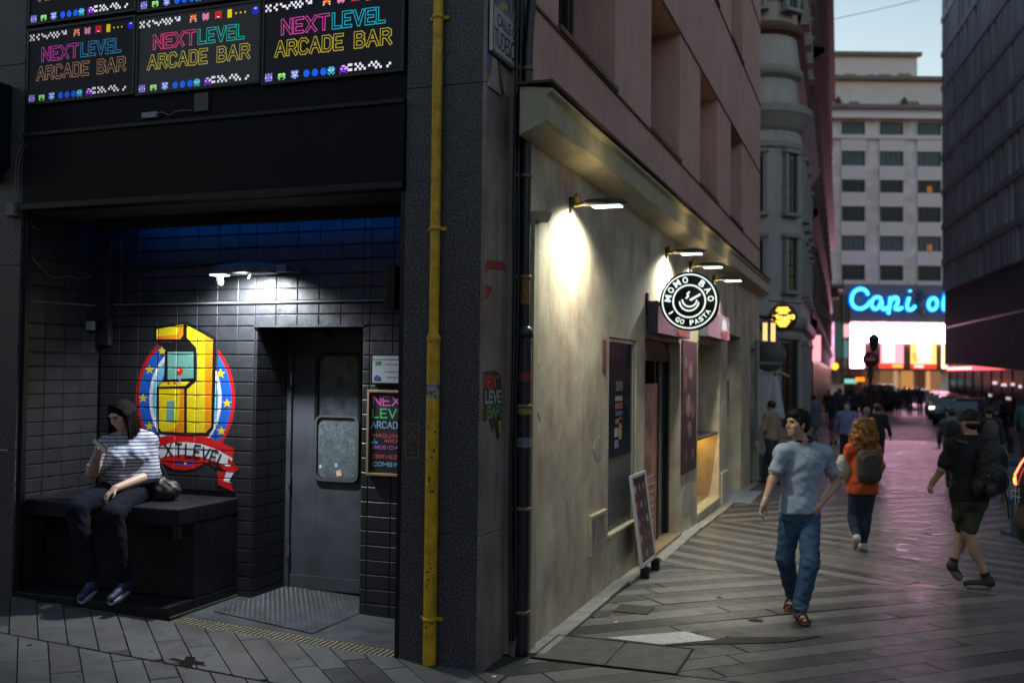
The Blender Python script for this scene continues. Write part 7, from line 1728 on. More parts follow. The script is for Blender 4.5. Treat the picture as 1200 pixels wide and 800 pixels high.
# ---- man in the polo shirt
J = dict(J_man); J['hipL'] = (.045, .26, .83); J['hipR'] = (.20, .24, .83); J['pelvis'] = (.122, .25, .87)
t = person('man in a blue polo shirt, rolled jeans and sandals, his head turned left', J, None)
b = Blob(); fw = (-.12, -1, 0); hf = (-1, -.38, -.02)
torso(b, J, fw, .92, -.012); b.cone(V3(J, 'neck') - [0, 0, .03], V3(J, 'head') - [0, -.01, .05], .060, .056, .03)
head_shape(b, J['head'], hf)
for s in E: arm(b, J, s, 0, .047, .040, .027); leg(b, J, s, -.008, .07, .048, .036)
hand(b, J['wrL'], np.array(J['haL']) - J['wrL'], (.6, -.5, 0), -1, .35)
hand(b, J['wrR'], np.array(J['haR']) - J['wrR'] + np.array([-.0, .0, -.03]), (-.2, .9, .1), -1, .55)
for s in E: foot(b, J, s, .034)
b.build('body', SK, t, .0075)
eyes(t, J['head'], hf)
b = Blob(); r, f, u = frame(hf); c = V3(J, 'head'); R = np.array([r, f, u])
b.ell(c - f * .026 + u * .036, (.083, .097, .092), R, .02); b.ell(c - f * .06 - u * .02, (.066, .05, .07), R, .03); b.ell(c + f * .045 + u * .085, (.06, .045, .032), R, .03)
for sx in (-1, 1): b.ell(c + r * sx * .069 + f * .012 + u * .025, (.012, .02, .04), R, .015)
b.cut(c + f * .072 + u * .05, f * .9 - u * .42); b.noise = (.003, 95, 1); h_ = b.build('hair', M_hair, t, .006)
hr = random.Random(2); mb = MB()
for i in range(420):       # short strands lying over the scalp
    a = hr.uniform(0, 2 * math.pi); e_ = hr.uniform(.15, 1.5); dv = r * math.cos(a) * math.cos(e_) + f * math.sin(a) * math.cos(e_) + u * math.sin(e_)
    if np.dot(dv, f) > .62 and np.dot(dv, u) < .62: continue
    p0 = c - f * .024 + u * .036 + np.array(dv) * .090; tg = nv(f * .5 - u * .35 + r * hr.uniform(-.5, .5) - dv * np.dot(f * .5 - u * .35, dv)); p1 = p0 + tg * .020 + dv * .004; p2 = p0 + tg * .036 - dv * .001
    mb.tube([tuple(p0), tuple(p1), tuple(p2)], [.0016, .0013, .0004], 3, caps=False)
mb.build('hair_strands', M_hair, h_, local=True, kind='stuff')
M_polo = mat('heather blue pique', (.33, .40, .51), rough=.85, fine=.16, fscale=420, var=.05, vscale=9, bump=.5, bscale=26, bdist=.008)
b = Blob(); torso(b, J, fw, .95, .004, 1.0)
b.ell(V3(J, 'pelvis') + [0, 0, .05], (.158, .122, .13), None, .05)
for s, q in (('L', .62), ('R', .60)):
    a, e = V3(J, 'sh' + s), V3(J, 'el' + s); b.cone(a, mid(a, e, q), .056, .061, .035); b.cut(mid(a, e, q), e - a) if False else None
b.cut(V3(J, 'neck') + [0, -.005, .038], (0, -.25, 1)); b.cut(V3(J, 'pelvis') + [0, 0, .0], (.05, 0, -1)); b.noise = (.0042, 30, .4)
b.build('polo_shirt', M_polo, t, .0085)
mb = MB(); nk = V3(J, 'neck'); 
ctr = nk + [0, -.005, .030]
pts = [tuple(ctr + np.array([.078 * math.cos(a), .074 * math.sin(a), .022 * math.sin(a) + .022])) for a in [rad(-70 + 320 * i / 22) for i in range(23)]]
mb.tube(pts, .013, 8); mb.build('collar', mat('navy collar', (.012, .018, .035), rough=.8), t, local=True)
mb = MB(); pts2 = [tuple(np.array(p) * [1, 1, 1] + [0, 0, -.014]) for p in pts]; mb.tube(pts2, .009, 6)
fr = V3(J, 'chest') + [-.012, -.128, .155]; mb.add([tuple(fr + [-.012, .012, .03]), tuple(fr + [.022, .012, .03]), tuple(fr + [.012, -.010, -.05]), tuple(fr + [-.008, -.010, -.05])], [(0, 3, 2, 1)])
mb.build('collar_trim', mat('white trim', (.55, .5, .52), rough=.8), t, local=True)
mb = MB(); p = V3(J, 'chest') + [.085, -.132, .045]; mb.obox(tuple(p), (.035, .004, 0), (0, .002, 0), (0, 0, .003)); mb.build('pocket_trim', mat('pink piping', (.35, .12, .16), rough=.8), t, local=True)
for s, q in (('L', .62), ('R', .60)):
    a, e = V3(J, 'sh' + s), V3(J, 'el' + s); c = mid(a, e, q + .03); d = nv(e - a); mb = MB(); mb.tube([tuple(c), tuple(c + d * .012)], .066, 20); mb.build('sleeve_trim', mat('pink trim', (.36, .26, .34), rough=.8), t, local=True)
b = Blob(); b.ell(V3(J, 'pelvis') + [0, 0, -.02], (.152, .118, .10), None, .04)
leg(b, J, 'L', .0, .096, .078, .064, .94); leg(b, J, 'R', .0, .096, .078, .064, .96)
b.cut(V3(J, 'pelvis') + [0, 0, .055], (0, 0, 1)); b.noise = (.0045, 36, 2); b.build('jeans', M_jean, t, .0085)
mb = MB()
for s, q in (('L', .93), ('R', .95)):
    k, a = V3(J, 'kn' + s), V3(J, 'an' + s); c = mid(k, a, q); d = nv(a - k); mb.tube([tuple(c - d * .03), tuple(c + d * .02)], [.066, .064], 20)
mb.build('turn_up', mat('faded denim turn up', (.12, .18, .26), rough=.85, fine=.2), t, local=True)
mb = MB(); pv = V3(J, 'pelvis') + [0, 0, .012]
mb.tube([tuple(pv + [.158 * math.cos(rad(a)), .124 * math.sin(rad(a)), 0]) for a in range(0, 361, 15)], .014, 8, caps=False); mb.build('belt', mat('black belt', (.012,) * 3, rough=.5), t, local=True)
M_leather = mat('brown leather', (.075, .028, .014), rough=.5)
for s in E:
    a, o = V3(J, 'an' + s), V3(J, 'to' + s); d = nv(o - a); dh = nv([d[0], d[1], 0]); sd_ = np.array([dh[1], -dh[0], 0]); heel = a + np.array([0, 0, -.075]) - dh * .055
    if s == 'L': heel = a + [.01, .03, -.045]
    S_ = MB(); q = []
    ax_ = nv(o + np.array([0, 0, -.022]) - heel); L = np.linalg.norm(o - heel) + .05; upn = nv(np.cross(sd_, ax_)) ; upn = upn if upn[2] > 0 else -upn
    outl = [(0, .0), (.01, .028), (L * .35, .034), (L * .7, .045), (L * .93, .036), (L, .0), (L * .93, -.036), (L * .7, -.045), (L * .35, -.034), (.01, -.028)]
    S_.prism([(x, y) for x, y in outl], tuple(heel - upn * .012), tuple(ax_), tuple(sd_), tuple(upn * .018)); sd2 = S_.build('sandal', M_leather, t, local=True, bevel=.004)
    B_ = MB()
    for (x, h, wd) in ((L * .80, .040, .046), (L * .52, .062, .046), (L * .16, .075, .038)):
        c0 = heel + ax_ * x; B_.tube([tuple(c0 + sd_ * wd * math.cos(rad(g)) + upn * h * math.sin(rad(g))) for g in range(0, 181, 20)], .009, 6)
    B_.build('strap', M_leather, sd2, local=True)
mb = MB(); w = V3(J, 'wrL'); d = nv(V3(J, 'elL') - w); mb.tube([tuple(w + d * .02), tuple(w + d * .035)], .031, 14); mb.build('bracelet', mat('silver', (.5, .48, .45), rough=.3, metal=.8), t, local=True)
seat_person(t, ROOT_man)

# ---- red-haired woman with backpack, from behind
J = dict(J_red); J['pelvis'] = (.0, 0, .78); J['hipL'] = (-.075, 0, .75); J['hipR'] = (.08, 0, .75); J['toR'] = (.04, .20, .03); J['anR'] = (.032, .04, .085); J['belly'] = (.01, 0, .93)
t = person('woman with curly ginger hair in an orange blouse and a grey-brown backpack walking away', J, None)
fw = (.1, 1, 0); b = Blob(); torso(b, J, fw, .85, -.015); b.cone(V3(J, 'neck') - [0, 0, .03], V3(J, 'head') - [0, 0, .05], .05, .048, .03); head_shape(b, J['head'], (.05, 1, 0), s=.95)
for s in E: arm(b, J, s, -.004, .044, .036, .025); leg(b, J, s, 0, .085, .055, .034); foot(b, J, s, .03)
hand(b, J['wrL'], np.array(J['haL']) - J['wrL'], (1, 0, 0), -1, .6); hand(b, J['wrR'], np.array(J['haR']) - J['wrR'], (-1, 0, 0), 1, .6)
b.build('body', SK2, t, .009); eyes(t, J['head'], (.05, 1, 0), s=.95)
b = Blob(); hr = random.Random(5); c = V3(J, 'head')
b.ell(c + [0, -.02, .035], (.10, .11, .10), None, .03); b.ell(c + [0, -.055, -.09], (.105, .06, .14), None, .04)
for i in range(95):
    z = hr.uniform(-.26, .12); sp = .10 + .055 * (1 - abs((z + .10) / .2)) ; a = hr.uniform(math.pi * .92, math.pi * 2.08)
    q = c + np.array([math.cos(a) * sp * hr.uniform(.75, 1.1), math.sin(a) * sp * .85 - .01, z]); b.ell(q, (hr.uniform(.018, .034),) * 3, None, .012)
b.noise = (.004, 120, .3); gh = b.build('hair', mat('ginger curls', (.30, .12, .03), rough=.6, var=.5, vscale=26, fine=.3, fscale=150), t, .008)
mb = MB()
for i in range(260):       # loose corkscrew curls standing off the mass
    a = hr.uniform(math.pi * .88, math.pi * 2.12); z = hr.uniform(-.22, .13); sp = (.115 + .05 * (1 - abs((z + .10) / .22))) * hr.uniform(.9, 1.12)
    q0 = c + np.array([math.cos(a) * sp, math.sin(a) * sp * .85 - .01, z]); ph0 = hr.random() * 6; rr0 = hr.uniform(.008, .014); L0 = hr.uniform(.05, .09)
    mb.tube([tuple(q0 + np.array([rr0 * math.cos(ph0 + k * 1.25), rr0 * math.sin(ph0 + k * 1.25), .02 - L0 * k / 9])) for k in range(10)], .0028, 3, caps=False)
mb.build('hair_strands', mat('ginger strands', (.55, .24, .06), rough=.5), gh, local=True, kind='stuff')
M_or = mat('orange blouse', (.60, .085, .018), rough=.8, var=.15, vscale=8, bump=.4, bscale=20, bdist=.01)
b = Blob(); torso(b, J, fw, .95, .006)
for s in E: arm(b, J, s, .016, .048, .044, .034, .75)
b.cone((-.06, 0, .82), (-.07, 0, .73), .115, .12, .05); b.cone((.07, 0, .82), (.08, 0, .73), .115, .12, .05)
b.cut((0, 0, 1.335), (0, 0, 1)); b.cut((0, 0, .695), (0, 0, -1)); b.noise = (.005, 28, 1); b.build('blouse', M_or, t, .01)
b = Blob(); b.ell((0, 0, .76), (.14, .11, .09), None, .04)
for s in E: leg(b, J, s, .008, .09, .058, .038, .92)
b.noise = (.002, 40, 1); b.build('trousers', mat('dark slim jeans', (.018, .032, .055), rough=.8, var=.3), t, .01)
M_canv = mat('grey brown canvas pack', (.075, .062, .045), rough=.8, var=.2, vscale=12, bump=.3)
b = Blob(); cx0, cy0 = .028, -.17
for x in (-.07, .07):
    for z in (.96, 1.13): b.ell((cx0 + x, cy0, z), (.085, .07, .115), None, .06)
b.ell((cx0, cy0, 1.03), (.12, .085, .19), None, .05); bp_ = b.build('backpack', M_canv, t, .009)
mb = MB(); mb.tube([(cx0 + .11 * math.cos(rad(a)), cy0 - .075, 1.10 + .085 * math.sin(rad(a))) for a in range(15, 166, 15)], .006, 6); mb.build('zip', mat('orange zip', (.35, .1, .03), rough=.6), bp_, local=True)
mb = MB(); mb.tube([(cx0 - .08, cy0 + .06, 1.2), (-.08, -.07, 1.31), (-.10, .03, 1.32), (-.11, .1, 1.2)], .018, 6); mb.tube([(cx0 + .08, cy0 + .06, 1.2), (.12, -.07, 1.31), (.14, .03, 1.32), (.14, .1, 1.2)], .018, 6); mb.build('strap', M_canv, bp_, local=True)
b = Blob(); b.ell((-.235, .02, 1.02), (.075, .075, .14), None, .04); b.ell((-.20, .03, .96), (.08, .07, .10), None, .04); b.cone((-.17, .02, .92), (-.165, .03, .72), .016, .012, .02); b.noise = (.004, 40, 1)
b.build('tote_bag', mat('off white cloth', (.42, .42, .36), rough=.85), t, .009)
for s in E:
    a, o = V3(J, 'an' + s), V3(J, 'to' + s); b = Blob(); foot(b, J, s, .034, .008); sh_ = b.build('shoe', mat('white trainers', (.5, .5, .5), rough=.6), t, .009)
seat_person(t, ROOT_red)

# ---- backpacker in black, from behind
J = dict(J_blk); J['anR'] = (.045, -.1, .12); J['toR'] = (-.12, -.03, .045); J['pelvis'] = (-.07, 0, .92); J['hipL'] = (-.145, 0, .87); J['hipR'] = (.01, 0, .87); J['anL'] = (-.21, .07, .22); J['toL'] = (-.10, .16, .075)
t = person('man in a black cap, T-shirt and camouflage shorts with a big black backpack', J, None)
fw = (-.35, 1, 0); hf = (-.25, 1, -.05); b = Blob(); torso(b, J, fw, .98, -.012); b.cone(V3(J, 'neck') - [0, 0, .03], V3(J, 'head') - [0, 0, .05], .058, .055, .03); head_shape(b, J['head'], hf)
for s in E: arm(b, J, s, 0, .05, .042, .028); leg(b, J, s, 0, .080, .052, .034); foot(b, J, s, .034)
hand(b, J['wrL'], np.array(J['haL']) - J['wrL'], (.6, -.2, 0), 1, .9); hand(b, J['wrR'], np.array(J['haR']) - J['wrR'], (-.8, .3, 0), 1, .55)
b.build('body', SK3, t, .0085); eyes(t, J['head'], hf)
b = Blob(); c = V3(J, 'head'); r, f, u = frame(hf); R = np.array([r, f, u])
b.ell(c - f * .01 + u * .035, (.084, .103, .098), R, .02); b.cut(c + u * .005, -u); b.cone(c + f * .09 + u * .03 - r * .04, c + f * .15 + u * .02 , .012, .01, .03); b.cone(c + f * .09 + u * .03 + r * .04, c + f * .15 + u * .02, .012, .01, .03)
M_blkc = mat('black cotton', (.010, .010, .012), rough=.85, var=.2, bump=.4, bscale=25, bdist=.008)
cap_ = b.build('cap', M_blkc, t, .008)
b = Blob(); b.ell(c - f * .03 - u * .03, (.068, .07, .05), R, .02); b.cut(c + f * .02, f); b.build('hair', M_hair, t, .008)
mb = MB(); q = c - f * .112 + u * .03; mb.obox(tuple(q), tuple(r * .006), tuple(f * .002), tuple(u * .008)); mb.build('cap_badge', mat('gold badge', (.4, .25, .03), rough=.5), cap_, local=True)
b = Blob(); torso(b, J, fw, 1.02, .014)
for s in E: a, e = V3(J, 'sh' + s), V3(J, 'el' + s); b.cone(a, mid(a, e, .72), .068, .078, .04)
b.cone((-.13, 0, .92), (-.14, 0, .86), .10, .11, .06); b.cone((0, 0, .92), (0, 0, .86), .10, .11, .06)
b.cut(V3(J, 'neck') + [0, 0, .03], (0, 0, 1)); b.cut((0, 0, .86), (0, 0, -1)); b.noise = (.004, 26, 1.2); b.build('t_shirt', M_blkc, t, .01)
mb = MB(); mb.obox((-.185, -.075, 1.45), (.055, 0, -.012), (0, .03, 0), (.0, 0, .012)); mb.build('shoulder_patch', mat('brown patch', (.13, .09, .08), rough=.8), t, local=True)
M_camo = mat('camouflage cloth', (.055, .06, .035), rough=.85, col2=(.02, .024, .014), vscale=14, bump=.5, bscale=22, bdist=.01)
b = Blob(); b.ell((-.07, 0, .84), (.165, .13, .11), None, .05)
for s in E: h, k = V3(J, 'hip' + s), V3(J, 'kn' + s); b.cone(h, mid(h, k, .88), .10, .082, .04)
b.ell((-.215, 0, .70), (.03, .07, .07), None, .02); b.cut((0, 0, .90), (0, 0, 1)); b.noise = (.006, 30, .6); b.build('shorts', M_camo, t, .01)
M_bp = mat('black nylon pack', (.014, .014, .017), rough=.55, var=.3, vscale=10, bump=.4, bscale=40)
b = Blob(); px0 = .055
b.ell((px0, -.20, 1.22), (.155, .12, .24), None, .05); b.ell((px0, -.22, 1.08), (.15, .13, .14), None, .05); b.ell((px0 + .01, -.23, 1.33), (.12, .09, .12), None, .05); b.ell((px0, -.31, 1.12), (.10, .06, .13), None, .02); b.ell((px0 - .15, -.22, 1.02), (.05, .07, .09), None, .02); b.ell((px0 - .06, -.32, 1.0), (.055, .05, .07), None, .02); b.noise = (.003, 45, 0)
k_ = b.build('backpack', M_bp, t, .009)
mb = MB()
for z in (1.20, 1.27, 1.345): mb.tube([(px0 - .10, -.285 - .02 * (1.3 - z), z), (px0, -.325, z - .01), (px0 + .10, -.29, z)], .006, 6)
mb.tube([(px0 + .105 * math.cos(rad(a)), -.365, 1.12 + .10 * math.sin(rad(a))) for a in range(10, 171, 20)], .005, 6)
mb.build('zip', mat('grey zip tape', (.07, .07, .075), rough=.5), k_, local=True)
mb = MB(); mb.tube([(px0 - .16, -.12, 1.02), (px0 - .20, -.10, .96), (px0 - .21, -.1, .85)], .006, 5); mb.tube([(px0 + .15, -.14, 1.0), (px0 + .19, -.13, .85), (px0 + .20, -.13, .70)], .010, 5); mb.build('strap', M_bp, k_, local=True)
for s in E:
    b = Blob(); heel, o = foot(b, J, s, .038, .008); b.build('shoe', mat('dark grey trainer', (.03, .035, .032), rough=.7), t, .009)
    mb = MB(); dz = np.array([0, 0, -.032]); mb.tube([tuple(heel + dz), tuple(mid(heel, o, .6) + dz), tuple(o + dz * .6)], [.034, .04, .03], 10); mb.build('shoe_sole', mat('pale sole', (.3, .3, .28), rough=.7), t, local=True)
    a = V3(J, 'an' + s); kk = nv(V3(J, 'kn' + s) - a); mb = MB(); mb.tube([tuple(a - kk * .02), tuple(a + kk * .05)], .045, 12); mb.build('sock', M_blkc, t, local=True)
mb = MB(); w = V3(J, 'wrR'); d = nv(V3(J, 'elR') - w); mb.tube([tuple(w + d * .0), tuple(w + d * .02)], .033, 12); mb.build('watch', mat('steel watch', (.4, .4, .42), rough=.3, metal=.8), t, local=True)
seat_person(t, ROOT_blk)

# ---- seated woman with the phone
J = dict(J_sit); J['pelvis'] = (-.115, .47, .86); J['belly'] = (-.12, .43, .97); J['chest'] = (-.122, .41, 1.12); J['shL'] = (-.262, .33, 1.215); J['shR'] = (.028, .45, 1.245); J['hipL'] = (-.20, .45, .85); J['hipR'] = (-.02, .46, .85)
J['knL'] = (-.36, .0, .74); J['knR'] = (-.06, -.03, .70); J['anL'] = (-.235, .03, .17); J['toL'] = (-.25, -.13, .07); J['anR'] = (.03, .02, .17); J['toR'] = (-.01, -.15, .065)
t = person('woman in a striped top sitting on the black bench, looking at her phone', J, None)
fw = (-.25, -1, 0); hf = (-.45, -1, -.62); hu = (-.25, -.35, 1)
b = Blob(); torso(b, J, fw, 1.1, -.012, 1.1, .03, .02); b.cone(V3(J, 'neck') - [0, 0, .03], V3(J, 'head') + [0, .02, -.04], .055, .052, .03); head_shape(b, J['head'], hf, hu, .97)
for s in E: arm(b, J, s, .004, .056, .048, .028); leg(b, J, s, 0, .10, .068, .04); foot(b, J, s, .032)
hand(b, J['wrL'], np.array(J['haL']) - J['wrL'], (.5, -.5, .4), 1, .75, .92); hand(b, J['wrR'], np.array(J['haR']) - J['wrR'], (.1, .3, -1), 1, .45, .92)
b.build('body', SK2, t, .0078); eyes(t, J['head'], hf, hu, .97)
c = V3(J, 'head'); r, f, u = frame(hf, hu); R = np.array([r, f, u]); b = Blob(); hr = random.Random(8)
b.ell(c - f * .028 + u * .035, (.088, .098, .092), R, .02)
for sx in (-1, 1):
    for i in range(13):
        o = i / 12; st0 = c + r * sx * (.012 + .03 * math.sin(o * 2.2)) + f * (.040 - .115 * o) + u * (.108 - .03 * abs(o - .3))
        m1 = c + r * sx * (.088 + .008 * hr.random()) + f * (.022 - .10 * o) + u * (.0)
        e1 = m1 + r * sx * (.010 + .02 * hr.random()) + np.array([.0, .035 + .03 * hr.random(), -.15 - .06 * hr.random()])
        b.cone(st0, m1, .018, .019, .012); b.cone(m1, e1, .019, .011, .012)
for i in range(9):
    x = -.07 + .0175 * i; b.cone(c + r * x - f * .09 + u * .03, c + r * x * 1.2 + np.array([0, .09, -.2 - .03 * hr.random()]), .026, .016, .015)
HS = []
b.noise = (.002, 140, 1); wh_ = b.build('hair', mat('dark brown hair', (.007, .005, .004), rough=.75, spec=.06, var=.3, vscale=40), t, .0075)
mb = MB()
for i in range(330):       # long loose strands over the head and down to the shoulders
    sx = hr.choice((-1, 1)); o_ = hr.random(); st0 = c + r * sx * hr.uniform(.0, .02) + f * (.045 - .12 * o_) + u * (.122 - .03 * abs(o_ - .35))
    m0 = c + r * sx * hr.uniform(.06, .08) + f * (.034 - .12 * o_) + u * (.075); m1 = c + r * sx * hr.uniform(.094, .106) + f * (.022 - .11 * o_) + u * (.0)
    d_ = np.array([hr.uniform(-.02, .02), .03 + .03 * hr.random(), -.10]); e1 = m1 + d_ + r * sx * .012; e2 = e1 + np.array([hr.uniform(-.03, .03), hr.uniform(-.02, .03), -hr.uniform(.05, .12)])
    mb.tube([tuple(q) for q in (st0, m0, m1, e1, e2)], [.0022, .0026, .0026, .0024, .0008], 3, caps=False)
mb.build('hair_strands', mat('dark brown strands', (.009, .006, .005), rough=.7, spec=.10), wh_, local=True, kind='stuff')
# striped top: stripes follow the body, so they are woven in along its height
def stripe_mat():
    m = bpy.data.materials.new('navy and white striped jersey'); m.use_nodes = True; nt = m.node_tree; N = nt.nodes; L = nt.links; B = N['Principled BSDF']; B.inputs['Roughness'].default_value = .85
    tc = N.new('ShaderNodeTexCoord'); w = N.new('ShaderNodeTexWave'); w.wave_type = 'BANDS'; w.bands_direction = 'Z'; w.inputs['Scale'].default_value = 11.2; w.inputs['Distortion'].default_value = 1.1; w.inputs['Detail'].default_value = 1; w.inputs['Detail Scale'].default_value = .35
    L.new(tc.outputs['Object'], w.inputs['Vector']); mr = N.new('ShaderNodeMapRange'); mr.inputs['From Min'].default_value = .60; mr.inputs['From Max'].default_value = .74; L.new(w.outputs['Fac'], mr.inputs['Value'])
    mx = N.new('ShaderNodeMix'); mx.data_type = 'RGBA'; mx.inputs['A'].default_value = (.42, .42, .46, 1); mx.inputs['B'].default_value = (.055, .075, .15, 1); L.new(mr.outputs[0], mx.inputs['Factor']); L.new(mx.outputs['Result'], B.inputs['Base Color'])
    return m
b = Blob(); torso(b, J, fw, 1.17, .014, 1.12, .04, .03)
b.cone(V3(J, 'shL'), mid(V3(J, 'shL'), V3(J, 'elL'), .85), .072, .072, .04)
b.cone(V3(J, 'shR'), V3(J, 'elR'), .075, .070, .04); b.cone(V3(J, 'elR'), mid(V3(J, 'elR'), V3(J, 'wrR'), .12), .068, .062, .02)
b.cut(V3(J, 'neck') + [-.01, -.02, .012], (-.1, -.45, 1)); b.cut((0, 0, .83), (0, 0, -1)); b.noise = (.0045, 30, 1.1); b.build('striped_top', stripe_mat(), t, .0085)
M_leg = mat('charcoal jeans', (.009, .010, .016), rough=.95, spec=.15, var=.25, vscale=8, fine=.12, fscale=200, bump=.3, bscale=25)
b = Blob(); b.ell(V3(J, 'pelvis') + [0, .0, -.02], (.20, .155, .125), None, .06)
for s in E: leg(b, J, s, .010, .112, .076, .044, .95)
b.cone(V3(J, 'hipL'), V3(J, 'hipR'), .11, .11, .05); b.cut((0, 0, .752), (0, 0, -1)) if False else None; b.noise = (.003, 32, .2); b.build('jeans', M_leg, t, .0085)
for s in E:
    b = Blob(); heel, o = foot(b, J, s, .037, .008); sh_ = b.build('shoe', mat('navy purple trainer', (.010, .012, .04), rough=.6, col2=(.05, .05, .12), vscale=22), t, .008)
    mb = MB(); dz = np.array([0, 0, -.036]); mb.tube([tuple(heel + dz), tuple(mid(heel, o, .55) + dz), tuple(o + dz * .55)], [.035, .042, .032], 12); mb.build('shoe_sole', mat('pale blue sole', (.35, .4, .48), rough=.6), t, local=True)
    mb = MB()
    for i in range(4): c_ = mid(heel, o, .40 + .1 * i) + np.array([0, 0, .036 - .004 * i]); mb.tube([tuple(c_ + [-.022, 0, 0]), tuple(c_ + [0, 0, .006]), tuple(c_ + [.022, 0, 0])], .004, 5)
    mb.build('laces', mat('violet laces', (.2, .08, .5), rough=.6), sh_, local=True)
ph = np.array(J['phone']) + np.array([.02, -.045, -.005])
mb = MB(); d1, d2 = nv([.72, -.10, -.55]), nv([.30, -.6, .55]); d3 = np.cross(d1, d2); mb.obox(tuple(ph), tuple(d1 * .072), tuple(d2 * .036), tuple(d3 * .0045)); 
seat_person(t, ROOT_sit)
ph_t = thing('mobile_phone', 'black mobile phone held up in the seated woman\'s hand', 'phone', ROOT_sit); ph_t.rotation_euler.z = YAW
mb.build('case', mat('phone black', (.01, .01, .012), rough=.2), ph_t, bevel=.003, local=True)
mb = MB(); mb.obox(tuple(ph + d3 * .0052), tuple(d1 * .066), tuple(d2 * .032), tuple(d3 * .0004)); mb.build('phone_screen', glow('dim phone screen', (.25, .3, .4), .25), ph_t, local=True)
bgp = thing('handbag', 'slouchy dark brown handbag resting on the bench beside the seated woman', 'handbag', ROOT_sit); bgp.rotation_euler.z = YAW
b = Blob(); gb = np.array(J['bag']) + [.0, -.02, .0]
b.ell(gb + [.0, 0, -.02], (.12, .085, .085), None, .04); b.ell(gb + [-.05, 0, .035], (.09, .07, .07), None, .04); b.ell(gb + [.06, -.02, .0], (.07, .06, .07), None, .04); b.noise = (.006, 38, 1.3); b.cut(gb + [0, 0, -.098], (0, 0, -1)); b.build('bag', mat('dark brown soft leather', (.045, .030, .026), rough=.5, bump=.5, bscale=30, bdist=.006, var=.2), bgp, .008)
mb = MB(); sh0 = V3(J, 'shR')
mb.tube([tuple(gb + [.04, 0, .05]), tuple(sh0 + [.075, .03, -.12]), tuple(sh0 + [.055, .03, .03]), tuple(sh0 + [.0, -.02, .082]), tuple(sh0 + [-.04, -.09, .02]), tuple(sh0 + [-.055, -.125, -.12]), tuple(sh0 + [-.05, -.12, -.28])], .008, 6); mb.build('strap', mat('strap black', (.012, .012, .012), rough=.5), bgp, local=True)
mb = MB(); c0 = V3(J, 'chest'); mb.tube([tuple(np.array(J['phone']) + [0, 0, -.04]), tuple(c0 + [-.07, -.20, -.05]), tuple(c0 + [-.06, -.20, -.16]), tuple(c0 + [-.03, -.20, -.05]), tuple(c0 + [-.02, -.17, .10]), tuple(V3(J, 'head') + [-.03, -.03, -.1])], .0022, 5); mb.build('earphone_cable', M_cable, ph_t, local=True)

# ---- backpack wearer cut by the right edge
J = dict(neck=(0, 0, 1.47), chest=(0, 0, 1.25), belly=(0, 0, 1.05), pelvis=(0, 0, .93), head=(0, .0, 1.63), shL=(-.19, 0, 1.40), elL=(-.26, .05, 1.15), wrL=(-.26, .2, 1.0), haL=(-.26, .25, .95), shR=(.19, 0, 1.40), elR=(.25, .02, 1.15), wrR=(.25, .16, .98), haR=(.25, .2, .9), hipL=(-.08, 0, .9), knL=(-.09, .12, .5), anL=(-.09, -.05, .1), toL=(-.1, .1, .04), hipR=(.08, 0, .9), knR=(.09, -.02, .48), anR=(.1, -.25, .14), toR=(.1, -.12, .03))
t = person('person with a large black backpack with glowing red piping, cut off by the right edge', J, None)
b = Blob(); torso(b, J, (0, 1, 0), .95, -.01); b.cone(J['neck'], (0, 0, 1.6), .055, .055, .03); head_shape(b, J['head'], (0, 1, 0))
for s in E: arm(b, J, s); leg(b, J, s); foot(b, J, s)
hand(b, J['wrL'], (0, .3, -.6), (1, 0, 0), -1, .6); hand(b, J['wrR'], (0, .3, -.6), (-1, 0, 0), 1, .6); b.build('body', SK, t, .011)
b = Blob(); b.ell((0, -.015, 1.67), (.085, .10, .10), None, .02); b.cut((0, .06, 1.66), (0, 1, -.4)); b.build('hair', M_hair, t, .01)
b = Blob(); torso(b, J, (0, 1, 0), 1, .012)
for s in E: arm(b, J, s, .016, part=.3)
b.cut((0, 0, 1.50), (0, 0, 1)); b.cut((0, 0, .88), (0, 0, -1)); b.noise = (.004, 26, 1); b.build('jacket', M_blkc, t, .012)
b = Blob(); b.ell((0, 0, .92), (.15, .12, .09), None, .04)
for s in E: leg(b, J, s, .026, part=1.0)
b.build('trousers', M_blkc, t, .012)
for s in E: b = Blob(); foot(b, J, s, .038, .008); b.build('shoe', mat('dark grey trainer', (.03,) * 3), t, .012)
b = Blob(); b.ell((0, -.24, 1.22), (.175, .14, .30), None, .04); b.ell((0, -.28, 1.03), (.18, .15, .15), None, .05); b.ell((0, -.20, 1.45), (.12, .09, .12), None, .06); b.noise = (.002, 40, 0); k_ = b.build('backpack', mat('matt black pack', (.018, .017, .019), rough=.5, var=.3), t, .009)
mb = MB(); mb.tube([(-.165, -.30, 1.30), (-.178, -.29, 1.37), (-.14, -.28, 1.45), (-.09, -.26, 1.53)], .008, 8); mb.build('lit_piping', glow('lit red piping', (1, .05, .02), 14.0), k_, local=True)
mb = MB(); mb.tube([(-.172, -.30, 1.31), (-.176, -.30, 1.35)], .0095, 8); mb.build('yellow_piping', glow('lit yellow piping', (1, .6, .1), 2.0), k_, local=True)
mb = MB(); strokes(mb, [[(0, 0), (.0, .06), (.05, .06)], [(.03, .09), (.03, -.03)], [(.0, .02), (.07, .02)], [(.06, .08), (.055, -.02)]], .008, (-.135, -.388, 1.21), (1, -.0, 0), (0, 0, 1), (0, -1, 0)); mb.build('white_print', mat('white print', (.5, .5, .5), rough=.6), k_, local=True)
t.location = (1.25, 7.9, -.0); t.rotation_euler.z = YAW - 1.1

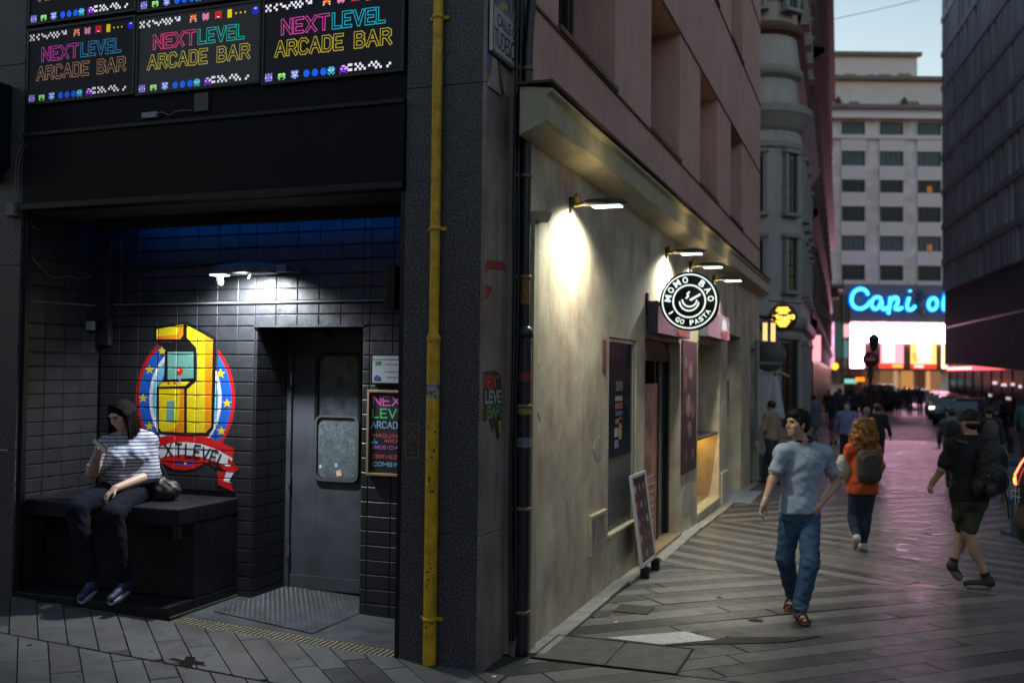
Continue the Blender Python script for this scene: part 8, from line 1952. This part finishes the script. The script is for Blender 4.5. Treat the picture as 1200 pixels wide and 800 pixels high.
# ---- passers-by further off
def walker(label, x, y, rz, h=1.7, top=(.05, .05, .06), legs=(.03, .03, .04), hair=(.02, .015, .01), skirt=False, longhair=False, pack=None, bag=None, seedv=0, sleeves=True, wide=1.0, res=.024, group='people walking far down the street'):
    t = thing('person', label, 'person', (0, 0, 0), group); R_ = random.Random(seedv); st = R_.uniform(.12, .26) * R_.choice((-1, 1)); k = h / 1.72
    J = dict(neck=(0, 0, 1.46), chest=(0, 0, 1.26), belly=(0, 0, 1.05), pelvis=(0, 0, .93), head=(0, .01, 1.60), shL=(-.18 * wide, 0, 1.40), shR=(.18 * wide, 0, 1.40), elL=(-.25, -st * .3, 1.14), elR=(.25, st * .3, 1.14), wrL=(-.25, -st * .9 + .05, .92), wrR=(.25, st * .9 + .05, .92),
             hipL=(-.08, 0, .9), hipR=(.08, 0, .9), knL=(-.09, st * .7 + .03, .50), knR=(.09, -st * .5 + .05, .50), anL=(-.08, st * 1.1, .09), anR=(.08, -st * 1.3, .15 if st > 0 else .09))
    J['toL'] = (J['anL'][0], J['anL'][1] + .14, .03); J['toR'] = (J['anR'][0], J['anR'][1] + .12, .03)
    J = {a: tuple(np.array(q) * k) for a, q in J.items()}
    b = Blob(); torso(b, J, (0, 1, 0), .9 * wide, -.012); b.cone(J['neck'], J['head'], .05, .05, .03); c = V3(J, 'head'); b.ell(c + [0, -.01, .02], (.075, .09, .10), None, .02); b.ell(c + [0, .04, -.04], (.05, .05, .06), None, .03); b.cone(c + [0, .09, .0], c + [0, .10, -.02], .012, .012, .01)
    for s in E:
        arm(b, J, s); leg(b, J, s); foot(b, J, s); w = V3(J, 'wr' + s); b.ell(w + [0, .015, -.06], (.022, .038, .07), None, .03)
        for q in range(4): b.cone(w + [0, -.012 + .018 * q, -.09], w + [0, .0 + .018 * q, -.15], .009, .008, .008)
        b.cone(w + [0, .04, -.04], w + [0, .065, -.09], .01, .009, .008)
    b.build('body', SK if seedv % 2 else SK2, t, res)
    b = Blob(); b.ell(c + [0, -.02, .035], (.085, .095, .095), None, .02)
    if longhair: b.ell(c + [0, -.06, -.06], (.08, .05, .13), None, .04)
    else: b.cut(c + [0, 0, -.03], (0, .3, -1))
    b.cut(c + [0, .05, .03], (0, 1, -.5)); b.build('hair', mat('hair %s' % (hair,), hair, rough=.45), t, res * .8)
    b = Blob(); torso(b, J, (0, 1, 0), .95 * wide, .012)
    for s in E: arm(b, J, s, .016, part=.9 if sleeves else 0)
    b.cut(V3(J, 'neck') + [0, 0, .03], (0, 0, 1)); b.cut((0, 0, .90 * k), (0, 0, -1)); b.build('top', mat('cloth %s' % (top,), top, rough=.85), t, res)
    b = Blob(); b.ell(V3(J, 'pelvis'), (.16 * wide, .125, .10), None, .04)
    if skirt: b.cone((0, 0, .92 * k), (0, 0, .60 * k), .14, .19, .05); b.cut((0, 0, .52 * k), (0, 0, -1))
    else:
        for s in E: leg(b, J, s, .014, part=.95)
    b.build('skirt' if skirt else 'trousers', mat('cloth %s' % (legs,), legs, rough=.85), t, res)
    for s in E: b = Blob(); foot(b, J, s, .038, .006); b.build('shoe', mat('dark shoe', (.02,) * 3), t, res)
    if pack: b = Blob(); b.ell((0, -.2, 1.22 * k), (.15, .11, .22), None, .04); b.build('backpack', mat('cloth %s' % (pack,), pack, rough=.7), t, res)
    if bag: b = Blob(); b.ell((-.30, .02, .82 * k), (.05, .10, .14), None, .03); b.cone((-.29, 0, .92 * k), (-.2, 0, 1.4 * k), .02, .02, .03); b.build('shoulder_bag', mat('cloth %s' % (bag,), bag, rough=.6), t, res)
    t.location = (x, y, gz(x, y)); t.rotation_euler.z = rz
    return t
WALK = [
 ('man in a beige jacket standing by the terrace tables beyond the polo shirt', -2.02, 21.2, 1.2, dict(h=1.72, top=(.30, .22, .17), legs=(.03, .03, .045), seedv=3, pack=None, res=.016)),
 ('woman in a pale denim dress seen from behind near the brown building wall', -2.06, 37.2, 0, dict(h=1.66, top=(.13, .16, .22), legs=(.13, .16, .22), skirt=True, sleeves=False, bag=(.02, .02, .02), seedv=4, res=.02)),
 ('woman in a dark top and mauve skirt carrying a white bag', -1.33, 35.7, 0, dict(h=1.70, top=(.02, .018, .025), legs=(.12, .05, .09), skirt=True, bag=(.45, .45, .5), sleeves=False, longhair=True, seedv=5, res=.02)),
 ('woman in a lavender blouse and black trousers walking towards the camera', -.64, 25.4, math.pi, dict(h=1.66, top=(.20, .22, .42), legs=(.012, .012, .016), bag=(.02, .02, .02), seedv=6, res=.017, longhair=True)),
 ('stout person with a pale round sun hat and blue-white top behind the ginger-haired woman', -.20, 26.6, .3, dict(h=1.50, top=(.16, .22, .30), legs=(.02, .02, .03), hair=(.35, .27, .26), wide=1.25, seedv=8, res=.018)),
 ('person in dark clothes with a dark bag right of the ginger hair', .06, 25.6, -.3, dict(h=1.60, top=(.018, .02, .03), legs=(.015, .015, .025), bag=(.015, .015, .02), seedv=9, res=.018)),
 ('leftmost dark silhouette of the row walking towards the parked cars', .27, 66.1, 0, dict(seedv=10)),
 ('broad dark silhouette in the middle of the row of walkers', .98, 64.3, 0, dict(seedv=11, wide=1.2, h=1.78)),
 ('slim dark silhouette with bluish jeans in the row of walkers', 1.34, 65.5, 0, dict(seedv=12, legs=(.03, .045, .08), h=1.68)),
 ('dark jacketed walker with dark blue jeans just left of the parked cars', 2.01, 66.8, 0, dict(seedv=13, legs=(.02, .03, .06), h=1.76)),
 ('rightmost walker of the row, blue clothes, beside the parked cars', 2.57, 65.9, 0, dict(seedv=14, top=(.03, .045, .09), legs=(.02, .035, .07), h=1.8)),
 ('person in a wine-red top close to the brown building', -2.2, 52.4, 0, dict(seedv=15, top=(.10, .02, .03))),
 ('person in black in front of the kiosk, left of the lamp post', -1.54, 49.5, 0, dict(seedv=16, h=1.78)),
 ('person in navy in the crowd just left of the lamp post', -1.04, 44.3, 0, dict(seedv=17, top=(.02, .03, .08))),
 ('person in dark grey in the crowd behind the no-entry sign', -.95, 55, math.pi, dict(seedv=18, top=(.05, .05, .06))),
 ('person in mauve in the crowd right below the no-entry sign', -.56, 58.4, 0, dict(seedv=19, top=(.12, .05, .08))),
 ('person in brown at the far left of the crowd by the amber globe', -2.1, 63, math.pi, dict(seedv=20, top=(.08, .04, .03))),
 ('person in dark red far back under the turquoise sign', -1.45, 74, 0, dict(seedv=21, top=(.12, .02, .03))),
 ('person with a pale top far back under the orange display', -1.0, 70, math.pi, dict(seedv=22, top=(.25, .2, .22))),
 ('small distant figure between the lamp post and the row of walkers', .74, 80, 0, dict(seedv=23, top=(.06, .04, .05))),
 ('small distant figure in front of the crossing taxi', 2.15, 83, math.pi, dict(seedv=24, top=(.05, .05, .06))),
 ('man in a grey T-shirt with a black backpack left of the black cap', 1.50, 22.7, 0, dict(h=1.60, top=(.10, .10, .12), legs=(.02, .02, .03), pack=(.012, .012, .015), seedv=25, res=.014)),
 ('man in a black T-shirt with a grey backpack right of the black cap', 2.22, 22.9, .1, dict(h=1.66, top=(.012, .012, .015), legs=(.03, .03, .03), pack=(.10, .09, .09), seedv=26, res=.014)),
 ('dark figure standing by the scooters at the right', 3.9, 41.9, .5, dict(h=1.82, seedv=27)),
 ('person in a teal top cut off at the right edge above the barrier', 4.05, 31.9, 0, dict(h=1.75, top=(.04, .12, .16), seedv=28, res=.02)),
]
for (lab, x, y, rz, kw) in WALK: walker(lab, x, y, rz, **kw)

cr = random.Random(77)
for i in range(12):
    walker('small dark figure in the dense distant crowd at the end of the street', cr.uniform(-2.2, 1.2), cr.uniform(68, 88), cr.choice((0, math.pi)), h=cr.uniform(1.6, 1.8), top=(.03, .025, .03), legs=(.02, .02, .025), seedv=40 + i % 3, res=.032, group='people in the distant crowd')
